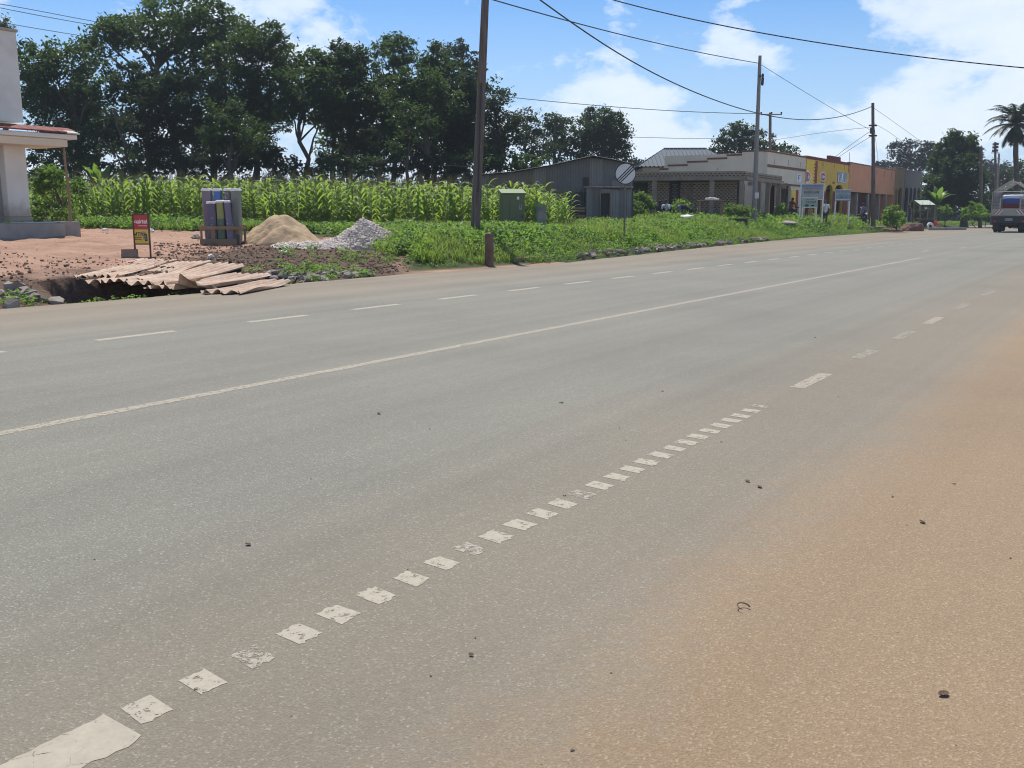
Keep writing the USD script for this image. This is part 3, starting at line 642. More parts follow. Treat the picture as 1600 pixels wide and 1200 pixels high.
# ground-floor walls two metres back
yb = 1.1
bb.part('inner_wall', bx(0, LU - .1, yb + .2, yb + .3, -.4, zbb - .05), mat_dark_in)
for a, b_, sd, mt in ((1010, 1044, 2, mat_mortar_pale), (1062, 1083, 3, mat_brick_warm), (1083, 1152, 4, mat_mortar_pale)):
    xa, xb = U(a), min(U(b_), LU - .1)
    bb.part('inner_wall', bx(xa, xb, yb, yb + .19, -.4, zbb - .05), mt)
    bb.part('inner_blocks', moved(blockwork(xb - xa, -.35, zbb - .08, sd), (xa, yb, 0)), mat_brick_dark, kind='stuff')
xa = U(1044); bb.part('return_wall', bx(xa + .02, xa + .14, yb + .21, yb + 3, -.4, zbb - .05), mat_brick_warm)
bb.part('return_blocks', moved(rotz(blockwork(1.6, -.35, zbb - .08, 6), 38), (xa + .2, yb - .02, 0)), mat_brick_warm, kind='stuff')
bb.part('rear_wall', bx(0, LU, 8.0, 8.2, -.4, zbb), mat_brick_warm)
bb.part('roof_slab', bx(.05, LU - .05, .21, 7.9, zbb + .02, zbb + .16), mat_brown_concrete)
# the street side
w2 = (C2 - C1) / np.linalg.norm(C2 - C1); L2 = np.linalg.norm(C2 - C1); a2 = math.degrees(math.atan2(w2[1], w2[0])) - angU
def U2(px):
    r = ray(px, 300)[:2]; A = np.stack([r, -w2], 1); return np.linalg.solve(A, C1)[1]
def street(m): return moved(rotz(m, a2), (LU, 0, 0))
bb.part('upper_wall', street(bx(.17, L2, .0, .16, zb, zt - .03)), mat_mortar_pale)
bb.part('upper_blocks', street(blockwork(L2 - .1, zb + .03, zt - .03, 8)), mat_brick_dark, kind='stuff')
bb.part('ring_beam', street(bx(.2, L2 + .25, -.1, .2, zbb, zb - .003, .02)), mat_brown_concrete)
for px in (1187.5, 1201, 1218):
    x = U2(px); bb.part('post', street(bx(x - .14, x + .14, -.09, .19, -.5, zbb - .003, .02)), mat_brown_concrete if px != 1218 else mat_brick_warm)
for i, px in enumerate((1166, 1180, 1196, 1219)): bb.part('beam_end', street(bx(U2(px) - .08, U2(px) + .08, -.38, -.103, zbb - .32, zbb - .08)), mat_brown_concrete)
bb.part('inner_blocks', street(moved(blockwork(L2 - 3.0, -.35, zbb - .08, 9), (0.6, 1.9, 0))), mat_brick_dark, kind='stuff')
bb.part('inner_wall', street(bx(.6, L2 - 2.4, 1.9, 2.1, -.4, zbb - .05)), mat_brick_warm)
for i in range(7):                         # loose bars and roots of the roof along the beam
    x = 1.2 + i * 1.45; bb.part('starter_bar', cyl((x, .05, zt), (x + .02, .05, zt + .18), .012, sides=5), mat_rust) if i in (3,) else None

# --- house with the blue-grey hipped roof behind it
hb = plan(1060, 80); Dh = 80
zr, ze = P(1060, 233, 80)[2], P(1000, 264, 80)[2]
hs = Thing('metal_roofed_house', 'house with a blue-grey ribbed metal hipped roof behind the block building', 'house', (hb[0], hb[1], GB), -2)
x0, x1 = P(990, 264, 80)[0] - hb[0], P(1140, 264, 80)[0] - hb[0]; r0, r1 = P(1037, 233, 80)[0] - hb[0], P(1104, 233, 80)[0] - hb[0]
ze -= GB; zr -= GB; yd = 4.2
hs.part('wall', bx(x0 + .4, x1 - .4, -yd + .4, yd - .4, -.4, ze - .05), mat_concrete_pale)
def ribbed(quad, n, depth=.05, thick=.02):
    """A roof slope (eave left, eave right, ridge right, ridge left) as a trapezoid-ribbed sheet."""
    a, b_, c, d = [np.asarray(q, float) for q in quad]; nrm = np.cross(b_ - a, d - a); nrm /= np.linalg.norm(nrm)
    us, hs_ = [], []
    for i in range(n):
        for k, h in ((0, 0), (.62, 0), (.7, 1), (.9, 1), (.98, 0)): us.append((i + k) / n); hs_.append(h * depth)
    us.append(1.0); hs_.append(0); us, hs_ = np.array(us), np.array(hs_)
    ue = np.linalg.norm(b_ - a)
    lo = a + us[:, None] * (b_ - a); v = []
    # ribs run straight up the slope, cut off by the hips
    up = (d + c) / 2 - (a + b_) / 2; axis = (b_ - a) / ue; up = up - axis * (up @ axis); H = np.linalg.norm(up); up /= H
    la, lb = (d - a) @ axis, (b_ - c) @ axis; x = us * ue
    hh = np.minimum(np.minimum(np.where(la > 0, x / max(la, 1e-6), 1), np.where(lb > 0, (ue - x) / max(lb, 1e-6), 1)), 1) * H
    hi = lo + up * hh[:, None]
    v = np.vstack([lo + nrm * hs_[:, None], hi + nrm * hs_[:, None]]); m = len(us); k = np.arange(m - 1)
    return v, np.stack([k, k + 1, m + k + 1, m + k], -1)
hs.part('roof_slope', ribbed(((x0, -yd, ze), (x1, -yd, ze), (r1, 0, zr), (r0, 0, zr)), 24), mat_roof_blue)
hs.part('roof_slope', ribbed(((x1, -yd, ze), (x1, yd, ze), (r1, .01, zr), (r1, -.01, zr)), 34), mat_roof_blue)
hs.part('roof_slope', ribbed(((x1, yd, ze), (x0, yd, ze), (r0, 0, zr), (r1, 0, zr)), 34), mat_roof_blue)
hs.part('roof_slope', ribbed(((x0, yd, ze), (x0, -yd, ze), (r0, -.01, zr), (r0, .01, zr)), 34), mat_roof_blue)
hs.part('ridge_cap', tube([(r0, 0, zr + .03), (r1, 0, zr + .03)], .09, 6), mat_roof_blue)

# --- grey iron-sheet shed
SA = 49.0; sa = plan(735, SA); sb_ = plan(990, SA)
sh = Thing('iron_sheet_shed', 'patched grey iron-sheet shed with a sagging low-pitched roof', 'shed', (sa[0], sa[1], .6), math.degrees(math.atan2(sb_[1] - sa[1], sb_[0] - sa[0])))
Lx = np.linalg.norm(sb_ - sa); SX = lambda px: (px - 735) / 255 * Lx; SZ = lambda py: P(850, py, SA)[2] - .6
prof = [(SX(735), SZ(274)), (SX(800), SZ(268.5)), (SX(860), SZ(258)), (SX(924), SZ(243.5)), (SX(960), SZ(250)), (SX(988), SZ(256.5))]
pxs, pzs = np.array(prof).T
xw = np.linspace(SX(742), SX(986), 12)
g_ = np.random.default_rng(3)
def corrugated(x0, x1, z0, z1a, z1b, pitch=.13, amp=.011, y=0.0):
    n = int((x1 - x0) / pitch * 6) + 2; x = np.linspace(x0, x1, n); yy = y + amp * np.sin(x / pitch * 2 * np.pi)
    zt_ = z1a + (z1b - z1a) * (x - x0) / (x1 - x0)
    f0 = np.stack([x, yy, np.full(n, z0)], -1); f1 = np.stack([x, yy, zt_], -1)
    b0, b1 = f0 + [0, .012, 0], f1 + [0, .012, 0]
    v = np.vstack([f0, f1, b1, b0]); k = np.arange(n - 1); q = lambda a, b: np.stack([a * n + k, a * n + k + 1, b * n + k + 1, b * n + k], -1)
    return v, np.vstack([q(0, 1), q(1, 2), q(2, 3), q(3, 0)])
tone = [mat_sheet_grey, mat_sheet_light, mat_sheet_grey, mat_sheet_grey, mat_sheet_light, mat_sheet_grey]
for i in range(len(xw) - 1):
    a, b_ = xw[i], xw[i + 1] + .07
    za, zb_ = np.interp([a, b_], pxs, pzs) - .05
    mid = 1.75 + g_.uniform(-.1, .1)
    sh.part('wall_sheet', corrugated(a, b_, mid, za, zb_, y=g_.uniform(-.012, .012)), mat_sheet_grey if i % 4 else mat_sheet_light)
    sh.part('wall_sheet', corrugated(a, b_ + .06, -.3, mid + .1, mid + .1, y=.05 + g_.uniform(-.01, .01)), mat_sheet_dark if SX(862) < (a + b_) / 2 < SX(915) else mat_sheet_grey)
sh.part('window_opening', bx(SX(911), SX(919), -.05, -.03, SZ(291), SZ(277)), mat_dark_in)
# annex on the right, paler, with a doorway
for i, (a, b_, mt) in enumerate(((915, 925, mat_sheet_light), (925, 936.5, mat_sheet_grey), (952, 966, mat_sheet_light), (966, 978, mat_sheet_grey), (978, 985.5, mat_sheet_light))):
    sh.part('annex_sheet', corrugated(SX(a), SX(b_) - .01, -.3, SZ(294 if a < 937 else 296.5), SZ(294.5 if a < 937 else 297), y=-.55), mt)
sh.part('annex_sheet', corrugated(SX(936.6), SX(951.9), SZ(301), SZ(295), SZ(296), y=-.55), mat_sheet_light)
sh.part('annex_sheet', corrugated(SX(955), SX(978), SZ(296), SZ(282), SZ(284), y=-.06), mat_sheet_light)
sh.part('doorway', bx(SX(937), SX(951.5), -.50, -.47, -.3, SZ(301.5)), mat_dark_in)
sh.part('door_frame', cat(bx(SX(936.2), SX(937.4), -.6, -.52, -.3, SZ(301)), bx(SX(951.2), SX(952.4), -.6, -.52, -.3, SZ(301)), bx(SX(937.5), SX(951.1), -.6, -.52, SZ(302.5), SZ(301))), mat_wood)
sh.part('annex_roof', rotx(bx(SX(910), SX(988), -.75, .0, 0, .03), 0) if False else moved(bx(SX(912), SX(987), -.68, -.03, 0, .03), (0, 0, SZ(293.2))), mat_sheet_rust)
for i in range(9):                         # stacked timber beside the annex
    zz = .0 + i * .125; sh.part('stacked_timber', bx(SX(890) + g_.uniform(-.3, .1), SX(914), -.5 + g_.uniform(-.04, .04), -.2, zz, zz + .105, .01), mat_wood if i % 3 else mat_mortar)
# roof: sheets laid on the slopes, overhanging
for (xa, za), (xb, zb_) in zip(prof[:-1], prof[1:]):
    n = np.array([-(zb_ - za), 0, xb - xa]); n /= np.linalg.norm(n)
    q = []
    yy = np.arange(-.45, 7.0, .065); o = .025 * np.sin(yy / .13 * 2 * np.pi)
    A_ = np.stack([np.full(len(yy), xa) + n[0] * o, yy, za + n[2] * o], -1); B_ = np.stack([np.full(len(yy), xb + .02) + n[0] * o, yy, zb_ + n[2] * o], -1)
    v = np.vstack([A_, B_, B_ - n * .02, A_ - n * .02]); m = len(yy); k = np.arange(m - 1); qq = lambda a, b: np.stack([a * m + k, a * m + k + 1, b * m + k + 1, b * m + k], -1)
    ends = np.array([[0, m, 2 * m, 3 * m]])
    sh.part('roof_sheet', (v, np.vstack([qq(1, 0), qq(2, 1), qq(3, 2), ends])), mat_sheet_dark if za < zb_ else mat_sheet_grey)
sh.part('side_wall', bx(SX(985), SX(985) + .05, .1, 6.6, -.3, SZ(258)), mat_sheet_grey); sh.part('rear_wall', bx(SX(742), SX(985), 6.6, 6.65, -.3, SZ(276)), mat_sheet_grey)
sh.part('side_wall', bx(SX(742), SX(742) + .05, .1, 6.6, -.3, SZ(276)), mat_sheet_grey)

# --- white building at the left edge
DL = 30.0; cl = plan(46, DL); ZL = 1.12
t0 = st(*cl)[1]
lb = Thing('white_building', 'white plastered building with tiled awning at the left edge', 'building', (cl[0], cl[1], ZL), RANG)
def LX(px, y=0.0):
    """Local x along the front (set back by y) at column px."""
    return on_line(px, t0 + y)[0] - st(*cl)[0]
def LZ(px, py, y=0.0): return zl(px, py, t0 + y) - ZL
mat_splash = M('dust_splashed_plaster', {'tc': ('texture_coordinate', {}), 'sp': ('separate_xyz', {}), 'n': ('noise_texture', {'scale': 3.0, 'detail': 8.0, 'roughness': .7}), 'n2': ('noise_texture', {'scale': 1.0, 'detail': 6.0}),
    'a': ('math', {'math_type': 'multiply_add', 'value2': 1.1, 'value3': -.45}), 'b': ('math', {'math_type': 'subtract'}), 'r': ('rgb_ramp', {'ramp': [(.15, (.75, .75, .75)), (.55, (0, 0, 0))]}),
    'c': ('rgb_ramp', {'ramp': [(.3, (.56, .55, .49)), (.7, (.67, .66, .60))]}), 'm': ('mix', {'mix_type': 'mix', 'color2': (.36, .25, .17)}), 'bm': ('bump', {'strength': .15, 'distance': .02}), 'p': ('principled_bsdf', {'roughness': .92})},
    [('tc.object', 'sp.vector'), ('tc.object', 'n.vector'), ('tc.object', 'n2.vector'), ('n.fac', 'a.value1'), ('sp.z', 'b.value1'), ('a.value', 'b.value2'), ('b.value', 'r.fac'), ('r.color', 'm.fac'), ('n2.fac', 'c.fac'), ('c.color', 'm.color1'), ('m.color', 'p.base_color'), ('n.fac', 'bm.height'), ('bm.normal', 'p.normal')])
hA = LZ(46, 224); zA0 = LZ(20, 216, -1.0)
lb.part('column', bx(LX(11.5), LX(45.5), 0, .85, .16, hA + .3, .015), mat_splash)
lb.part('column_foot', bx(LX(11), LX(47.5), -.04, .9, .02, .16, .02), mat_concrete_pale)
lb.part('door_recess', bx(LX(-60), LX(11.4), 1.0, 1.15, .0, hA + .3), mat_concrete)
lb.part('door_jamb', bx(LX(7.5), LX(11.4), .3, .99, .0, hA + .3), mat_concrete)
lb.part('door', bx(LX(-20), LX(3.5), .93, .99, .05, 2.3, .01), mat_shutter_brown)
lb.part('upper_wall', bx(LX(-120), LX(46, .35), .35, 6.0, hA + .65, LZ(31, 48, .35)), mat_plaster)
lb.part('upper_coping', bx(LX(-120), LX(46, .35) + .04, .30, 6.05, LZ(31, 48, .35) + .002, LZ(31, 48, .35) + .08), mat_concrete_pale)
lb.part('rear_room', bx(LX(-120), LX(30), 1.2, 6.0, -.3, hA + .6), mat_plaster)
# awning
ya = -.75; xa, xb = LX(-100, ya), LX(112, ya); z0_, z1_ = LZ(60, 226.5, ya), LZ(60, 214, ya)
lb.part('awning_slab', bx(xa, xb, ya, .9, z0_, z1_, .02), mat_white_shop)
lb.part('awning_lip', bx(xa, LX(125, ya), ya - .08, .92, z1_ + .003, z1_ + .14, .015), mat_plaster)
xt = xa + .05; k = 0; gt = np.random.default_rng(11)
while xt < LX(123, ya):
    w = .27 if k % 9 != 5 else .42
    tl = rotx(bx(xt, xt + w - .012, 0, .42, 0, .045, .008), 14); pale = k % 9 == 5
    lb.part('roof_tile', moved(tl, (0, ya - .13 + gt.uniform(-.02, .02), z1_ + .15 + (.02 if not pale else -.005))), mat_tile_red if not pale else mat_tile_pale, label='pale broken roof tile' if pale else None)
    lb.part('roof_tile', moved(tl, (.1, ya + .24, z1_ + .25)), mat_tile_red)
    xt += w; k += 1
# platform and the prop under the awning's end
lb.part('platform', bx(LX(-160, -1.3), LX(98, -1.3), -1.3, 1.0, -.9, -.02, .03), mat_concrete)
lb.part('platform_skim', bx(LX(34, -.9), LX(92, -.9), -1.0, -.15, -.018, .004), mat_plaster)
bl = Thing('concrete_block', 'rough concrete block at the end of the white building platform', 'block', np.array([*xy(st(*cl)[0] + LX(104, -1.0), t0 - .8), ZL]), RANG)
bl.part('block', rough(trimesh.creation.box(bounds=[[-.38, -.3, -.9], [.30, .4, .02]]).subdivide().subdivide(), .02, 4, 2), mat_concrete)
pr = Thing('awning_prop', 'thin brown timber prop under the end of the tiled awning', 'prop', np.array([*xy(st(*cl)[0] + LX(107.5, -.72), t0 - .66), ZL + .1]), RANG)
pr.part('prop', tube([(0.03, 0, -.1), (0.03, 0, .8), (0.0, .01, 1.7), (.0, .02, z0_ - .1)], [.045, .042, .036, .034], 8), mat_wood)
lb2 = None
# ------------------------------------------------------------------ objects
# --- iron sheets laid over the open drain
def bent_sheet(A, B, wA, wB, z0, z1, seed, curl=None, sag=.06):
    """A corrugated sheet from A (front end centre) to B (back end centre), its corrugations running that way, edges torn and warped."""
    g = np.random.default_rng(seed); A, B = np.asarray(A, float), np.asarray(B, float)
    d = (B - A) / np.linalg.norm(B - A); p = np.array([d[1], -d[0]]); L = np.linalg.norm(B - A)
    nu, nv = int(max(wA, wB) / .13 * 8), 16
    uu, vv = np.meshgrid(np.linspace(-.5, .5, nu), np.linspace(0, 1, nv), indexing='ij')
    w = wA + (wB - wA) * vv
    rag0 = (meshkit.noise(np.stack([uu * 9, 0 * uu, 0 * uu + seed], -1), seed) - .5) * .34; rag1 = (meshkit.noise(np.stack([uu * 7, 0 * uu + 5, 0 * uu], -1), seed) - .5) * .3
    l = L * vv + rag0 * (1 - vv) + rag1 * vv
    x = A[0] + d[0] * l + p[0] * uu * w; y = A[1] + d[1] * l + p[1] * uu * w
    phase = uu * w / .145 * 2 * np.pi
    amp = .034 * (.75 + .5 * meshkit.noise(np.stack([uu * 3, vv * 2, 0 * uu + seed], -1), 3))
    z = z0 + (z1 - z0) * vv + amp * np.sin(phase) - sag * 4 * vv * (1 - vv) * .5 + (meshkit.fbm(np.stack([uu * w * 1.4, l * .6, 0 * uu + seed], -1), 2, seed) - .5) * .08
    if curl is not None:
        cu, cs, ch = curl; k = np.exp(-((uu - cu) / cs) ** 2) * np.clip(1 - vv * 5, 0, 1) ** 1.5; z = z + ch * k
    top = np.stack([x, y, z], -1).reshape(-1, 3); bot = top - [0, 0, .008]
    i, j = np.meshgrid(np.arange(nu - 1), np.arange(nv - 1), indexing='ij')
    q = np.stack([i * nv + j, (i + 1) * nv + j, (i + 1) * nv + j + 1, i * nv + j + 1], -1).reshape(-1, 4); n = len(top)
    return np.vstack([top, bot]), np.vstack([q, q[:, ::-1] + n])
def sheet(pa, Da, pb, Db, wA, wB, z0, z1, seed, label, curl=None):
    A, B = plan(pa, Da, 430), plan(pb, Db, 410); c = (A + B) / 2
    t = Thing('iron_roofing_sheet', label, 'iron sheet', (c[0], c[1], 0), 0, 'rusted roofing sheets over the drain')
    t.part('sheet', bent_sheet(A, B, wA, wB, z0, z1, seed, curl), mat_sheet_rust, world=True)
sheet(142, 17.9, 250, 22.2, 1.0, .9, .20, .33, 1, 'dusty rusted iron sheet over the drain, farthest from the road')
sheet(182, 17.5, 303, 21.6, 1.05, .9, .17, .30, 2, 'dusty iron sheet with a torn wavy front edge above the dark drain')
sheet(224, 17.0, 352, 21.1, .9, .85, .14, .26, 3, 'flattened iron sheet in the middle of the row over the drain')
sheet(262, 16.7, 398, 19.8, 1.0, .8, .09, .17, 4, 'rusted iron sheet whose front corner curls up into a peak', (.34, .12, .24))
sheet(345, 16.4, 438, 18.7, .75, .45, .05, .10, 5, 'narrow battered iron sheet lying along the road edge')
# --- stone pitching
def pitching(name_label, pts, size, seed, group='stone pitching along the drain', lean=0):
    g = np.random.default_rng(seed); b = np.mean([q[:3] for q in pts], 0)
    t = Thing('stone_pitching', name_label, 'stone bank', (b[0], b[1], b[2]), 0)
    for k, q in enumerate(pts):
        r = size * g.uniform(.6, 1.25, 3) * [1.25, .8, .75]
        m = stone_mesh(r, seed * 1000 + k); m = rotz(rotx(m, g.uniform(-25, 35) + lean), g.uniform(0, 360))
        t.part('stone', moved(m, np.array(q)), mat_stone[k % 3], world=True)
mat_stone = [plain('grey_stone', (.21, .175, .14), .92, .2, 5, .5, 25), plain('pale_stone', (.29, .25, .20), .92, .18, 5, .5, 25), plain('brown_stone', (.22, .17, .135), .92, .2, 5, .5, 25)]
g = np.random.default_rng(21)
pl = []
for i in range(52):
    s, e = g.uniform(_d0 - 7, _d0 - .1), g.uniform(.15, 1.55); x, y = xy(s, tedge(s) + e); pl.append((x, y, gz(x, y) + .0))
for i in range(7):
    s = _d0 + g.uniform(-.1, .12); e = .2 + i * .2; x, y = xy(s, tedge(s) + e); pl.append((x, y, .02 + .03 * i))
pitching('rough stone pitching at the left edge below the red yard', pl, .17, 5)
pr_ = []
for i in range(85):
    s = g.uniform(_d1 + 2.4, 16.4); e = .15 + abs(g.normal()) * .55; x, y = xy(s, tedge(s) + e); pr_.append((x, y, gz(x, y) + .02))
pitching('slanting stone pitching between the iron sheets and the wooden post', pr_, .12, 6, lean=30)
pq = []
for i in range(130):
    s = g.uniform(25.2, 50); e = .12 + abs(g.normal()) * .22; x, y = xy(s, tedge(s) + e); pq.append((x, y, .06 + .2 * e))
pitching('long low stone pitching along the road edge under the round sign', pq, .115, 7, lean=30)
x, y = xy(_d0 + 3.0, tedge(_d0 + 3.0) + .16); wk = Thing('loose_rock', 'single pale rock in the dark drain beside the tarmac', 'rock', (x, y, -.02))
wk.part('rock', stone_mesh((.19, .11, .12), 77), mat_stone[1])

# --- kerbs
def kerb(a, b, h, w, label, mat, z=0.0):
    a, b = np.asarray(a), np.asarray(b); u_ = b - a; L = np.linalg.norm(u_)
    t = Thing('concrete_kerb', label, 'kerb', (a[0], a[1], z), math.degrees(math.atan2(u_[1], u_[0])))
    v = trimesh.creation.box(bounds=[[0, 0, -.2], [L, w, h]]).subdivide().subdivide()
    t.part('kerb', rough(v, .015, 3, 1), mat)
kerb(Gz(803, 413)[:2], Gz(868, 408.5)[:2] + [0, .2], .16, .3, 'low brown concrete kerb between the wooden post and the round sign', mat_brick_warm)
kerb(Gz(1366, 363.5)[:2] + [0, .8], Gz(1415, 360)[:2] + [0, 1.2], .34, .8, 'low brown concrete drain wall beyond the third pole', mat_brick_warm, .05)

# --- two-panel pavement sign
b = on_ground(217, 23.0); sg = Thing('pavement_sign', 'small red and yellow metal shop sign standing on the red yard', 'sign', b, -6)
W, H = .38, 1.02
for x in (-.19, .19): sg.part('leg', bx(x - .016, x + .016, -.016, .016, -.03, H), mat_rust)
for z in (H - .03, .30): sg.part('frame_rail', bx(-.173, .173, -.015, .015, z, z + .03), mat_rust)
sg.part('red_panel', bx(-.173, .173, -.008, .008, .66, H - .031), mat_sign_red); sg.part('yellow_panel', bx(-.173, .173, -.008, .008, .331, .659), mat_sign_yellow)
sg.part('red_lettering', facing_text('airtel', .088, .032, -.0085, .80, True, .004, squeeze=.95), mat_white); sg.part('red_lettering', facing_text('money', .034, .045, -.0085, .735, False, .004, squeeze=1.5), mat_white)
sw = shapely.Point(-.125, .835).buffer(.032).difference(shapely.Point(-.12, .842).buffer(.016)).difference(sbox(-.14, .79, -.118, .82))
sg.part('swirl_emblem', upright(sw, .004, -.0125), mat_white)
sg.part('yellow_lettering', facing_text('MTN', .082, -.075, -.0085, .51, True, .004), mat_black)
for z, tx in ((.46, 'Mobile'), (.415, 'Money')): sg.part('yellow_lettering', facing_text(tx, .034, -.085, -.0085, z, True, .004, squeeze=1.15), mat_trim_brown)
hand = affinity.rotate(shapely.Point(0, 0).buffer(1), 0); hand = affinity.translate(affinity.scale(hand, .045, .06), .055, .555).union(sbox(.035, .42, .085, .56))
ph = affinity.translate(affinity.rotate(sbox(-.03, -.085, .03, .085), 6), .105, .475)
sg.part('hand_picture', upright(hand, .004, -.0125), mat_concrete_pale); sg.part('phone_picture', upright(ph, .005, -.0185), mat_black)
sg.part('phone_screen_picture', upright(affinity.scale(ph, .72, .7), .003, -.0222), mat_grey_shop)
sg.part('foot', cat(bx(-.21, .21, -.30, -.26, -.02, .015), bx(-.21, -.17, -.30, .25, -.02, .014), bx(.17, .21, -.30, .25, -.02, .014)), mat_rust)
c = b + [-.23, -.22, 0]; ck = Thing('stone_block', 'brown block weighing down the foot of the red and yellow sign', 'block', (c[0], c[1], gz(c[0], c[1]) - .02), 12)
ck.part('block', rough(trimesh.creation.box(bounds=[[-.17, -.1, 0], [.17, .1, .20]]).subdivide().subdivide(), .015, 6, 4), mat_brick_warm)
c = b + [.20, -.25, 0]; ck = Thing('flat_stone', 'thin flat stone on the right foot of the red and yellow sign', 'stone', (c[0], c[1], gz(c[0], c[1]) + .01), 5)
ck.part('stone', stone_mesh((.16, .1, .03), 5), mat_stone[0])

# --- mattress stand and seven mattresses
D0 = 27.6; px2m = D0 / F; b = on_ground(340, D0); zb_ = b[2]
MX = lambda px: (px - 340) * px2m; MZ = lambda py, D=D0: P(340, py, D)[2] - zb_
stn = Thing('mattress_stand', 'rough timber stand holding upright mattresses at the edge of the dug soil', 'stand', b, 0)
stn.part('front_rail', bx(MX(308.5), MX(373.5), -.06, -.02, MZ(358.8), MZ(353.2), .006), mat_wood)
stn.part('back_rail', bx(MX(309), MX(372), .62, .66, MZ(357), MZ(352), .006), mat_wood)
stn.part('base_board', bx(MX(309.5), MX(372), -.05, -.01, -.02, MZ(373.5), .006), mat_wood)
stn.part('floor_board', bx(MX(310), MX(371), .0, .64, .06, .10, .006), mat_wood)
for px, w in ((311.5, 3), (329.5, 6.5), (369.5, 4)): stn.part('front_post', bx(MX(px - w / 2), MX(px + w / 2), -.015, .025, -.05, MZ(358) + .09, .004), mat_wood)
for px in (311, 370): stn.part('back_post', bx(MX(px) - .03, MX(px) + .03, .58, .615, -.05, MZ(352), .004), mat_wood)
for px in (311, 370): stn.part('side_rail', bx(MX(px) - .025, MX(px) + .025, .03, .575, MZ(358.5), MZ(354.5), .004), mat_wood)
stn.part('dark_leg', tube([(MX(370), -.12, -.1), (MX(369), -.09, MZ(366))], .035, 6), mat_dark_metal)
def fabric(name, base, spot, amt, sc=9.0, band=None):
    n = {'tc': ('texture_coordinate', {}), 'v': ('voronoi_texture', {'scale': sc, 'feature': 'smooth_f1', 'smoothness': .3}), 'nz': ('noise_texture', {'scale': sc * 2.4, 'detail': 3.0}),
         'ad': ('math', {'math_type': 'multiply_add', 'value2': .6}), 'r': ('rgb_ramp', {'ramp': [(.52, (1, 1, 1)), (.60, (0, 0, 0))]}), 'n2': ('noise_texture', {'scale': 1.7, 'detail': 2.0}), 'r2': ('rgb_ramp', {'ramp': [(.45, (0, 0, 0)), (.52, (amt,) * 3)]}),
         'mu': ('mix', {'mix_type': 'multiply', 'fac': 1.0}), 'mx': ('mix', {'mix_type': 'mix', 'color1': base, 'color2': spot}), 'p': ('principled_bsdf', {'roughness': .85})}
    return M(name, n, [('tc.object', 'v.vector'), ('tc.object', 'nz.vector'), ('tc.object', 'n2.vector'), ('nz.fac', 'ad.value1'), ('v.distance', 'ad.value3'), ('ad.value', 'r.fac'), ('n2.fac', 'r2.fac'), ('r.color', 'mu.color1'), ('r2.color', 'mu.color2'), ('mu.color', 'mx.fac'), ('mx.color', 'p.base_color')])
mf = [fabric('plum_fabric', (.21, .17, .20), (.32, .28, .32), .2), fabric('blue_fabric', (.08, .15, .36), (.22, .24, .36), .3), fabric('dark_floral_fabric', (.15, .13, .14), (.5, .46, .43), .8, 13),
      fabric('grey_green_fabric', (.21, .22, .175), (.17, .18, .2), .5, 5), fabric('navy_floral_fabric', (.12, .11, .15), (.5, .5, .58), .9, 9), fabric('olive_fabric', (.27, .29, .10), (.13, .18, .1), .6, 6), fabric('violet_floral_fabric', (.17, .15, .22), (.48, .46, .55), .8, 12), fabric('dark_green_fabric', (.10, .145, .09), (.3, .33, .25), .5, 12)]
mat_foam = plain('white_foam', (.78, .76, .74), .9, .05, 6, .2)
def rbox(x0, x1, y0, y1, z0, z1, r, bow=0.0, seed=0):
    m = m3.Manifold.batch_hull([m3.Manifold.sphere(r, 12).translate((x, y, z)) for x in (x0 + r, x1 - r) for y in (y0 + r, y1 - r) for z in (z0 + r * .8, z1 - r * .8)]).refine_to_length(.11)
    v, f = vf(m); v = v.copy(); v += (meshkit.fbm(v * [5, 5, 3] + seed, 2, seed)[:, None] - .5) * .018
    return v, f
def mattress(p0, p1, ytop, ybot, y0, dep, fab, lean, label, seed, low=None):
    x0, x1 = MX(p0), MX(p1); z1 = MZ(ytop, D0 + y0); z0 = .11
    t = Thing('foam_mattress', label, 'mattress', b + [(x0 + x1) / 2, y0, z0], 0, 'mattresses standing in the timber stand')
    w = x1 - x0; h = z1 - z0
    def ln(m):
        v, f = vf(m); v = v.copy(); v[:, 0] += np.tan(math.radians(lean)) * (h - v[:, 2]); return v, f
    t.part('cover', ln(rbox(-w / 2, w / 2, 0, dep, 0, h, .045, seed=seed)), fab, 60)
    t.part('foam_top', ln(rbox(-w / 2 - .006, w / 2 + .006, -.008, dep + .008, h - .045, h + .018, .03, seed=seed + 9)), mat_foam, 60)
    if low: t.part('lower_cover', ln(rbox(-w / 2 - .004, w / 2 + .004, -.006, dep - .01, 0, h * low, .04, seed=seed)), mf[7], 60, label='dark green lower half of the cover')
mattress(309, 323.0, 296, 0, .33, .24, mf[0], 1.2, 'tall plum brown mattress at the left end of the stand', 1)
mattress(326.8, 338.5, 296, 0, .34, .24, mf[1], 0, 'tall bright blue mattress behind the green and navy ones', 2)
mattress(343, 354, 296, 0, .34, .24, mf[2], 0, 'tall dark floral mattress just left of the grey green one', 3)
mattress(354.6, 368.2, 296, 0, .31, .26, mf[3], -1, 'tall plain grey green mattress at the right end of the stand', 4)
mattress(320.8, 334.2, 316.2, 0, .03, .22, mf[4], 1.0, 'short navy floral mattress in front, leftmost of the short three', 5)
mattress(335.5, 346.4, 313.8, 0, .03, .22, mf[5], .8, 'short olive mattress with a dark green lower half', 6, .56)
mattress(347.4, 355.6, 314, 0, .03, .22, mf[6], 2.6, 'short violet floral mattress, rightmost of the short three', 7)

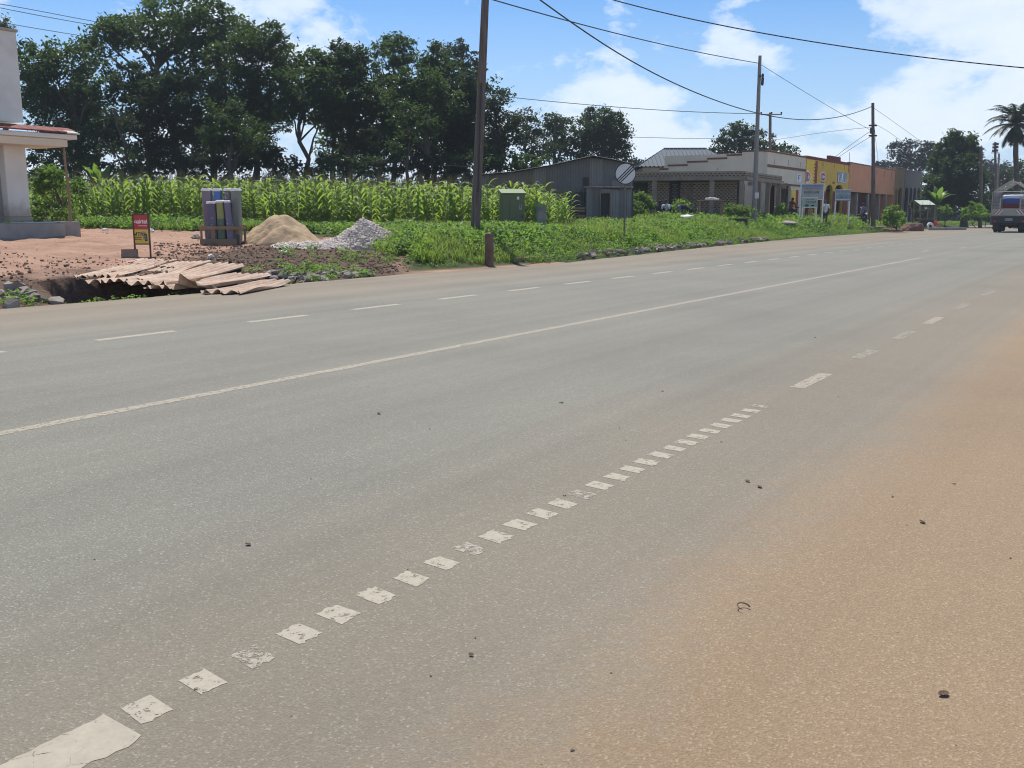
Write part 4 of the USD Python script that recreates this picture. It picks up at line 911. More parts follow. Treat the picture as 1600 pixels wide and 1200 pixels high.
# --- sand heap and gravel heap
def heap(name, label, catg, cpx, D, rx, ry, h, mat, seed, amp=.05, peak=(0, 0), lobes=()):
    c0 = on_ground(cpx, D); n = 72
    gx, gy = np.meshgrid(np.linspace(-1.12, 1.12, n), np.linspace(-1.12, 1.12, n), indexing='ij')
    X_, Y_ = gx * rx, gy * ry
    r = np.hypot(gx - peak[0] * (1 - np.hypot(gx, gy)), gy - peak[1] * (1 - np.hypot(gx, gy)))
    p = np.stack([X_, Y_, 0 * X_ + seed], -1)
    z = h * np.clip(1 - r, 0, 1) ** (.9 if name == 'sand_heap' else 1.1)
    z = np.minimum(z, h * (.80 + .1 * (meshkit.fbm(p * 1.2, 2, seed) - .5)))
    for lx, ly, lr, lh in lobes: z = np.maximum(z, lh * np.clip(1 - np.hypot(X_ - lx, Y_ - ly) / lr, 0, 1) ** .8)
    z = z + (meshkit.fbm(p * 2.2, 4, seed) - .5) * amp * 2.4 * np.clip(z / max(h, .3) * 3, 0, 1) + (meshkit.fbm(p * 7, 3, seed + 1) - .5) * amp * np.clip(z / max(h, .3) * 4, 0, 1)
    G_ = ground_z(X_ + c0[0], Y_ + c0[1]) - c0[2]
    z = G_ + np.where(z < .012, -.06, z)
    v = np.stack([X_, Y_, z], -1).reshape(-1, 3); i, j = np.meshgrid(np.arange(n - 1), np.arange(n - 1), indexing='ij')
    f = np.stack([i * n + j, (i + 1) * n + j, (i + 1) * n + j + 1, i * n + j + 1], -1).reshape(-1, 4)
    t = Thing(name, label, catg, c0, 0)
    t.part('mound', (v, f), mat, True)
    return t, v, c0
mat_sand = plain('building_sand', (.44, .315, .185), .95, .13, 1.4, .7, 16, dirt=(.32, .21, .12), dirt_amt=.5)
mat_gravel_bed = plain('gravel_bed', (.48, .42, .36), .95, .3, 6, .6, 20)
sand, _, _ = heap('sand_heap', 'tall heap of tan building sand between the mattresses and the gravel', 'sand heap', 437, 29.0, 1.20, 1.2, 1.02, mat_sand, 3, .085, (.05, 0), ((-.55, -.5, .55, .42), (.5, -.55, .6, .36), (-.75, .1, .4, .3)))
grv, gv, gc = heap('gravel_heap', 'small heap of pale broken stone beside the sand heap', 'gravel heap', 548, 28.4, 2.3, 1.5, .03, mat_gravel_bed, 5, .03, (0, 0), ((.32, .1, .95, .82), (-.35, -.25, .85, .30), (-.95, -.55, .8, .17), (-1.5, -.75, .75, .12), (.75, -.2, .6, .3)))
g = np.random.default_rng(31)
top = gv[(gv[:, 2] > .06)]; 
def scatter_on(v, n, g, lift=.012):
    i = g.integers(0, len(v), n); return v[i] + g.normal(size=(n, 3)) * [.018, .018, .006] + [0, 0, lift]
hgt = gv[:, 2] - (ground_z(gv[:, 0] + gc[0], gv[:, 1] + gc[1]) - gc[2])
sp_ = scatter_on(gv[hgt > .045], 6500, g)
instancer('broken_stone', [stone_mesh((.034, .026, .022), 900 + i) for i in range(6)], sp_, g.uniform(0, 6.28, len(sp_)), g.uniform(.6, 1.5, len(sp_)), g.integers(0, 6, len(sp_)),
          [plain('chip_pale', (.78, .70, .62), .9, .15, 8, .2), plain('chip_pink', (.66, .56, .48), .9, .15, 8, .2), plain('chip_grey', (.54, .47, .41), .9, .15, 8, .2)], parent=grv.path, tilt=g.uniform(-1, 1, len(sp_)))
# loose clods over the dug soil and pebbles over the yard
def in_soil(n, g, px0, px1, d0, d1):
    out = []
    while len(out) < n:
        x, y = plan(g.uniform(px0, px1), g.uniform(d0, d1), 400); s, t = st(x, y); e = float(t - tedge(s))
        if e > .25 and not (_d0 < s < _d1 + 2.6 and e < 1.9): out.append((x, y))
    a = np.array(out); return np.column_stack([a, ground_z(a[:, 0], a[:, 1])])
c1 = in_soil(4200, g, 240, 640, 16.5, 27.5); c2 = in_soil(700, g, -60, 240, 15, 22); c3 = in_soil(330, g, -40, 330, 19, 36)
cl_ = np.vstack([c1, c2]); cl_ = cl_[dirt_in(cl_[:, 0], cl_[:, 1]) > -.6]
instancer('soil_clod', [stone_mesh((.03, .025, .02), 700 + i) for i in range(5)], cl_ + [0, 0, .012], g.uniform(0, 6.28, len(cl_)), np.clip(g.lognormal(-.35, .5, len(cl_)), .25, 2.2), g.integers(0, 5, len(cl_)),
          [plain('clod_dark', (.105, .067, .043), .95, .25, 10, .4), plain('clod_mid', (.16, .105, .07), .95, .25, 10, .4), plain('clod_red', (.24, .145, .10), .95, .25, 10, .4)], label='crumbled clods of dug brown soil', catg='soil')
instancer('yard_pebble', [stone_mesh((.024, .02, .014), 740 + i) for i in range(4)], c3 + [0, 0, .01], g.uniform(0, 6.28, len(c3)), np.clip(g.lognormal(-.4, .5, len(c3)), .25, 1.9), g.integers(0, 4, len(c3)),
          [plain('pebble_red', (.36, .21, .14), .95, .25, 10, .3), plain('pebble_brown', (.24, .14, .10), .95, .25, 10, .3)], label='small red pebbles on the yard', catg='pebbles')
# rubbish
def scrap(px, D, r, label, seed, mat=None, dz=.03):
    p = on_ground(px, D); t = Thing('litter_scrap', label, 'litter', p + [0, 0, dz], seed * 40)
    s = trimesh.creation.icosphere(2, 1.0); v = np.array(s.vertices) * r; d = meshkit.noise(v / max(r) * 2.6 + seed, seed); v = v * (.55 + .8 * d)[:, None]
    t.part('crumpled_sheet', (v, s.faces), mat or mat_white)
scrap(439, 25.2, (.13, .08, .07), 'white crumpled plastic scrap on the soil below the sand heap', 1)
scrap(324, 23.2, (.10, .06, .06), 'pale crumpled paper on the dark soil below the mattress stand', 2, mat_plaster)
scrap(338, 23.4, (.07, .05, .03), 'torn pinkish paper scrap right of the crumpled paper', 3, mat_concrete_pale)
scrap(160, 34.5, (.13, .1, .09), 'small white scrap at the back of the yard by the weeds', 4)
scrap(232, 34.0, (.11, .1, .09), 'white scrap behind the red and yellow sign', 5)
scrap(302, 30.0, (.16, .1, .10), 'pale rubbish just left of the mattress stand', 6, mat_concrete_pale, .05)

# --- wooden post, end sign, cabinet, marker
b_ = np.array([*Gz(764.5, 416.5)[:2], 0.0]); b_[2] = gz(*b_[:2]) if gz(*b_[:2]) > -.05 else 0
wp = Thing('wooden_post', 'short thick weathered wooden post at the road edge', 'post', b_, 20)
pv = tube([(0, 0, -.3), (0, 0, .2), (.005, 0, .55), (0, .0, P(764, 365.5, b_[1])[2] - b_[2] - .01), (.005, .0, P(764, 365, b_[1])[2] - b_[2])], [.125, .118, .112, .112, .09], 14)
wp.part('post', rough(pv, .012, 5, 3), plain('post_timber', (.16, .095, .062), .92, .35, 3.5, .7, 22), 40)

b_ = np.array([*Gz(975, 391.5)[:2], 0.0]); rs = Thing('derestriction_sign', 'round white road sign with black diagonal stripes on a grey post', 'road sign', b_, -8)
zc = P(974, 271.5, b_[1])[2]; R = 16.0 * b_[1] / F
rs.part('post', cyl((0, 0, -.3), (-.01, 0, zc + R * .55), .036, sides=10), mat_sheet_grey)
ring = shapely.Point(0, 0).buffer(R, 24)
rs.part('rim', moved(upright(ring.difference(shapely.Point(0, 0).buffer(R * .93, 24)), .03, -.075), (0, 0, zc)), mat_black)
rs.part('face', moved(upright(shapely.Point(0, 0).buffer(R * .935, 24), .02, -.065), (0, 0, zc)), plain('sign_face_white', (.62, .62, .60), .5, .06, 3, .03))
for o in (-.17, -.035, .10):
    bar = affinity.translate(affinity.rotate(sbox(-R, -R * .05, R, R * .05), 45, origin=(0, 0)), -o * R * 1.5 * .7, o * R * 1.5 * .7).intersection(shapely.Point(0, 0).buffer(R * .93, 24))
    rs.part('stripe', moved(upright(bar, .004, -.0695), (0, 0, zc)), mat_black)
rs.part('back_bracket', bx(-R * .4, R * .4, -.044, -.037, zc - .04, zc + .04), mat_sheet_grey)

Dc = 36.0; b_ = on_ground(800, Dc); CXm = lambda px: (px - 800) * Dc / F; CZ = lambda py: P(800, py, Dc)[2] - b_[2]
cb = Thing('green_cabinet', 'dull green metal roadside cabinet with sloping lid among the weeds', 'cabinet', b_, 9)
x0, x1, zt_ = CXm(783), CXm(818), CZ(303.5)
cb.part('body', bx(x0, x1, -.3, .45, -.1, zt_, .015), mat_green_box)
cb.part('plinth', bx(x0 - .04, x1 + .04, -.34, .49, -.2, .06, .01), mat_concrete)
lid = m3.Manifold.hull_points(np.array([(x0 - .04, -.36, zt_ + .01), (x1 + .05, -.36, zt_ + .01), (x0 - .04, .5, zt_ + .02), (x1 + .05, .5, zt_ + .02), (x0 - .04, -.36, zt_ + .04), (x1 + .05, -.36, zt_ + .04), (x0 - .04, .5, zt_ + .20), (x1 + .05, .5, zt_ + .2)]))
cb.part('lid', lid, mat_green_lid)
xm = x0 + .33 * (x1 - x0)
cb.part('door', bx(xm + .012, x1 - .03, -.318, -.303, .08, zt_ - .12, .004), mat_green_box); cb.part('side_panel', bx(x0 + .03, xm - .012, -.316, -.303, .08, zt_ - .12, .004), mat_green_box)
cb.part('handle', bx(x1 - .12, x1 - .09, -.345, -.319, .62, .75, .005), mat_dark_metal)
cb.part('label_plate', bx(CXm(805.5), CXm(809), -.325, -.3185, CZ(312), CZ(307.5)), mat_white)
cb.part('faded_sticker', cat(bx(CXm(809.5), CXm(813), -.323, -.319, CZ(327.5), CZ(326)), bx(CXm(809.5), CXm(810.4), -.323, -.319, CZ(326), CZ(320)), bx(CXm(812.2), CXm(813), -.323, -.319, CZ(326), CZ(320))), mat_sign_green)
b_ = on_ground(846, 35.0); mk = Thing('marker_post', 'stained concrete marker post in the weeds right of the green cabinet', 'marker', b_, 14)
zz = P(846, 318, 35)[2] - b_[2]
mk.part('shaft', rough(trimesh.creation.box(bounds=[[-.15, -.12, -.2], [.15, .12, zz - .12]]).subdivide().subdivide().subdivide(), .02, 5, 8), plain('lichen_concrete', (.23, .22, .2), .95, .3, 3, .5, 20, dirt=(.05, .045, .04), dirt_amt=.9))
cap_ = m3.Manifold.hull_points(np.array([(-.17, -.15, zz - .13), (.17, -.15, zz - .13), (-.17, .15, zz - .13), (.17, .15, zz - .13), (-.17, -.05, zz + .05), (.17, -.15, zz - .06), (-.17, .15, zz + .05), (.17, .15, zz - .06)]))
mk.part('cap', cap_, mat_green_lid)

# --- utility poles and wires
def pole(pts, D, r0, r1, label, mat, name='utility_pole', sides=12):
    q = [P(px, py, D) for px, py in pts]; base = q[0].copy(); base[2] = gz(base[0], base[1])
    t = Thing(name, label, 'utility pole', base, 0)
    pp = np.array(q) - base; pp = np.vstack([[pp[0, 0] , 0, -.5], pp[0] * [1, 1, 0], pp[1:]])
    k = np.linspace(0, 1, len(pp))
    n = 14; zz = np.linspace(pp[0, 2], pp[-1, 2], n); path = np.stack([np.interp(zz, pp[:, 2], pp[:, i]) for i in range(2)] + [zz], -1)
    m = rough(tube(path, np.linspace(r0, r1, n), sides), .006, 1.5, 3)
    t.part('shaft', m, mat, 40)
    return t, base
p1t, p1b = pole(((742, 349), (756, 50), (762.5, -98)), 30.5, .155, .105, 'nearest tall weathered wooden utility pole, leaning right, beside the maize', mat_wood_pole)
top1 = P(762, -85, 30.5) - p1b
p1t.part('stay_cable', tube([P(752, 130, 30.35) - p1b, P(749.6, 210, 30.33) - p1b, P(747, 300, 30.33) - p1b], .02, 5), mat_wire)
for i, py in enumerate((-60, -30)): p1t.part('bolt', cyl(P(760.5, py, 30.3) - p1b, P(760.5, py, 30.3) - p1b + [0, -.25, 0], .02, sides=6), mat_dark_metal)
p2t, p2b = pole(((1178, 346), (1182.5, 220), (1187.6, 87)), 58.0, .165, .095, 'second tall grey wooden pole with a dark fuse box near its top', mat_pole_grey)
q = P(1191.5, 124, 57.8) - p2b; s_ = 58 / F
p2t.part('fuse_box', cat(hull((q[0], q[1], q[2] - 7 * s_, 2.1 * s_), (q[0], q[1], q[2] + 1.5 * s_, 2.2 * s_)), hull((q[0], q[1], q[2] + 4.5 * s_, 2.0 * s_), (q[0], q[1], q[2] + 7 * s_, 1.7 * s_)), bx(q[0] - 6 * s_, q[0], q[1] - .05, q[1] + .05, q[2] + 4 * s_, q[2] + 5.5 * s_)), mat_dark_metal)
p2t.part('paper_notice', bx(-.12 + .06, .12 + .06, -.19, -.175, P(1179, 310, 58)[2] - p2b[2], P(1179, 301, 58)[2] - p2b[2]), mat_plaster)
p3t, p3b = pole(((1365.5, 344), (1364.5, 250), (1363.7, 161)), 76.0, .18, .11, 'third tall dark utility pole in front of the orange shop', mat_wood_pole)
q = P(1362, 204, 75.8) - p3b; s_ = 76 / F
p3t.part('fuse_box', bx(q[0] - 2.2 * s_, q[0] + 2.2 * s_, q[1] - .15, q[1] + .1, q[2] - 4.5 * s_, q[2] + 4.5 * s_, .03), mat_dark_metal)
for py in (196, 212): 
    q2 = P(1363.9, py, 75.8) - p3b; p3t.part('insulator', cyl(q2 - [.3, 0, 0], q2 + [.3, 0, 0], .06, sides=7), mat_dark_metal)
p4t, p4b = pole(((1202.5, 300), (1203, 240), (1203.6, 176)), 86.0, .16, .12, 'dark pole with a crossarm standing behind the cream shop', mat_wood_pole)
q = P(1203.6, 179, 86) - p4b; s_ = 86 / F
p4t.part('crossarm', bx(q[0] - 15.5 * s_, q[0] + 17 * s_, q[1] - .2, q[1] - .07, q[2] - .9 * s_, q[2] + .7 * s_, .01), mat_pole_grey)
for dx in (-14.5, 1.2, 16): p4t.part('insulator', tube([(q[0] + dx * s_, q[1] - .13, q[2] + .7 * s_), (q[0] + dx * s_, q[1] - .13, q[2] + 3.4 * s_)], [.05, .08], 7), mat_dark_metal)
p5t, p5b = pole(((1533.6, 330), (1533.2, 280), (1533, 230)), 100.0, .2, .15, 'dark bare pole against the right side of the round leafy tree', mat_wood_pole)
p6t, p6b = pole(((1556, 330), (1555.5, 280), (1555, 222)), 112.0, .17, .12, 'distant pole with a stack of fittings near the palm', mat_wood_pole)
q = P(1555.3, 230, 112) - p6b; s_ = 112 / F
for dz in (0, 4.5, -5): p6t.part('fitting', bx(q[0] - 3 * s_, q[0] + 3 * s_, q[1] - .3, q[1] + .3, q[2] + (dz - 1.8) * s_, q[2] + (dz + 1.6) * s_, .03), mat_dark_metal)
p6t.part('crossarm', bx(q[0] - 6 * s_, q[0] + 6 * s_, q[1] - .12, q[1], q[2] - 9 * s_, q[2] - 8 * s_), mat_dark_metal)
p7t, p7b = pole(((1557.5, 330), (1559.5, 280), (1561, 240)), 120.0, .15, .11, 'thin pale concrete pole just right of the pole with fittings', mat_pole_grey)

def wire(label, pts, r=.016, name='overhead_wire', n=28):
    """pts: (px, py, depth) points; a smooth curve through them."""
    q = np.array([P(*p) for p in pts]); L = np.concatenate([[0], np.cumsum(np.linalg.norm(np.diff(q, axis=0), axis=1))])
    from scipy.interpolate import CubicSpline, PchipInterpolator
    cs = CubicSpline(L, q) if len(q) > 2 else None
    k = np.linspace(0, L[-1], n); c = cs(k) if cs is not None else q[0] + (q[1] - q[0]) * (k / L[-1])[:, None]
    b0 = c[0]; t = Thing(name, label, 'wire', b0, 0)
    t.part('cable', tube(c - b0, r, 5), mat_wire)
def lerp(a, b, px): return a + (b - a) * px
wire('thick sagging cable from the near pole down to the third pole', [(762, -62, 30.5), (840, -3, 33.5), (945, 70, 38), (1060, 133, 45), (1180, 176, 54.5), (1270, 187, 64), (1330, 178, 71.5), (1363, 166, 76)], .026, n=44)
wire('taut cable from the near pole to the second pole', [(761, -3, 30.5), (900, 36, 35), (1040, 70.5, 42), (1186.5, 99, 57.9)], .02)
wire('cable from the second pole down to the third pole', [(1187.5, 100, 58), (1250, 139, 63.5), (1310, 175, 69.5), (1363.5, 205, 76)], .014)
wire('long cable crossing the upper right sky above all the poles', [(762, -70, 30.5), (955, -1, 30), (1100, 34, 29.6), (1300, 70, 29.2), (1600, 106, 28.8), (1760, 118, 28.5)], .017, n=36)
wire('thin upper line running left from the crossarm behind the trees', [(1188, 177.5, 86), (1040, 172.5, 86), (900, 162, 86), (780, 150, 86), (640, 132, 86)], .028)
wire('thin lower line in the gap of sky left of the cream shop', [(1189, 217, 90), (1060, 216, 90), (960, 213, 90), (830, 205, 90)], .022)
wire('upper line over the left trees running off to the left', [(-40, 0, 62), (60, 17, 66), (150, 34, 70), (260, 50, 74)], .022)
wire('second line over the left trees below the upper one', [(-40, 4, 60), (60, 24, 64), (150, 40, 68), (260, 57, 72)], .022)
wire('lowest line over the left trees near the white building', [(-40, 27, 58), (60, 45, 62), (115, 54, 64), (240, 74, 70)], .02)
wire('slack service wire from the third pole to the cream shop roof', [(1363, 203, 76), (1330, 226, 78), (1300, 249, 80)], .016)
wire('lower service wire from the third pole to the yellow shop roof', [(1363, 212, 76), (1335, 229, 77), (1304, 250, 78)], .016)
wire('thin wire from the third pole down towards the far trees', [(1364, 168, 76), (1400, 193, 88), (1440, 222, 100)], .014)
wire('short thin wire right of the third pole near its fuse box', [(1364, 192, 76), (1390, 207, 84), (1420, 231, 96)], .013)
wire('thin drop wire beside the third pole', [(1366.5, 200, 76), (1369, 225, 77), (1373, 258, 78)], .012)
wire('faint wire from the third pole left towards the crossarm', [(1361, 199, 76), (1310, 204, 78), (1240, 214, 82), (1206, 219, 86)], .014)
wire('low wire along the tree trunks behind the maize', [(560, 252, 55), (680, 258, 53), (760, 261, 51)], .014)
# aerial on the yellow shop
a0 = P(1326, 262, 78); an = Thing('roof_aerial', 'thin aerial rod at the corner of the yellow shop roof', 'aerial', a0); an.part('rod', cyl((0, 0, -.4), (.02, 0, P(1326, 238, 78)[2] - a0[2]), .02, sides=5), mat_dark_metal)

# --- school sign boards
def board(name, label, px0, px1, y0, y1, D, ybase, mat, legs, rot=-8):
    p0, p1 = P(px0, y0, D), P(px1, y1, D); base = np.array([(p0[0] + p1[0]) / 2, D, gz((p0[0] + p1[0]) / 2, D)])
    t = Thing(name, label, 'sign', base, rot); w = p1[0] - p0[0]; z1_, z0_ = p0[2] - base[2], p1[2] - base[2]
    t.part('panel', bx(-w / 2, w / 2, -.02, .02, z0_, z1_), mat)
    for a in (z0_ - .02, z1_ + .02): t.part('frame_rail', bx(-w / 2 - .03, w / 2 + .03, -.03, .03, a - .02, a + .02), mat_white)
    for px in legs:
        x = (px - (px0 + px1) / 2) * D / F; t.part('leg', bx(x - .045, x + .045, .021, .08, -.3, z1_ + .05), mat_white)
    return t, w, z0_, z1_
t, w, z0_, z1_ = board('school_sign', 'upper grey school sign board with a blue heading on white posts', 1254, 1285, 288, 311.5, 67.5, 340, mat_sign_grey, (1252.5, 1286))
h = z1_ - z0_
t.part('blue_band', bx(-w / 2 + .01, w / 2 - .01, -.026, -.0205, z1_ - .22 * h, z1_ - .005), mat_sign_lightblue)
t.part('heading', facing_text('ST PAUL NURSERY', .14, -.02, -.0265, z1_ - .17 * h, True, squeeze=.72), mat_sign_blue)
t.part('subheading', facing_text('& PRIMARY SCHOOL', .085, .02, -.021, z1_ - .33 * h, True, squeeze=1.0), mat_sign_red)
t.part('small_line', facing_text('P.O. BOX', .045, -.12, -.021, z1_ - .44 * h, False, squeeze=1.2), mat_black)
t.part('place_name', facing_text('BUGULANE', .145, -.05, -.021, z1_ - .60 * h, True, squeeze=.95), mat_black)
t.part('small_line', facing_text('TEL', .04, -.2, -.021, z1_ - .74 * h, False), mat_black)
t, w, z0_, z1_ = board('notice_board', 'lower white notice board with green lettering, in front of the school sign', 1255, 1276, 309.5, 323.8, 66.0, 340, mat_sign_green, (1255.2, 1275.8))
h = z1_ - z0_
t.part('small_line', facing_text('GOD CARES', .045, 0, -.021, z1_ - .2 * h, True, squeeze=1.4), mat_black)
t.part('place_name', facing_text('TAQWA', .15, .06, -.021, z1_ - .56 * h, True, squeeze=.9), mat_sign_dkgreen)
t.part('emblem', upright(affinity.translate(affinity.scale(shapely.Point(0, 0).buffer(1), .14, .085), -.2, z0_ + .15 * h + .03), .005, -.026), mat_sign_dkgreen)
t.part('dark_strip', bx(.08, .3, -.025, -.0205, z0_ + .12 * h, z0_ + .26 * h), mat_black)
t, w, z0_, z1_ = board('notice_board', 'pale green notice board on two white posts before the orange shop', 1307, 1328, 297, 311.5, 73.0, 340, mat_sign_lightblue, (1307, 1327.6))
h = z1_ - z0_
t.part('green_strip', bx(-w / 2 + .01, w / 2 - .01, -.025, -.0205, z1_ - .52 * h, z1_ - .30 * h), mat_sign_green)
t.part('heading', facing_text('HEALTH CENTRE', .065, 0, -.026, z1_ - .48 * h, True, squeeze=.85), mat_sign_dkgreen)
t.part('small_line', facing_text('OPEN', .06, .2, -.021, z0_ + .2 * h, True), mat_black)
t.part('roof_emblem', upright(Polygon([(-.2, z0_ + .16 * h), (.0, z0_ + .16 * h), (-.1, z0_ + .34 * h)]), .005, -.026), mat_sign_dkgreen)
t.part('lower_board', bx(-w / 2 + .01, w / 2 - .01, -.018, .018, z0_ - .12, z0_ - .043), mat_concrete)
# ------------------------------------------------------------------ vegetation
def leaves(pos, size, g, up=.35, aspect=.55, fold=.12):
    """Leaf-sized folded quads at pos, each turned its own way."""
    n = len(pos); size = np.broadcast_to(size, (n,))[:, None] * g.uniform(.7, 1.3, (n, 1))
    nrm = g.normal(size=(n, 3)); nrm[:, 2] = np.abs(nrm[:, 2]) + up; nrm /= np.linalg.norm(nrm, axis=1, keepdims=True)
    a = g.normal(size=(n, 3)); a -= nrm * (a * nrm).sum(1, keepdims=True); a /= np.linalg.norm(a, axis=1, keepdims=True)
    b = np.cross(nrm, a)
    v = np.stack([pos - a * size * .5, pos + b * size * aspect * .5 + nrm * size * fold - a * size * .05, pos + a * size * .55, pos - b * size * aspect * .5 + nrm * size * fold - a * size * .05], 1).reshape(-1, 3)
    k = np.arange(n)[:, None] * 4
    return v, np.vstack([k + [0, 2, 1], k + [0, 3, 2]])
def crown_points(blobs, n_per_m2, g, clump=.55, thick=.8):
    """Leaf positions in clumps through the volume of ellipsoids (centre, radii)."""
    out = []
    for c, r in blobs:
        r = np.asarray(r); vol = r.prod() ** (1 / 3)
        nc = int(max(10, 17 * (r[0] * r[2]) / (clump * clump) * .30))
        d = g.normal(size=(nc, 3)); d /= np.linalg.norm(d, axis=1, keepdims=True); rad = g.uniform(.25, 1.0, (nc, 1)) ** .55
        cc = c + d * r * rad
        m = int(2.5 * n_per_m2 * r[0] * r[2] * 3.14 / nc) + 3
        cs = clump * g.uniform(.55, 1.2, (nc, 1, 1)) * min(1.0, .35 + vol * .35)
        p = cc[:, None] + g.normal(size=(nc, m, 3)) * cs * [.62, .62, .42]
        out.append(p.reshape(-1, 3))
    return np.vstack(out)
def limb(a, b, r0, r1, g, n=6, wob=.12):
    a, b = np.asarray(a, float), np.asarray(b, float); k = np.linspace(0, 1, n)[:, None]
    L = np.linalg.norm(b - a); p = a + (b - a) * k + g.normal(size=(n, 3)) * L * wob * .3 * np.sin(k * np.pi)
    p[:, 2] += L * .06 * np.sin(k[:, 0] * np.pi)
    return tube(p, np.linspace(r0, r1, n), 7)
def tree(name, label, D, trunk, blobs, leaf, seed, lsize=.27, dens=62, group=None, catg='tree', trunk_r=.26, twig=True, deep=1.0, clump=.55):
    """trunk: (px, py) from the ground up; blobs: (px, py, rx, ry[, depth shift]) in photo pixels at depth D, turned into metres."""
    g = np.random.default_rng(seed); s_ = D / F
    base = P(trunk[0][0], trunk[0][1], D); base[2] = gz(base[0], base[1])
    t = Thing(name, label, catg, base, 0, group)
    B = []
    for q in blobs:
        dd = q[4] if len(q) > 4 else g.uniform(-1.3, 1.3)
        c = P(q[0], q[1], D + dd) - base; rx, rz = q[2] * s_ * 1.12, q[3] * s_ * 1.12; B.append((c, (rx, (rx + rz) / 2 * deep, rz)))
    tp = np.array([P(px, py, D) - base for px, py in trunk]); tp[0] = [tp[0][0], 0, -.3]
    k = np.linspace(0, 1, 8); L = np.concatenate([[0], np.cumsum(np.linalg.norm(np.diff(tp, axis=0), axis=1))]); L /= L[-1]
    path = np.stack([np.interp(k, L, tp[:, i]) for i in range(3)], -1); path[1:-1, :2] += g.normal(size=(6, 2)) * .09
    parts = [tube(path, np.linspace(trunk_r, trunk_r * .45, 8) * np.concatenate([[1.35], np.ones(7)]), 9)]
    lp = []
    for c, r in B:
        i = int(np.argmin(np.linalg.norm(path - c, axis=1) + np.maximum(path[:, 2] - c[2] + .8, 0) * 2)); i = min(max(i - 1, 2), 7)
        R0 = trunk_r * (1 - .55 * i / 7) * .55
        parts.append(limb(path[i], c, R0, R0 * .35, g))
        if twig:
            for _ in range(3):
                e = c + g.normal(size=3) * np.array(r) * .55; lp.append(limb(c - (c - path[i]) * .15, e, R0 * .4, .015, g, 4))
    tr = t.part('trunk', cat(*parts), mat_bark, 60)
    if lp: t.part('twigs', cat(*lp), mat_bark, parent=tr)
    lsize = lsize * LS; p = crown_points(B, dens / (lsize * lsize) * .075, g, clump)
    p[:, 2] = np.maximum(p[:, 2], .15)
    t.part('crown', leaves(p, lsize, g), leaf)
    return t
LS = .80
TG = 'trees behind the maize field'
tree('broadleaf_tree', 'leafy dark tree rising just right of the white building', 58, ((122, 268), (120, 215), (110, 150)), [(88, 125, 42, 38), (58, 100, 26, 30), (68, 80, 25, 20), (112, 95, 30, 28), (58, 160, 22, 45), (92, 180, 46, 36), (128, 165, 30, 45), (122, 225, 36, 30), (70, 225, 30, 25), (145, 140, 22, 28), (160, 215, 18, 18)], mat_leaf_mid, 101, .30)
tree('broadleaf_tree', 'small treetop showing above the white building wall', 66, ((6, 262), (6, 150), (6, 60)), [(6, 36, 17, 13), (0, 60, 20, 16), (10, 90, 20, 22), (0, 120, 26, 30)], mat_leaf_mid, 102, .28, 50)
tree('umbrella_tree', 'tallest spreading tree with layered flat boughs and a bare fork showing', 62, ((282, 268), (272, 200), (240, 110), (256, 70)), [(180, 40, 30, 15), (165, 63, 40, 20), (205, 52, 40, 22), (245, 45, 35, 25), (240, 12, 14, 12), (285, 22, 45, 24), (330, 8, 24, 16), (310, 45, 42, 26), (350, 40, 30, 22), (262, 75, 34, 20), (300, 90, 34, 28), (150, 88, 22, 20), (335, 80, 34, 26)], mat_leaf_mid, 103, .33, 58, deep=1.1, trunk_r=.34)
tree('broadleaf_tree', 'dense dark tree standing under the tall spreading one', 58, ((238, 268), (228, 215), (222, 160)), [(208, 122, 34, 22), (238, 140, 36, 26), (190, 145, 20, 20), (266, 150, 32, 30), (226, 172, 44, 26), (204, 200, 30, 28), (258, 205, 34, 32), (246, 232, 26, 20), (292, 130, 34, 24), (290, 180, 22, 44), (182, 205, 16, 22)], mat_leaf_dark, 104, .28, 70)
tree('slim_tree', 'slim forked pale tree with thin foliage left of the dense dark tree', 55, ((212, 266), (200, 232), (182, 190), (178, 170)), [(183, 180, 18, 16), (196, 208, 16, 14), (172, 232, 14, 10), (216, 238, 16, 12), (204, 190, 14, 14)], mat_leaf_grey, 105, .24, 26, trunk_r=.13, group=None)
tree('broadleaf_tree', 'broad dark tree with a rounded light top right of the tallest tree', 60, ((400, 268), (398, 215), (395, 140)), [(388, 62, 38, 22), (425, 62, 28, 20), (365, 85, 38, 28), (410, 100, 40, 34), (442, 95, 24, 28), (372, 135, 38, 36), (425, 145, 40, 36), (352, 170, 28, 28), (395, 180, 38, 28), (455, 110, 18, 18)], mat_leaf_mid, 106, .29, 66)
tree('broadleaf_tree', 'lighter green low tree in front of the dark trunks left of the sky gap', 54, ((362, 270), (362, 245), (362, 210)), [(352, 175, 24, 20), (378, 195, 26, 18), (344, 205, 24, 20), (368, 225, 34, 20), (330, 215, 18, 18), (392, 215, 18, 14)], mat_leaf_light, 107, .25, 54, trunk_r=.16)
tree('forked_tree', 'tree with a clear Y-shaped trunk against the gap of bright sky', 58, ((478, 270), (475, 235), (468, 205), (478, 170)), [(482, 92, 24, 18), (505, 105, 24, 22), (470, 130, 34, 28), (505, 140, 30, 26), (482, 165, 38, 22), (448, 160, 22, 20), (515, 170, 22, 26), (500, 185, 18, 14)], mat_leaf_mid, 108, .28, 62, trunk_r=.2)
tree('broadleaf_tree', 'dark tree with a knobbly top near the middle of the treeline', 60, ((548, 270), (546, 220), (540, 140)), [(528, 82, 18, 16), (548, 92, 28, 18), (565, 88, 14, 14), (532, 115, 34, 26), (565, 125, 24, 32), (545, 155, 36, 30), (575, 165, 26, 34), (530, 195, 22, 32), (570, 210, 30, 32), (552, 240, 34, 24), (590, 235, 20, 28)], mat_leaf_dark, 109, .29, 72)
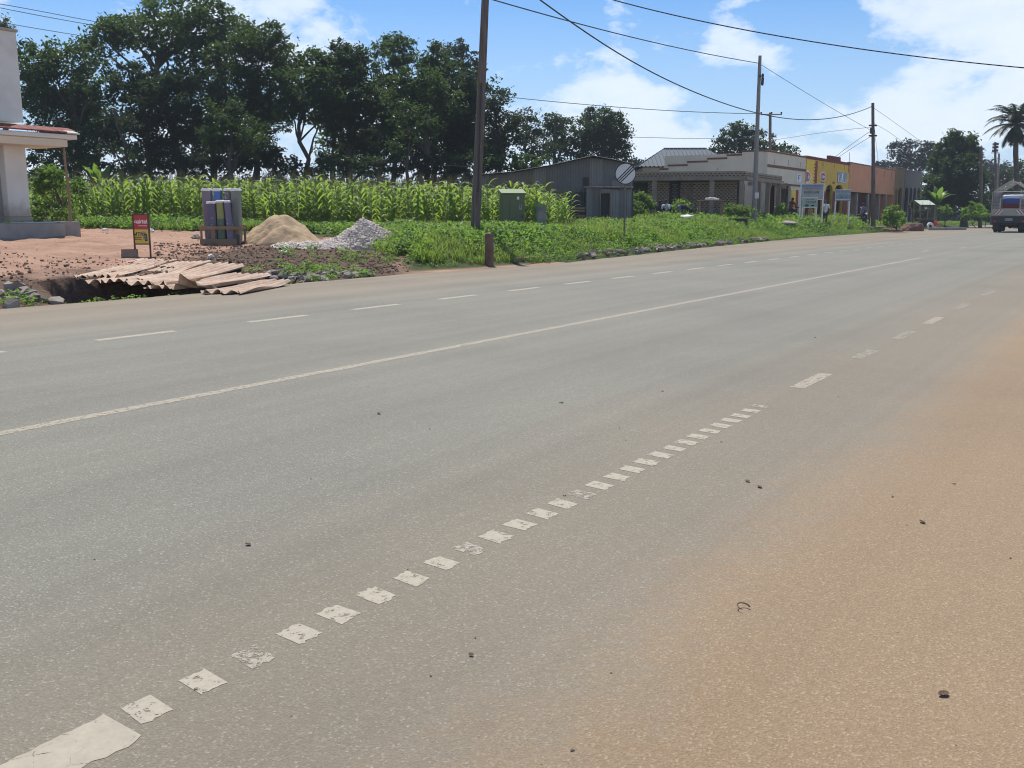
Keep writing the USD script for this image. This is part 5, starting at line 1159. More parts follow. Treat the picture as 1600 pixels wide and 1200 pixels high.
tree('tall_tree', 'tall tree with a separate rounded head above the treeline', 66, ((614, 268), (615, 180), (616, 110)), [(606, 66, 22, 13), (624, 72, 22, 17), (595, 78, 13, 12), (638, 90, 13, 15), (612, 92, 24, 12), (597, 108, 15, 15), (604, 122, 18, 12), (632, 105, 15, 10)], mat_leaf_mid, 110, .28, 56, trunk_r=.2)
tree('broadleaf_tree', 'wide green tree with yellowish top tufts left of the near pole', 58, ((668, 270), (668, 210), (665, 150)), [(640, 125, 24, 20), (664, 140, 34, 26), (632, 150, 30, 26), (620, 180, 26, 30), (690, 155, 30, 30), (650, 175, 32, 24), (616, 215, 22, 30), (600, 170, 22, 26)], mat_leaf_mid, 111, .28, 66)
tree('broadleaf_tree', 'dark tree with a rounded shoulder rising behind the near pole', 62, ((706, 270), (705, 200), (700, 130)), [(680, 90, 20, 16), (692, 108, 30, 24), (668, 108, 18, 14), (716, 130, 28, 30), (722, 170, 34, 34), (712, 205, 34, 32), (735, 220, 24, 34), (712, 242, 30, 24), (738, 180, 16, 40)], mat_leaf_dark, 112, .29, 72)
tree('broadleaf_tree', 'dark tree filling the gap between the white building tree and the tall spreading one', 69, ((150, 266), (150, 220), (155, 160)), [(140, 190, 30, 26), (120, 240, 34, 22), (175, 200, 16, 20), (205, 240, 24, 14)], mat_leaf_mid, 140, .32, 66)
tree('broadleaf_tree', 'dark tree closing the canopy behind the lighter low tree', 69, ((330, 266), (330, 220), (330, 150)), [(325, 130, 34, 30), (330, 170, 36, 30), (312, 205, 30, 26), (345, 235, 34, 24), (300, 240, 26, 20), (390, 215, 30, 26), (412, 240, 26, 20), (425, 190, 30, 24)], mat_leaf_dark, 141, .32, 70)
tree('broadleaf_tree', 'dark tree closing the canopy right of the Y-shaped trunk', 69, ((520, 266), (520, 220), (520, 150)), [(515, 130, 32, 28), (525, 170, 34, 28), (535, 215, 30, 26), (510, 235, 20, 18), (590, 150, 30, 30), (595, 195, 34, 30), (580, 235, 30, 22)], mat_leaf_mid, 142, .32, 70)
tree('broadleaf_tree', 'dark tree filling the canopy behind the pale drooping tree', 69, ((680, 266), (680, 220), (675, 150)), [(655, 165, 34, 28), (690, 185, 36, 30), (650, 210, 34, 26), (690, 228, 34, 24), (640, 242, 30, 18), (740, 205, 26, 30), (745, 240, 28, 20), (770, 225, 26, 24)], mat_leaf_dark, 143, .32, 70)
tree('columnar_tree', 'slender columnar tree top, tallest of the three spires behind the near pole', 78, ((722, 262), (722, 160), (722, 70)), [(721, 70, 10, 15), (724, 90, 13, 18), (722, 112, 12, 16)], mat_leaf_grey, 113, .3, 60, trunk_r=.2, clump=.5)
tree('columnar_tree', 'short columnar tree top left of the tallest spire', 78, ((700, 262), (700, 160), (700, 80)), [(698, 78, 8, 11), (701, 92, 9, 12)], mat_leaf_grey, 114, .3, 55, trunk_r=.18, clump=.5)
tree('columnar_tree', 'narrow columnar tree partly hidden by the near pole', 78, ((745, 262), (745, 170), (745, 90)), [(745, 92, 8, 14), (747, 112, 10, 18), (744, 132, 10, 12)], mat_leaf_grey, 115, .3, 60, trunk_r=.18, clump=.5)
tree('pale_tree', 'pale grey-green tree with drooping foliage low in the middle of the treeline', 54, ((640, 270), (637, 240), (640, 200)), [(636, 172, 20, 12), (655, 178, 20, 10), (628, 195, 18, 18), (655, 200, 24, 16), (640, 215, 22, 14), (668, 190, 14, 10), (622, 228, 14, 12)], mat_leaf_light, 116, .27, 44, trunk_r=.13)
tree('airy_tree', 'airy light-leaved tree just right of the near pole', 58, ((782, 268), (780, 220), (778, 160)), [(770, 140, 16, 14), (782, 160, 20, 20), (795, 185, 18, 16), (770, 195, 22, 26), (792, 222, 26, 20), (772, 240, 22, 18), (805, 200, 14, 12), (768, 170, 14, 20)], mat_leaf_grey, 117, .25, 42, trunk_r=.16)
tree('airy_tree', 'thin see-through tree between the airy tree and the round dark ones', 70, ((822, 266), (822, 220), (824, 180)), [(818, 180, 16, 12), (832, 195, 14, 16), (812, 205, 16, 16), (828, 225, 20, 14), (840, 215, 10, 12), (820, 245, 22, 12)], mat_leaf_grey, 118, .27, 42, trunk_r=.14)
tree('round_tree', 'smaller round dark tree left of the larger round one above the shed', 88, ((868, 262), (868, 230), (868, 195)), [(862, 192, 16, 12), (878, 196, 16, 14), (866, 215, 22, 18), (888, 218, 14, 18), (856, 235, 16, 14), (876, 240, 22, 14)], mat_leaf_dark, 119, .32, 66)
tree('round_tree', 'large round dark tree rising behind the iron-sheet shed', 88, ((942, 262), (942, 230), (942, 195)), [(934, 186, 26, 16), (955, 192, 22, 18), (918, 205, 22, 18), (945, 212, 34, 22), (970, 215, 17, 20), (932, 235, 34, 18), (965, 240, 22, 14), (908, 228, 16, 18)], mat_leaf_dark, 120, .32, 74)
tree('knobbly_tree', 'knobbly dark tree rising behind the cream shop parapet', 100, ((1158, 290), (1158, 250), (1158, 215)), [(1150, 197, 14, 7), (1140, 205, 12, 8), (1160, 207, 16, 9), (1172, 202, 8, 8), (1146, 218, 22, 10), (1168, 220, 22, 12), (1128, 228, 18, 9), (1122, 238, 16, 8), (1150, 236, 28, 12), (1186, 218, 8, 12), (1192, 230, 14, 10), (1182, 242, 24, 10)], mat_leaf_dark, 121, .33, 60)
tree('knobbly_tree', 'low dark treetop behind the right end of the cream shop', 100, ((1230, 290), (1230, 255), (1230, 235)), [(1226, 231, 9, 6), (1236, 234, 9, 6), (1218, 237, 10, 6), (1230, 242, 18, 6), (1208, 222, 7, 10)], mat_leaf_dark, 122, .33, 60, trunk_r=.18)
tree('umbrella_tree', 'distant dark flat-topped tree above the grey shop', 165, ((1424, 300), (1424, 260), (1424, 235)), [(1400, 228, 10, 5), (1418, 226, 16, 6), (1442, 226, 16, 6), (1455, 234, 12, 8), (1402, 242, 12, 8), (1426, 240, 18, 9), (1450, 250, 16, 10), (1404, 258, 14, 9), (1430, 262, 24, 12), (1455, 272, 12, 12)], mat_leaf_far, 123, .55, 58, trunk_r=.4, clump=.8)
tree('round_tree', 'big dense rounded tree with lit upper leaves beyond the shops', 104, ((1508, 335), (1508, 300), (1506, 250)), [(1488, 217, 16, 9), (1508, 222, 16, 10), (1476, 232, 14, 11), (1496, 240, 26, 16), (1520, 244, 14, 16), (1474, 258, 18, 18), (1504, 268, 28, 22), (1524, 276, 12, 24), (1466, 286, 16, 18), (1492, 296, 26, 20), (1518, 306, 18, 20), (1478, 312, 18, 12), (1456, 296, 10, 14)], mat_leaf_mid, 124, .38, 135, trunk_r=.4, clump=.7)
tree('roadside_tree', 'mid green tree between the round tree and the palm', 128, ((1552, 335), (1552, 310), (1552, 280)), [(1546, 268, 9, 9), (1554, 280, 10, 12), (1545, 292, 12, 14), (1556, 305, 12, 14), (1546, 318, 14, 10)], mat_leaf_grey, 125, .42, 60, trunk_r=.25, clump=.7)
tree('roadside_tree', 'green tree behind the truck frame below the palm', 128, ((1578, 335), (1578, 310), (1578, 290)), [(1572, 272, 10, 10), (1584, 284, 12, 12), (1570, 294, 12, 12), (1592, 300, 12, 12), (1578, 312, 16, 10)], mat_leaf_grey, 126, .42, 60, trunk_r=.25, clump=.7)
tree('roadside_tree', 'brighter green tree at the right edge beside the palm trunk', 118, ((1606, 335), (1604, 310), (1604, 290)), [(1602, 262, 12, 10), (1612, 275, 14, 12), (1598, 286, 12, 11), (1612, 300, 16, 14), (1600, 312, 14, 10)], mat_leaf_light, 127, .40, 60, trunk_r=.25, clump=.7)
tree('hill_tree', 'distant dark rounded tree on the skyline behind the far poles', 210, ((1552, 330), (1552, 290), (1552, 265)), [(1540, 256, 12, 7), (1556, 258, 16, 7), (1572, 264, 14, 8), (1548, 272, 18, 10), (1570, 282, 18, 12)], mat_leaf_far, 128, .7, 60, trunk_r=.4, clump=1.0)
tree('hill_tree', 'far dark treetops just over the orange shop roof', 200, ((1385, 330), (1385, 290), (1385, 262)), [(1374, 256, 10, 4), (1388, 258, 12, 5), (1380, 266, 16, 6), (1398, 268, 14, 8)], mat_leaf_far, 129, .7, 60, trunk_r=.3, clump=.9)
tree('hill_tree', 'far dark treetops between the shed and the metal roofed house', 130, ((1000, 300), (1000, 275), (1000, 258)), [(988, 253, 12, 5), (1004, 256, 14, 6), (1020, 258, 10, 5), (995, 264, 18, 6)], mat_leaf_far, 130, .45, 60, trunk_r=.2, clump=.7)
# undergrowth along the foot of the trees, shrubs elsewhere
def shrub(label, D, blobs, leaf, seed, lsize=.2, dens=60, name='bush', group=None):
    cx_ = np.mean([q[0] for q in blobs]); yb_ = max(q[1] + q[3] for q in blobs)
    return tree(name, label, D, ((cx_, yb_), (cx_, yb_ - 3), (cx_, min(q[1] for q in blobs))), blobs, leaf, seed, lsize, dens, group, 'bush', .05, False, clump=.4)
ug = [('dark undergrowth bush at the foot of the leafy tree by the white building', [(60, 262, 30, 14), (95, 258, 26, 14), (130, 262, 24, 12)], mat_leaf_mid),
      ('undergrowth bush below the slim forked tree', [(165, 266, 22, 12), (195, 264, 22, 9), (222, 266, 20, 12)], mat_leaf_mid),
      ('rounded dark bush under the dense dark tree', [(262, 250, 26, 18), (290, 258, 26, 18), (245, 264, 24, 12)], mat_leaf_dark),
      ('grey-green bush beneath the lighter low tree', [(322, 252, 22, 18), (348, 256, 24, 16), (372, 260, 22, 14)], mat_leaf_grey),
      ('dark bush left of the Y-shaped trunk', [(400, 248, 22, 20), (428, 250, 24, 20), (450, 260, 18, 13)], mat_leaf_dark),
      ('bright shrub at the foot of the Y-shaped trunk', [(470, 268, 18, 8), (490, 266, 18, 9), (516, 262, 20, 14)], mat_leaf_light),
      ('dark bush under the knobbly-topped tree', [(545, 262, 26, 14), (580, 262, 28, 14)], mat_leaf_dark),
      ('grey bush below the pale drooping tree', [(612, 258, 26, 16), (645, 260, 26, 14), (675, 258, 22, 16)], mat_leaf_grey),
      ('dark bush behind the foot of the near pole', [(705, 260, 26, 16), (735, 258, 24, 18), (760, 258, 18, 14)], mat_leaf_dark),
      ('bush under the airy tree right of the near pole', [(790, 256, 24, 14), (820, 256, 22, 12), (846, 254, 18, 10)], mat_leaf_mid)]
for i, (lab, bl, mt) in enumerate(ug): shrub(lab, 56, bl, mt, 300 + i, .24, 62, 'undergrowth_bush')
shrub('leafy bush at the corner of the shed and the block building', 56, [(1000, 312, 14, 14), (1012, 322, 12, 12), (994, 326, 14, 10)], mat_weed_dark, 320, .18, 64)
shrub('pale green bush before the block building doorway', 58.5, [(1066, 316, 8, 6), (1074, 322, 8, 6), (1058, 324, 8, 5), (1066, 328, 10, 4)], mat_weed, 321, .16, 50)
shrub('low bush along the block building wall, left of the second pole', 57.5, [(1140, 326, 12, 7), (1156, 328, 12, 7), (1168, 330, 10, 7)], mat_weed_dark, 322, .17, 60)
shrub('young leafy plant before the arches of the cream shop', 66, [(1220, 323, 5, 4), (1226, 326, 4, 4), (1216, 330, 6, 5), (1222, 334, 8, 4)], mat_weed, 323, .16, 40)
shrub('bright green rounded bush right of the third pole', 76, [(1394, 328, 9, 6), (1388, 336, 10, 8), (1402, 337, 11, 8), (1395, 342, 15, 8), (1386, 346, 9, 6), (1404, 346, 9, 6)], mat_weed, 324, .22, 70)
shrub('low green bush before the round tree, nearer the truck', 98, [(1522, 322, 10, 6), (1512, 328, 10, 5), (1532, 326, 8, 6), (1524, 332, 14, 7), (1514, 336, 10, 6), (1534, 337, 10, 6)], mat_weed, 325, .25, 70)
shrub('small green shrub at the foot of the round tree', 98, [(1476, 325, 6, 4), (1482, 328, 6, 5), (1477, 333, 8, 5)], mat_weed, 326, .22, 60)
shrub('light leafy clump behind the banana plant', 104, [(1452, 298, 10, 8), (1446, 308, 10, 8), (1458, 312, 8, 6)], mat_leaf_light, 327, .3, 56)
shrub('dark leafy clump left of the roofed stall', 100, [(1428, 322, 8, 9), (1434, 332, 8, 7)], mat_leaf_dark, 328, .25, 60)
shrub('dark shadowy bush behind the truck by the dark bare pole', 106, [(1540, 312, 8, 14), (1546, 326, 8, 10)], mat_leaf_dark, 329, .3, 66)
shrub('broad leafy weed clump at the foot of the awning prop', 33.5, [(62, 322, 13, 9), (78, 330, 16, 10), (58, 338, 12, 8), (92, 338, 14, 9), (110, 336, 12, 8)], mat_weed_dark, 330, .17, 64)
shrub('tall leafy shrub beside the white building column', 36, [(60, 272, 12, 12), (76, 268, 14, 13), (92, 276, 16, 14), (64, 292, 16, 14), (112, 286, 18, 12), (84, 298, 18, 12), (122, 296, 14, 10)], mat_weed_dark, 331, .2, 50)

# banana plants and the palm
def blade(p0, az, el0, L, w, droop, n=7, fold=.25):
    k = np.linspace(0, 1, n); el = el0 - droop * k ** 1.3; d = np.stack([np.cos(el) * math.cos(az), np.cos(el) * math.sin(az), np.sin(el)], -1)
    c = np.asarray(p0) + np.concatenate([[[0, 0, 0]], np.cumsum(d[:-1] * L / (n - 1), axis=0)])
    side = np.array([-math.sin(az), math.cos(az), 0]); up = np.cross(d, side)
    ww = w * np.sin(np.clip(k * .93 + .07, 0, 1) * np.pi) ** .6 * .5
    l, r = c + side * ww[:, None] - up * (ww * fold)[:, None], c - side * ww[:, None] - up * (ww * fold)[:, None]
    v = np.vstack([l, c, r]); i = np.arange(n - 1)
    return v, np.vstack([np.stack([i, i + 1, n + i + 1, n + i], -1), np.stack([n + i, n + i + 1, 2 * n + i + 1, 2 * n + i], -1)])
def banana(label, px, py, D, h, seed, n=7):
    g = np.random.default_rng(seed); b = P(px, py, D); b[2] = gz(b[0], b[1]); t = Thing('banana_plant', label, 'banana plant', b, g.uniform(0, 360))
    t.part('stem', tube([(0, 0, -.2), (.03, 0, h * .3), (.05, .02, h * .58)], [.13, .1, .06], 8), mat_stalk)
    for k in range(n): t.part('leaf', blade((.05, .02, h * .52), k * 2.4 + g.uniform(-.3, .3), g.uniform(1.0, 1.45), h * g.uniform(.45, .62), h * .15, g.uniform(.8, 1.7)), mat_banana, True)
banana('banana plant with upright leaves beyond the roofed stall', 1463, 326, 100, 4.0, 41, 8)
banana('small banana plant at the back of the maize, left of the slim tree', 155, 270, 54, 3.2, 42)
banana('banana plant at the back of the maize under the slim forked tree', 200, 270, 54, 3.0, 43)
def palm():
    g = np.random.default_rng(55); D = 96; b = P(1590, 334, D); b[2] = gz(b[0], b[1])
    t = Thing('palm_tree', 'tall palm with arching feathery fronds at the right edge', 'palm', b, 0)
    tp = np.array([P(px, py, D) - b for px, py in ((1590, 334), (1589, 290), (1587, 240), (1588, 194))]); tp[0] = [0, 0, -.3]
    t.part('trunk', tube(tp, [.34, .27, .24, .24], 10), mat_bark, 40)
    top = tp[-1]
    k = 0
    for ring, (n, e0, dr, L) in enumerate(((9, 1.2, 1.5, 3.5), (10, .65, 1.75, 3.8), (9, .05, 1.3, 3.2), (7, -.8, .5, 2.4))):
        for j in range(n):
            az = j * 2 * math.pi / n + ring * .4 + g.uniform(-.2, .2); el0 = e0 + g.uniform(-.15, .15); droop = dr + g.uniform(-.2, .2); Lk = L * g.uniform(.85, 1.1)
            m = 16; kk = np.linspace(0, 1, m); el = el0 - droop * kk ** 1.4; d = np.stack([np.cos(el) * math.cos(az), np.cos(el) * math.sin(az), np.sin(el)], -1)
            c = top + np.concatenate([[[0, 0, 0]], np.cumsum(d[:-1] * Lk / (m - 1), axis=0)]); side = np.array([-math.sin(az), math.cos(az), 0])
            vs, fs = [], []
            for sgn in (-1, 1):
                for q in np.linspace(1.2, m - 1.01, 34):
                    i = int(q); f_ = q - i; p = c[i] * (1 - f_) + c[i + 1] * f_; ll = .62 * math.sin(min(q / m + .12, 1) * math.pi) ** .5 + .12
                    dirn = sgn * side * .8 + d[i] * .55 + np.array([0, 0, -.35 + g.uniform(-.15, .15)]); dirn /= np.linalg.norm(dirn); o = len(vs) * 1
                    wv = d[i] * .06; base_ = len(vs); vs += [p - wv, p + wv, p + dirn * ll]; fs.append([base_, base_ + 1, base_ + 2])
            fr = t.part('frond', (np.array(vs), np.array(fs)), mat_palm)
            t.part('midrib', tube(c[::3], np.linspace(.035, .012, len(c[::3])), 5), mat_palm, parent=fr)
palm()

# ---- maize
def maize(seed):
    g = np.random.default_rng(seed); h = g.uniform(1.75, 2.1); az = g.uniform(0, 6.28)
    stalk = tube([(0, 0, -.1), (.01, .0, h * .5), (.02, .01, h * .93)], [.016, .013, .007], 5)
    lv = []
    n = 13
    for k in range(n):
        z = h * (.10 + .80 * k / n); a = az + (k % 2) * math.pi + g.uniform(-.35, .35)
        L = (.75 - .32 * abs(k / n - .45)) * g.uniform(.85, 1.15)
        lv.append(blade((.01, 0, z), a, g.uniform(.85, 1.2), L, .115, g.uniform(1.4, 2.6), 7, .35))
    ts = [tube([(.02, .01, h * .9), (.02 + .12 * math.cos(q) * g.uniform(.3, 1), .01 + .12 * math.sin(q) * g.uniform(.3, 1), h * g.uniform(1.03, 1.12))], [.006, .004], 4, False) for q in np.arange(6) * 1.05]
    dl = [blade((.01, 0, h * g.uniform(.05, .32)), g.uniform(0, 6.28), g.uniform(.3, .9), g.uniform(.4, .6), .06, g.uniform(1.6, 2.6), 6, .3) for _ in range(3)]
    return stalk, cat(*lv), cat(*ts), cat(*dl)
def lean(ms, sd):
    g = np.random.default_rng(sd); a = g.uniform(0, 6.28); k = g.uniform(.0, .14); out = []
    for m in ms:
        v, f = vf(m); v = v.copy(); zz = np.maximum(v[:, 2], 0); v[:, 0] += k * math.cos(a) * zz ** 1.3; v[:, 1] += k * math.sin(a) * zz ** 1.3; out.append((v, f))
    return out
mz = [lean(maize(s), s) for s in range(9)]
g = np.random.default_rng(61)
FIELD = Polygon([plan(-60, 41.5), plan(50, 40.0), plan(250, 39.2), plan(480, 38.6), plan(640, 38.0), plan(770, 37.4), plan(860, 37.6), plan(893, 38.5), plan(886, 44.5), plan(850, 47.5), plan(735, 47.8), plan(700, 54), plan(200, 54), plan(-60, 54)])
spots = []
for r_ in np.arange(36, 56, .62):
    for x in np.arange(-26, 6, .34):
        q = (x + g.uniform(-.17, .17), r_ + g.uniform(-.24, .24) - .02 * x)
        if FIELD.contains(shapely.Point(q)) and g.random() < .93: spots.append(q)
spots = np.array(spots); spots = spots[np.argsort(-np.minimum(0, 0) + spots[:, 1] - np.interp(spots[:, 0], [-26, 0, 4], [3.2, 0, 0]))]
zs = ground_z(spots[:, 0], spots[:, 1]); rots = g.uniform(0, 360, len(spots)); scs = g.uniform(.70, 1.1, len(spots)) * np.where(spots[:, 0] > 1.3, .86, 1.0)
first = {}
ML = 'green maize plant in the front rows of the field behind the weeds'
NF = 285
ppos = []
for i, (x, y) in enumerate(spots[:NF]):
    k = i % 9
    if k not in first:
        t = Thing('maize_plant', ML, 'maize plant', (x, y, zs[i]), rots[i], 'maize plants in the front rows', scale=(scs[i],) * 3)
        usdkit.mesh(stage, t.path + '/stalk', mz[k][0], mat_stalk); usdkit.mesh(stage, t.path + '/leaves', mz[k][1], mat_maize, True); usdkit.mesh(stage, t.path + '/tassel', mz[k][2], mat_maize_dry); usdkit.mesh(stage, t.path + '/dry_leaves', mz[k][3], mat_maize_dry, True)
        first[k] = t.path
    else: copy_of(first[k], 'maize_plant', ML, 'maize plant', (x, y, zs[i]), rots[i], 'maize plants in the front rows', (scs[i],) * 3)
rest = spots[NF:]
def multi_instancer(name, sets, pos, rot, scl, idx, label, catg):
    """Instances whose prototypes are several meshes of different materials."""
    path = free('/World', name); pi = UsdGeom.PointInstancer.Define(stage, path); rel = pi.CreatePrototypesRel()
    UsdGeom.Scope.Define(stage, path + '/prototypes')
    for i, ms in enumerate(sets):
        q = f'{path}/prototypes/plant_{i:03d}'; UsdGeom.Xform.Define(stage, q)
        for j, (m, mt) in enumerate(ms): usdkit.mesh(stage, f'{q}/piece_{j:03d}', m, mt, False)
        rel.AddTarget(q)
    pi.CreatePositionsAttr(Vt.Vec3fArray.FromNumpy(np.ascontiguousarray(pos, np.float32))); pi.CreateProtoIndicesAttr(Vt.IntArray.FromNumpy(np.asarray(idx, np.int32)))
    pi.CreateOrientationsAttr(Vt.QuathArray([Gf.Quath(float(math.cos(a / 2)), 0, 0, float(math.sin(a / 2))) for a in rot]))
    pi.CreateScalesAttr(Vt.Vec3fArray.FromNumpy(np.ascontiguousarray(np.repeat(np.asarray(scl, np.float32)[:, None], 3, 1))))
    keys(pi.GetPrim(), label, catg, kind='stuff')
multi_instancer('maize_crop', [[(m[0], mat_stalk), (m[1], mat_maize), (m[2], mat_maize_dry), (m[3], mat_maize_dry)] for m in mz], np.column_stack([rest, zs[NF:]]), np.radians(rots[NF:]), scs[NF:], g.integers(0, 9, len(rest)), 'rows of tall green maize behind the front rows', 'maize crop')
print('maize', len(spots))

# ---- weeds and grass of the verge
def weed(seed, n=34, r=.26, h=.34, ls=.095):
    g = np.random.default_rng(seed); a = g.uniform(0, 6.28, n); q = np.sqrt(g.uniform(0, 1, n)) * r
    z = h * g.uniform(.15, 1, n) * (1 - .5 * (q / r) ** 2); return leaves(np.column_stack([q * np.cos(a), q * np.sin(a), z]), ls, g, .9, .6, .10)
def tuft(seed, n=26, h=.42):
    g = np.random.default_rng(seed)
    return cat(*[blade((g.normal() * .09, g.normal() * .09, -.02), g.uniform(0, 6.28), g.uniform(1.0, 1.5), h * g.uniform(.5, 1.15), .017, g.uniform(.5, 1.9), 4, .2) for _ in range(n)])
g = np.random.default_rng(71)
cand = []
for (s0, s1, e0, e1, den) in ((14, 34, .15, 9, 15), (34, 60, .15, 9, 11), (60, 100, .2, 8, 7), (100, 150, .3, 8, 2.5)):
    n = int((s1 - s0) * (e1 - e0) * den); s = g.uniform(s0, s1, n); e = e0 + (e1 - e0) * g.random(n); t = tedge(s) + e; cand.append(s[:, None] * RD + t[:, None] * RN)
n = 5200; D_ = g.uniform(35, 41.5, n); px = g.uniform(-60, 900, n); cand.append(np.column_stack([(px - 800) / F * D_ / 1.0, D_]))
n = 3000; D_ = g.uniform(36, 60, n); px = g.uniform(780, 1240, n); cand.append(np.column_stack([(px - 800) / F * D_, D_]))
cand = np.vstack(cand)
di = dirt_in(cand[:, 0], cand[:, 1]); s, t = st(cand[:, 0], cand[:, 1]); e = t - tedge(s)
edge_noise = (meshkit.fbm(np.column_stack([cand * .8, 0 * s]), 3, 8) - .5) * 1.6
keep = (di + edge_noise < -.1) & (e > .10 + np.maximum(edge_noise, 0) * .9 + np.where((s > 16) & (s < 23), .45, 0)) & ~((s > 23) & (s < 46) & (e < .38) & (g.random(len(s)) < .7)) & ~shapely.contains(FIELD.buffer(-.4), shapely.points(cand))
keep &= (t < 21.0) | (cand[:, 1] < 60) | (s < 50)
cand, e, s = cand[keep], e[keep], s[keep]
hgt_ = (.42 + .62 * sm(e, .1, 2.2)) * (.55 + .9 * meshkit.fbm(np.column_stack([cand * .5, 0 * s]), 3, 12)) * np.where(s > 84, .55, 1) * (1 + .35 * sm(s, 44, 54)) * g.uniform(.75, 1.25, len(s))
z = ground_z(cand[:, 0], cand[:, 1])
kind = (meshkit.fbm(np.column_stack([cand * .35, 0 * s]), 2, 15) + g.normal(size=len(s)) * .13)
isw = kind > .39
wd_, gr_ = np.where(isw)[0], np.where(~isw)[0]
instancer('verge_weeds', [weed(800 + i) for i in range(6)], np.column_stack([cand, z])[wd_], g.uniform(0, 6.28, len(wd_)), hgt_[wd_], g.integers(0, 6, len(wd_)), [mat_weed, mat_weed_dark, mat_weed], label='low leafy weeds covering the roadside bank', catg='weeds')
instancer('verge_grass', [tuft(820 + i) for i in range(5)], np.column_stack([cand, z])[gr_], g.uniform(0, 6.28, len(gr_)), hgt_[gr_], g.integers(0, 5, len(gr_)), [mat_grass], label='rough green grass of the roadside bank', catg='grass')
print('verge', len(wd_), len(gr_))
# sprigs along the drain and the stones
n = 420; s = g.uniform(_d0 - 6, 16.5, n); e = np.where(g.random(n) < .55, g.uniform(.1, .5, n), g.uniform(.6, 2.2, n)); q = s[:, None] * RD + (tedge(s) + e)[:, None] * RN
ok = ~((s > _d0 - .1) & (s < _d1 + 2.6) & (e > .45)) & (meshkit.fbm(np.column_stack([q * .9, 0 * s]), 2, 19) > .5)
q = q[ok]; z = ground_z(q[:, 0], q[:, 1]); z = np.where(z < -.2, -.12, z)
instancer('drain_weeds', [weed(840 + i, 22, .16, .2, .07) for i in range(3)], np.column_stack([q, z]), g.uniform(0, 6.28, len(q)), g.uniform(.4, 1.0, len(q)), g.integers(0, 3, len(q)), [mat_weed], label='sprigs of weed along the drain and stones', catg='weeds')
n = 150; q = np.array([plan(g.uniform(430, 640), g.uniform(19.5, 27.5), 400) for _ in range(n)]); q = q[(meshkit.fbm(np.column_stack([q * .8, 0 * q[:, 0]]), 2, 33) > .48)]
instancer('soil_weeds', [weed(850 + i, 24, .17, .2, .075) for i in range(3)], np.column_stack([q, ground_z(q[:, 0], q[:, 1])]), g.uniform(0, 6.28, len(q)), g.uniform(.4, 1.2, len(q)), g.integers(0, 3, len(q)), [mat_weed_dark, mat_weed, mat_weed_dark], label='weeds sprouting on the dug soil', catg='weeds')
# dry flowering grasses standing up at the back of the maize
n = 260; px = g.uniform(420, 760, n); D_ = g.uniform(47, 55, n); q = np.column_stack([(px - 800) / F * D_, D_]); q = q[(q[:, 0] < -3) | (D_[:] < 47.5)]
instancer('tall_seeding_grass', [tuft(860 + i, 16, 2.3) for i in range(3)], np.column_stack([q, ground_z(q[:, 0], q[:, 1])]), g.uniform(0, 6.28, len(q)), g.uniform(.8, 1.3, len(q)), g.integers(0, 3, len(q)), [mat_maize_dry, mat_grass, mat_grass], label='tall dry seeding grass at the back of the maize', catg='grass')
# ---- far-off wood closing the view beyond the fields and at the end of the road
def far_wood(name, label, spans, leaf, seed, lsize):
    g = np.random.default_rng(seed); B = []
    for px0, px1, y0, y1, D, step in spans:
        for px in np.arange(px0, px1, step):
            yy = y0 + (y1 - y0) * (px - px0) / (px1 - px0) + g.uniform(-1, 1) * (HOR - y0) * .16; h = (HOR + 3 - yy) * D / F
            c = P(px + g.uniform(-.3, .3) * step, HOR, D + g.uniform(-8, 8)); w = step * D / F * .85
            for k in range(3): B.append((np.array([c[0] + g.uniform(-.4, .4) * w, c[1] + g.uniform(-3, 3), h * (.24 + .28 * k)]), (w * (1 - .18 * k), w * .8, h * .26)))
    p = crown_points(B, 20 / lsize / lsize * .09 * 4, g, lsize * 1.7); m = usdkit.mesh(stage, free('/World', name), leaves(p, lsize, g), leaf)
    keys(m.GetPrim(), label, 'wood', kind='stuff')
far_wood('distant_wood', 'far-off wood closing the view at the end of the road', [(1380, 1480, 300, 296, 190, 9), (1530, 1720, 296, 288, 170, 10), (1440, 1560, 312, 312, 150, 9)], mat_leaf_far, 401, .75)
far_wood('far_treeline', 'far-off line of trees beyond the maize field', [(-140, 1010, 268, 268, 130, 13), (1000, 1400, 275, 285, 170, 14)], mat_leaf_far, 402, .6)
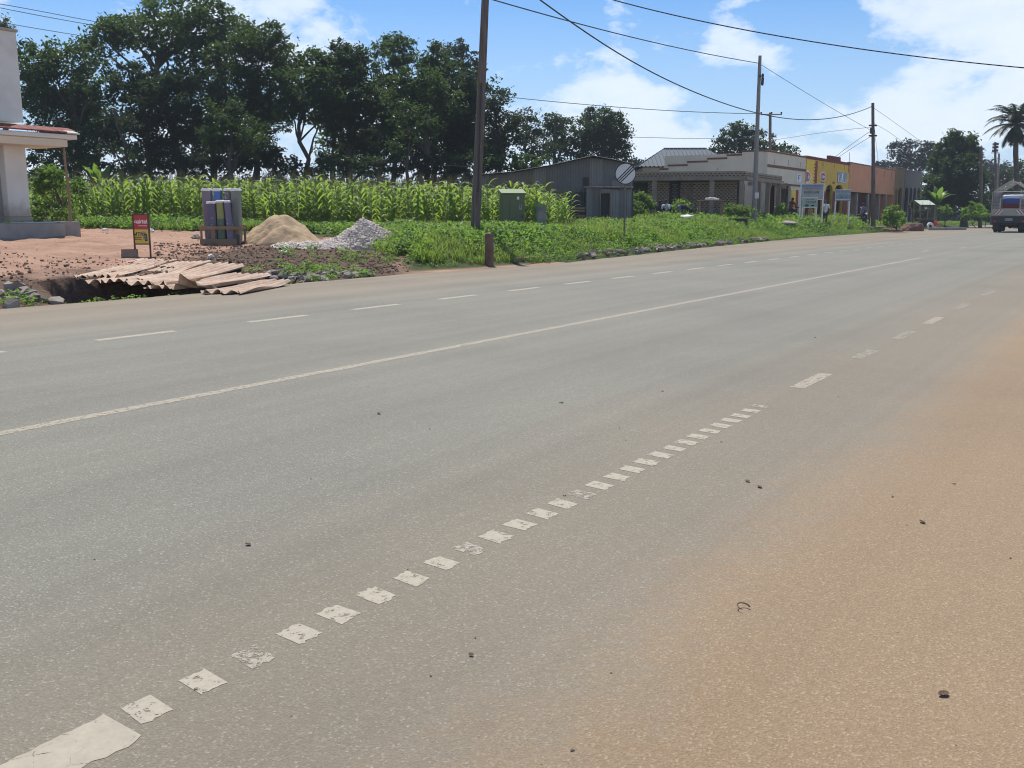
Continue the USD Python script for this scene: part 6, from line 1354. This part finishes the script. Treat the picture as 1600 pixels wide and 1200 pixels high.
# ------------------------------------------------------------------ people, motorcycles, truck, small things
def capsule(a, b): return hull((*a[:3], a[3]), (*b[:3], b[3]))
def body(bones, ref=.045, it=6):
    m = m3.Manifold.batch_boolean([capsule(a, b) if b is not None else hull(a) for a, b in bones], m3.OpType.Add).refine_to_length(ref)
    v, f = vf(m); tm = trimesh.Trimesh(v, f, process=True); trimesh.smoothing.filter_taubin(tm, iterations=it); return np.array(tm.vertices), np.array(tm.faces)
def person(label, base, rot, J, shirt, trousers, held=None, name='person'):
    """J: joints in metres (x right, y ahead, z up)."""
    t = Thing(name, label, 'person', base, rot)
    r = dict(head=.095, neck=.055, chest=.125, belly=.12, hip=.12, sh=.06, el=.044, wr=.032, hj=.085, kn=.058, an=.04, toe=.035)
    j = {k: np.asarray(v, float) for k, v in J.items()}
    q = lambda k, rr: (*j[k], rr)
    hd = j['head']
    torso = [(q('neck', .055), (*((hd + j['neck']) / 2), .05)), (q('chest', .12), q('neck', .07)), (q('chest', .125), q('hip', .12))]
    for s in 'lr': torso += [(q('chest', .11), q('sh' + s, .062))]
    limbs, sleeves, legs = [], [], []
    for s in 'lr':
        limbs += [(q('sh' + s, .056), q('el' + s, .043)), (q('el' + s, .042), q('wr' + s, .03))]; sleeves += [(q('sh' + s, .07), (*(j['sh' + s] * .3 + j['el' + s] * .7), .06))]
        legs += [(q('hip', .1), q('hj' + s, .092)), (q('hj' + s, .09), q('kn' + s, .062)), (q('kn' + s, .06), q('an' + s, .042))]
        limbs += [(q('an' + s, .04), q('toe' + s, .034))]
    f = j['face'] / np.linalg.norm(j['face']); up = hd - j['neck']; up = up / np.linalg.norm(up); side = np.cross(f, up)
    head = [((*(hd + up * .03), .092), (*(hd - up * .055 + f * .025), .062)), ((*(hd + f * .085 - up * .005), .018), (*(hd + f * .10 - up * .03), .02)), ((*(hd + side * .09), .022), (*(hd + side * .09 - up * .03), .018)), ((*(hd - side * .09), .022), (*(hd - side * .09 - up * .03), .018)), ((*(hd + f * .075 - up * .062 + side * .02), .014), (*(hd + f * .075 - up * .062 - side * .02), .014))]
    hands = []
    for s in 'lr':
        d = j['wr' + s] - j['el' + s]; d /= np.linalg.norm(d); a = np.cross(d, [0.3, .2, 1.0]); a /= np.linalg.norm(a); b = np.cross(d, a); w = j['wr' + s]
        hands.append(((*(w + d * .02), .03), (*(w + d * .085), .034)))
        for k, (o, L) in enumerate(((-.03, .062), (-.01, .074), (.01, .07), (.03, .055))):
            p0 = w + d * .09 + a * o; p1 = p0 + d * L * .55; hands += [((*p0, .0095), (*p1, .009)), ((*p1, .009), (*(p1 + d * L * .4 + b * L * .35), .008))]
        p0 = w + d * .035 + a * -.03; p1 = p0 + d * .035 - a * .032; hands += [((*p0, .012), (*p1, .0105)), ((*p1, .0105), (*(p1 + d * .03), .009))]
    sm_ = m3.Manifold(m3.Mesh(*[np.ascontiguousarray(x, dt) for x, dt in zip(body(torso + limbs + legs + head), (np.float32, np.uint32))]))
    hm = m3.Manifold.batch_boolean([capsule(a, b) for a, b in hands], m3.OpType.Add)
    t.part('body', sm_ + hm, mat_skin, 60)
    inf = lambda bs, d: [((*a[:3], a[3] + d), (*b[:3], b[3] + d)) for a, b in bs]
    t.part('shirt', body(inf(torso[1:], .014) + inf(sleeves, .006), .05, 4), shirt, 60)
    t.part('trousers', body(inf(legs, .013), .05, 4), trousers, 60)
    t.part('hair', hull((*(hd + up * .045 - f * .015), .095), (*(hd + up * .02 - f * .03), .088)), mat_hair, 60)
    for s in 'lr':
        t.part('shoe', hull((*(j['an' + s] * [1, 1, 0] + [0, 0, j['toe' + s][2] + .005]), .048), (*(j['toe' + s]), .044)), mat_black, 60)
        e = hd + f * .086 + up * .02 + side * (.034 if s == 'l' else -.034); t.part('eye', trimesh.creation.icosphere(1, .010).apply_translation(e), mat_white)
    return t
cloth_white = plain('white_shirt', (.62, .62, .60), .85, .06, 6, .2); cloth_dark = plain('dark_cloth', (.035, .035, .04), .9, .1, 6, .2); cloth_blue = plain('blue_cloth', (.05, .09, .32), .85, .1, 6, .2); cloth_grey = plain('grey_cloth', (.17, .18, .22), .88, .1, 6, .2); cloth_red = plain('dark_red_cloth', (.17, .035, .035), .88, .1, 6, .2)
def at(px, D): return on_ground(px, D)
person('person walking by the yellow shop in a white shirt with arms folded behind', at(1291.5, 70), 160,
       dict(head=(0, .05, 1.60), neck=(0, .02, 1.45), chest=(0, 0, 1.25), hip=(0, 0, .93), shl=(-.19, 0, 1.38), shr=(.19, 0, 1.38), ell=(-.26, -.1, 1.12), elr=(.26, -.1, 1.12), wrl=(-.1, -.2, .98), wrr=(.1, -.2, .98),
            hjl=(-.09, 0, .9), hjr=(.09, 0, .9), knl=(-.1, .16, .5), knr=(.1, -.03, .48), anl=(-.1, .16, .09), anr=(.1, -.26, .13), toel=(-.1, .32, .05), toer=(.1, -.12, .05), face=(0, 1, -.1)), cloth_white, cloth_dark)
def seated(lean=.15, sh=.42, armf=.35):
    return dict(head=(0, lean + .06, sh + .76), neck=(0, lean, sh + .62), chest=(0, lean * .8, sh + .42), hip=(0, 0, sh + .1), shl=(-.19, lean, sh + .55), shr=(.19, lean, sh + .55), ell=(-.24, lean + .16, sh + .3), elr=(.24, lean + .16, sh + .3), wrl=(-.12, armf + .05, sh + .2), wrr=(.12, armf + .05, sh + .2),
                hjl=(-.1, .03, sh + .08), hjr=(.1, .03, sh + .08), knl=(-.14, .45, sh + .06), knr=(.14, .45, sh + .06), anl=(-.14, .42, .09), anr=(.14, .42, .09), toel=(-.15, .57, .05), toer=(.15, .57, .05), face=(0, 1, -.25))
def stool(label, base, h=.40, mat=None):
    t = Thing('stool', label, 'stool', base, 20)
    t.part('seat', bx(-.17, .17, -.15, .15, h - .04, h, .008), mat or mat_wood)
    for a in (-1, 1):
        for b in (-1, 1): t.part('leg', tube([(a * .15, b * .13, -.05), (a * .12, b * .10, h - .041)], .02, 6), mat or mat_wood)
D1 = 56.5
b1 = at(1029.5, D1); person('person in dark clothes sitting against the leftmost concrete post', b1, 200, seated(.12), cloth_dark, cloth_dark); stool('low stool under the person in dark clothes', b1)
b2 = at(1043.5, D1); person('person in a white top and blue skirt sitting beside the dark doorway', b2, 150, seated(.2), cloth_white, cloth_blue); stool('low stool under the person in the white top', b2)
b3 = at(1063, 55.0); person('person bending over by the pale bush, in grey clothes', b3, 265,
       dict(head=(0, .62, .72), neck=(0, .52, .80), chest=(0, .36, .90), hip=(0, -.05, .93), shl=(-.19, .46, .84), shr=(.19, .46, .84), ell=(-.2, .55, .58), elr=(.2, .55, .58), wrl=(-.12, .62, .36), wrr=(.12, .62, .36),
            hjl=(-.1, -.05, .9), hjr=(.1, -.05, .9), knl=(-.12, .06, .5), knr=(.12, .0, .5), anl=(-.13, -.02, .09), anr=(.13, -.08, .09), toel=(-.14, .13, .05), toer=(.14, .07, .05), face=(0, .6, -.8)), cloth_dark, cloth_grey)
bs = Thing('plastic_basin', 'dark blue basin between the two seated people', 'basin', at(1036.5, 56), 0)
pr_b = np.array([(0, .0), (.2, 0), (.3, .3), (.32, .31), (.31, .28), (.2, .03), (0, .03)]); bs.part('bowl', trimesh.creation.revolve(pr_b, sections=20), cloth_blue)
ck = Thing('cooking_drum', 'dark metal drum beside the bending person', 'drum', at(1074, 54.5), 0)
ck.part('drum', trimesh.creation.revolve(np.array([(0, 0), (.28, 0), (.3, .02), (.29, .3), (.305, .31), (.29, .33), (.29, .6), (.3, .62), (.27, .62), (.26, .05), (0, .05)]), sections=22), mat_dark_metal)
# makeshift table
tb = Thing('makeshift_table', 'makeshift timber table with goods on top before the block building', 'table', at(1111, 55.5), -4)
zt_ = P(1111, 312.5, 55.5)[2] - tb.base[2]; w = 18.5 * 55.5 / F
tb.part('top', bx(-w, w, -.4, .4, zt_ - .06, zt_, .01), mat_wood)
for a in (-1, 1):
    for b in (-1, 1): tb.part('leg', bx(a * w * .93 - .04, a * w * .93 + .04, b * .34 - .04, b * .34 + .04, -.2, zt_ - .063), mat_wood)
tb.part('brace', tube([(-w * .9, -.36, .1), (-w * .5, -.36, zt_ * .8)], .03, 6), mat_wood)
for k, (px, r) in enumerate(((1106, .10), (1112, .13), (1117, .1), (1121, .08))):
    t = Thing('wrapped_bundle', ['small pale bundle at the left on the makeshift table', 'largest pale bundle on the makeshift table', 'pale bundle right of the largest on the makeshift table', 'rightmost small bundle on the makeshift table'][k], 'bundle', tb.base + [(px - 1111) * 55.5 / F, -.1, zt_], k * 30)
    t.part('bundle', rough(moved(rbox(-r * 1.3, r * 1.3, -r, r, 0, r * 1.1, r * .4), (0, 0, 0)), .015, 8, k), mat_plaster if k != 2 else mat_white, 50)
kerb(plan(1098, 53.5), plan(1170, 53.2), .38, .35, 'low dark wall in the weeds left of the second pole', mat_mortar, gz(*plan(1130, 53.4)) - .02)
for k, (px, D, lab, sc_) in enumerate(((1075, 51.5, 'white plastic sack lying on the grass below the bending person', (.42, .2, .12)), (1231, 61, 'pale sheet spread on the weeds left of the school sign', (.75, .4, .16)))):
    p = at(px, D); t = Thing('plastic_sack', lab, 'sack', p + [0, 0, .34], 10)
    s = trimesh.creation.icosphere(3, 1.0); v = np.array(s.vertices); v = v * (.7 + .6 * meshkit.fbm(v * 1.6 + k, 3, k))[:, None] * sc_; t.part('sack', (v, s.faces), mat_white if k == 0 else mat_concrete_pale, 50)
# motorcycles
def motorcycle(label, base, rot, tank):
    t = Thing('motorcycle', label, 'motorcycle', base, rot)
    for x in (-.62, .62):
        wv = rotx(trimesh.creation.torus(.27, .045, 20, 8), 90); w_ = t.part('wheel', moved(wv, (x, 0, .31)), mat_rubber, 50)
        t.part('hub', cyl((x, -.06, .31), (x, .06, .31), .06), mat_steel, parent=w_)
        t.part('spokes', cat(*[cyl((x, 0, .31), (x + .25 * math.cos(a), 0, .31 + .25 * math.sin(a)), .006, sides=4) for a in np.arange(8) * math.pi / 4]), mat_steel, parent=w_)
    t.part('frame', cat(tube([(-.62, .08, .31), (-.1, .08, .42), (.3, .04, .78), (.42, 0, .92)], .02, 6), tube([(-.62, -.08, .31), (-.1, -.08, .42), (.3, -.04, .78)], .02, 6)), mat_dark_metal)
    for y in (-.07, .07): t.part('fork', cyl((.62, y, .31), (.4, y, .95), .024), mat_steel)
    t.part('engine', rbox(-.18, .16, -.12, .12, .26, .56, .05), mat_dark_metal, 50); t.part('fuel_tank', rbox(-.05, .36, -.12, .12, .70, .93, .07), tank, 50)
    t.part('saddle', rbox(-.66, -.02, -.13, .13, .72, .84, .05), mat_black, 50); t.part('handlebar', tube([(.3, -.36, 1.04), (.38, -.15, 1.06), (.38, .15, 1.06), (.3, .36, 1.04)], .016, 6), mat_dark_metal)
    t.part('headlight', hull((.47, 0, .92, .085), (.52, 0, .91, .07)), mat_white, 50); t.part('exhaust', tube([(.1, -.15, .3), (-.3, -.16, .27), (-.75, -.17, .38)], [.03, .04, .05], 7), mat_steel)
    t.part('mudguard', rotx(bx(-.9, -.4, -.06, .06, .62, .65, .01), 0), tank)
motorcycle('dark motorcycle parked under the arches of the cream shop', at(1240, 70.5), 20, mat_maroon)
jm = seated(.1, .84, .5); 
for k in ('anl', 'anr'): jm[k] = (jm[k][0] * 1.6, .15, .40)
for k in ('toel', 'toer'): jm[k] = (jm[k][0] * 1.6, .32, .36)
for k in ('knl', 'knr'): jm[k] = (jm[k][0] * 1.5, .36, .74)
mb = at(1240, 70.5); pm_ = np.array([-.2 * math.cos(math.radians(20)), -.2 * math.sin(math.radians(20)), 0]); person('person in dark clothes sitting on the parked motorcycle', mb + pm_, -70, jm, cloth_red, cloth_dark)
motorcycle('pale motorcycle standing left of the third pole', at(1351, 78), 35, mat_white)
jb = at(1351, 78); person('person in pale clothes sitting on the motorcycle by the third pole', jb + np.array([-.2 * math.cos(math.radians(35)), -.2 * math.sin(math.radians(35)), 0]), -55, jm, cloth_grey, cloth_dark)

# stall, chair, low wall and earth bank beyond the shops
D2 = 93; b = at(1446, D2); stl = Thing('roadside_stall', 'small open stall with a pale green sloping sheet roof', 'stall', b, 0)
s2 = D2 / F; zr0, zr1 = P(1446, 320, D2)[2] - b[2], P(1446, 314, D2 + 1.5)[2] - b[2]
stl.part('roof_sheet', moved(rotx(corrugated(-11.5 * s2, 11.5 * s2, 0, 1.6, 1.6, .13, .02), -74), (0, -.8, zr0)), mat_sign_green)
for x in (-11, 11):
    for y, z in ((-.8, zr0), (.75, zr0 + .5)): stl.part('post', cyl((x * s2, y, -.2), (x * s2, y, z), .05, sides=7), mat_wood)
stl.part('counter', bx(-12 * s2, 11 * s2, -.7, -.1, .75, .82, .01), mat_wood); stl.part('counter_front', bx(-12 * s2, 11 * s2, -.72, -.69, 0, .74), mat_mortar)
rc = Thing('red_chair', 'red plastic chair beyond the earth bank near the stall', 'chair', at(1469, 88), 30)
rc.part('seat', bx(-.25, .25, -.25, .25, .42, .46, .015), mat_sign_red); rc.part('backrest', bx(-.25, .25, .22, .26, .47, .95, .015), mat_sign_red)
for a in (-1, 1):
    for c_ in (-1, 1): rc.part('leg', tube([(a * .25, c_ * .25, -.03), (a * .21, c_ * .21, .42)], .025, 6), mat_sign_red)
for a in (-1, 1): rc.part('arm', tube([(a * .25, .22, .68), (a * .26, -.2, .66), (a * .25, -.22, .45)], .022, 6), mat_sign_red)
ty = Thing('discarded_tyre', 'white painted tyre lying against the stall counter', 'tyre', at(1458, 89), 20); ty.part('tyre', moved(rotx(trimesh.creation.torus(.3, .1, 20, 10), 70), (0, 0, .36)), mat_white, 50)
w0, w1 = plan(1463, 84), plan(1515, 86); kerb(w0, w1, .34, .5, 'long low concrete wall before the round tree', mat_concrete, gz(*w0))
for k, (px, D, lab, r) in enumerate(((1430, 80, 'reddish earth mound with a steep right side past the bright bush', (1.0, .8, .85)), (1393, 74, 'low brown earth bank at the tarmac edge before the third pole', (1.4, .5, .34)))):
    p = at(px, D) if k == 0 else Gz(1393, 362) + RNV * .55; s = trimesh.creation.icosphere(4, 1.0); v = np.array(s.vertices) * r; n_ = np.array(s.vertices); v = v + n_ * ((meshkit.fbm(v * 1.6 + k, 4, k + 3) - .5) * .5)[:, None]; v[:, 2] = np.minimum(v[:, 2], r[2] * .85)
    t = Thing('earth_mound', lab, 'earth mound', p, 0); t.part('earth', (v, s.faces), plain(f'mound_earth_{"ab"[k]}', (.16, .085, .06), .95, .3, 2, .6, 14), 60)
# ---- truck seen from behind
DT = 73.0; tl = P(1549, 360, DT); sc_ = DT / F
tr_c = np.array([tl[0] + 25.5 * sc_, DT, 0.0])
tr = Thing('lorry', 'open lorry with a bare tubular frame driving away at the right edge', 'lorry', tr_c, RANG - 90)
TX = lambda px: (px - 1574.5) * sc_ ; TZ = lambda py: P(1574, py, DT)[2]
W = 24.5 * sc_
mat_body = plain('weathered_body_paint', (.20, .19, .17), .7, .15, 2, .15, dirt=(.12, .10, .08), dirt_amt=.5)
mat_tarp_white = plain('pale_tarpaulin', (.62, .64, .68), .5, .1, 4, .2)
mat_gate = plain('grey_tailgate', (.37, .335, .265), .65, .1, 2, .12, dirt=(.2, .17, .13), dirt_amt=.5)
tr.part('chassis', bx(-W * .45, W * .45, .2, 6.6, .55, .95), mat_black)
tr.part('rear_bumper', bx(-W * .93, W * .93, -.06, .10, TZ(349), TZ(338.5), .02), mat_black)
tr.part('number_plate', bx(-.26, .26, -.075, -.061, TZ(345), TZ(341.3)), mat_sign_grey)
tr.part('plate_lettering', facing_text('UAX 318', .09, 0, -.076, TZ(344.3), True, .003), mat_black)
tr.part('load_floor', bx(-W, W, .1, 5.0, TZ(338), TZ(336.6)), mat_body)
gate = tr.part('tailgate', bx(-W, W, .0, .06, TZ(337), TZ(326), .01), mat_gate)
for sgn in (-1, 1):
    for k in range(4):
        x = sgn * (W - .12 - k * .11); pl_ = Polygon([(x - .03, TZ(335)), (x + .03, TZ(335)), (x + .03 - sgn * .28, TZ(328)), (x - .03 - sgn * .28, TZ(328))])
        tr.part('warning_stripe', upright(pl_, .004, -.004), mat_sign_red if k % 2 == 0 else mat_white, parent=gate)
    for k in range(5): tr.part('side_board', bx(min(sgn * W, sgn * (W - .05)), max(sgn * W, sgn * (W - .05)), .09, 4.95, TZ(326 - k * 5.2), TZ(326 - k * 5.2) + .19, .008), mat_body)
    for y in np.linspace(.15, 4.85, 5): tr.part('stake', bx(sgn * W - .03 + sgn * .055, sgn * W + .03 + sgn * .055, y - .04, y + .04, TZ(338), TZ(299)), mat_gate)
    tr.part('rear_post', bx(sgn * (W - .52) - .05, sgn * (W - .52) + .05, .02, .10, TZ(326), TZ(309)), mat_gate)
    for k in range(3): tr.part('rear_board', bx(min(sgn * W * .98, sgn * (W - .46)), max(sgn * W * .98, sgn * (W - .46)), .03, .07, TZ(325 - k * 5), TZ(325 - k * 5) + .17, .006), mat_body)
    tr.part('frame_rail', tube([(sgn * W, .0, TZ(299.5)), (sgn * W, 5.0, TZ(299.5))], .035, 7), mat_gate)
    tr.part('tail_light', bx(sgn * W * .8 - .08, sgn * W * .8 + .08, -.08, -.061, TZ(347), TZ(344.5)), mat_sign_red)
    for ax in (1.35, 5.9):
        for k in ((0, 1) if ax < 2 else (0,)):
            cx0 = sgn * (W * .84 - k * .30); wv = roty(trimesh.creation.revolve(np.array([(.22, -.12), (.45, -.13), (.5, -.09), (.5, .09), (.45, .13), (.22, .12)]), sections=26), 90)
            w_ = tr.part('wheel', moved(wv, (cx0, ax, .5)), mat_rubber, 30); tr.part('rim', cyl((cx0 - .09, ax, .5), (cx0 + .09, ax, .5), .225, sides=18), mat_body, parent=w_)
    tr.part('mudflap', bx(sgn * W * .84 - .34 if sgn > 0 else -W * .84 - .14, sgn * W * .84 + .14 if sgn > 0 else -W * .84 + .34, .55, .58, .22, TZ(349) + .1), mat_black)
tr.part('axle', cyl((-W * .8, 1.35, .5), (W * .8, 1.35, .5), .09), mat_dark_metal); tr.part('differential', hull((0, 1.3, .5, .2), (0, 1.5, .5, .14)), mat_dark_metal, 50)
for k, y in enumerate(np.linspace(.03, 4.9, 5)):
    for sgn in (-1, 1): tr.part('roof_hoop', tube([(sgn * W, y, TZ(299.5)), (sgn * W * .84, y, TZ(296)), (sgn * .14, y, TZ(283.6)), (0, y, TZ(283.2))], .035, 7), mat_gate)
tr.part('cross_rail', tube([(-W, .03, TZ(299.3)), (W, .03, TZ(299.3))], .035, 7), mat_sign_green)
tr.part('front_board', bx(-W, W, 4.96, 5.02, TZ(338), TZ(300)), mat_body)
cabp = m3.Manifold.batch_hull([m3.Manifold.sphere(.12, 14).translate((x, y, z)) for x in (-W + .2, W - .2) for y, z in ((5.3, .8), (5.3, 2.75), (6.4, 2.75), (6.95, 1.7), (7.0, .8))])
tr.part('cab', cabp, mat_sign_blue, 50); tr.part('rear_window', bx(-.6, .6, 5.165, 5.179, 1.95, 2.5), mat_black)
cg = Thing('tarpaulin_bundle', 'large tarpaulin bundle, white above, blue and dark red below, on the lorry', 'bundle', tr.base + np.array([*(RD * 1.1), 0]) + [0.05, 0, TZ(325.5)], RANG - 90)
def roll(x0, x1, y0, y1, z0, z1, r, sd): return rough(rbox(x0, x1, y0, y1, z0, z1, r, seed=sd), .03, 3, sd)
zc0, zc1 = 0.02, TZ(304.5) - TZ(325.5); wx = 14.3 * sc_
cg.part('red_layer', roll(-wx, wx, 0, 1.4, zc0, zc1 * .52, .16, 1), mat_maroon, 60); cg.part('blue_layer', roll(-wx * 1.01, wx * 1.01, -.03, 1.43, zc1 * .33, zc1 * .80, .16, 2), cloth_blue, 60); cg.part('white_layer', roll(-wx * 1.04, wx * 1.04, .0, 1.45, zc1 * .64, zc1, .12, 3), mat_tarp_white, 60)

# ---- dry leaves and bits on the tarmac
mat_dry = plain('dry_leaf', (.12, .075, .04), .9, .3, 20, .3)
def dry_leaf(label, p, L, rot, seed):
    g = np.random.default_rng(seed); t = Thing('dry_leaf', label, 'leaf', (p[0], p[1], .004), rot)
    k = np.linspace(0, 1, 9); w = L * .26 * np.sin(k * np.pi) ** .8 + .0015; x = L * (k - .5); z = L * .16 * (k - .5) ** 2 * 2 * g.uniform(.5, 1.3) + g.normal(size=9) * L * .02
    l = np.stack([x, w, z + w * g.uniform(.2, .6)], -1); c = np.stack([x, 0 * w, z], -1); r = np.stack([x, -w, z + w * g.uniform(.1, .5)], -1); v = np.vstack([l, c, r]); i = np.arange(8); n = 9
    f = np.vstack([np.stack([i, i + 1, n + i + 1, n + i], -1), np.stack([n + i, n + i + 1, 2 * n + i + 1, 2 * n + i], -1)])
    v2 = v + [0, 0, .0015]; t.part('blade', (np.vstack([v, v2]), np.vstack([f, f[:, ::-1] + len(v)])), mat_dry, True)
dry_leaf('largest dry brown leaf, curled on the dusty tarmac at lower right', Gz(1474, 1087), .036, 20, 1)
tw = Thing('curled_twig', 'small dark curled twig on the dusty tarmac', 'twig', (*Gz(1162, 953)[:2], .008), 0)
a = np.linspace(.2, 4.2, 12); tw.part('twig', tube(np.stack([.022 * np.cos(a), .026 * np.sin(a), .002 + .006 * np.sin(a * .7)], -1), np.linspace(.003, .0015, 12), 5), mat_dry)
g = np.random.default_rng(91)
for k, (px, py, L) in enumerate(((1441, 817, .035), (388, 852, .03), (592, 647, .04), (1187, 762, .035), (1168, 753, .03), (736, 1025, .018))):
    dry_leaf(['small dry leaf alone near the right edge of the dusty tarmac', 'pale scrap of leaf on the grey tarmac at left', 'dry leaf on the grey tarmac left of the block line', 'darker of two leaves on the shoulder right of the block line', 'smaller of two leaves on the shoulder right of the block line', 'small dry bit just right of the lower blocks'][k], Gz(px, py), L, g.uniform(0, 360), k + 5)
bits = np.array([Gz(g.uniform(0, 1600), g.uniform(480, 1195)) for _ in range(30)]); bits = bits[st(bits[:, 0], bits[:, 1])[1] > -2.5]
instancer('grit', [stone_mesh((.008, .006, .004), 990 + i) for i in range(4)], bits + [0, 0, .002], g.uniform(0, 6.28, len(bits)), np.clip(g.lognormal(-.1, .5, len(bits)), .3, 2.2) * np.clip(bits[:, 1] / 5, .6, 2.0), g.integers(0, 4, len(bits)), [mat_stone[2], mat_stone[1], mat_stone[0]], label='scattered grit on the tarmac', catg='grit')
# ------------------------------------------------------------------ the air
HAZE = 0.0004
hz = usdkit.mesh(stage, free('/World', 'haze'), trimesh.creation.box(bounds=[[-950, -110, -4.0], [950, 1550, 34.0]]),
    usdkit.material(stage, '/World/Looks/haze_air', {'v': ('principled_volume', {'color': (.80, .90, 1.0), 'density': HAZE, 'anisotropy': .3})}, [], volume='v.volume'))
keys(hz.GetPrim(), 'thin bluish haze over the whole view', kind='stuff')
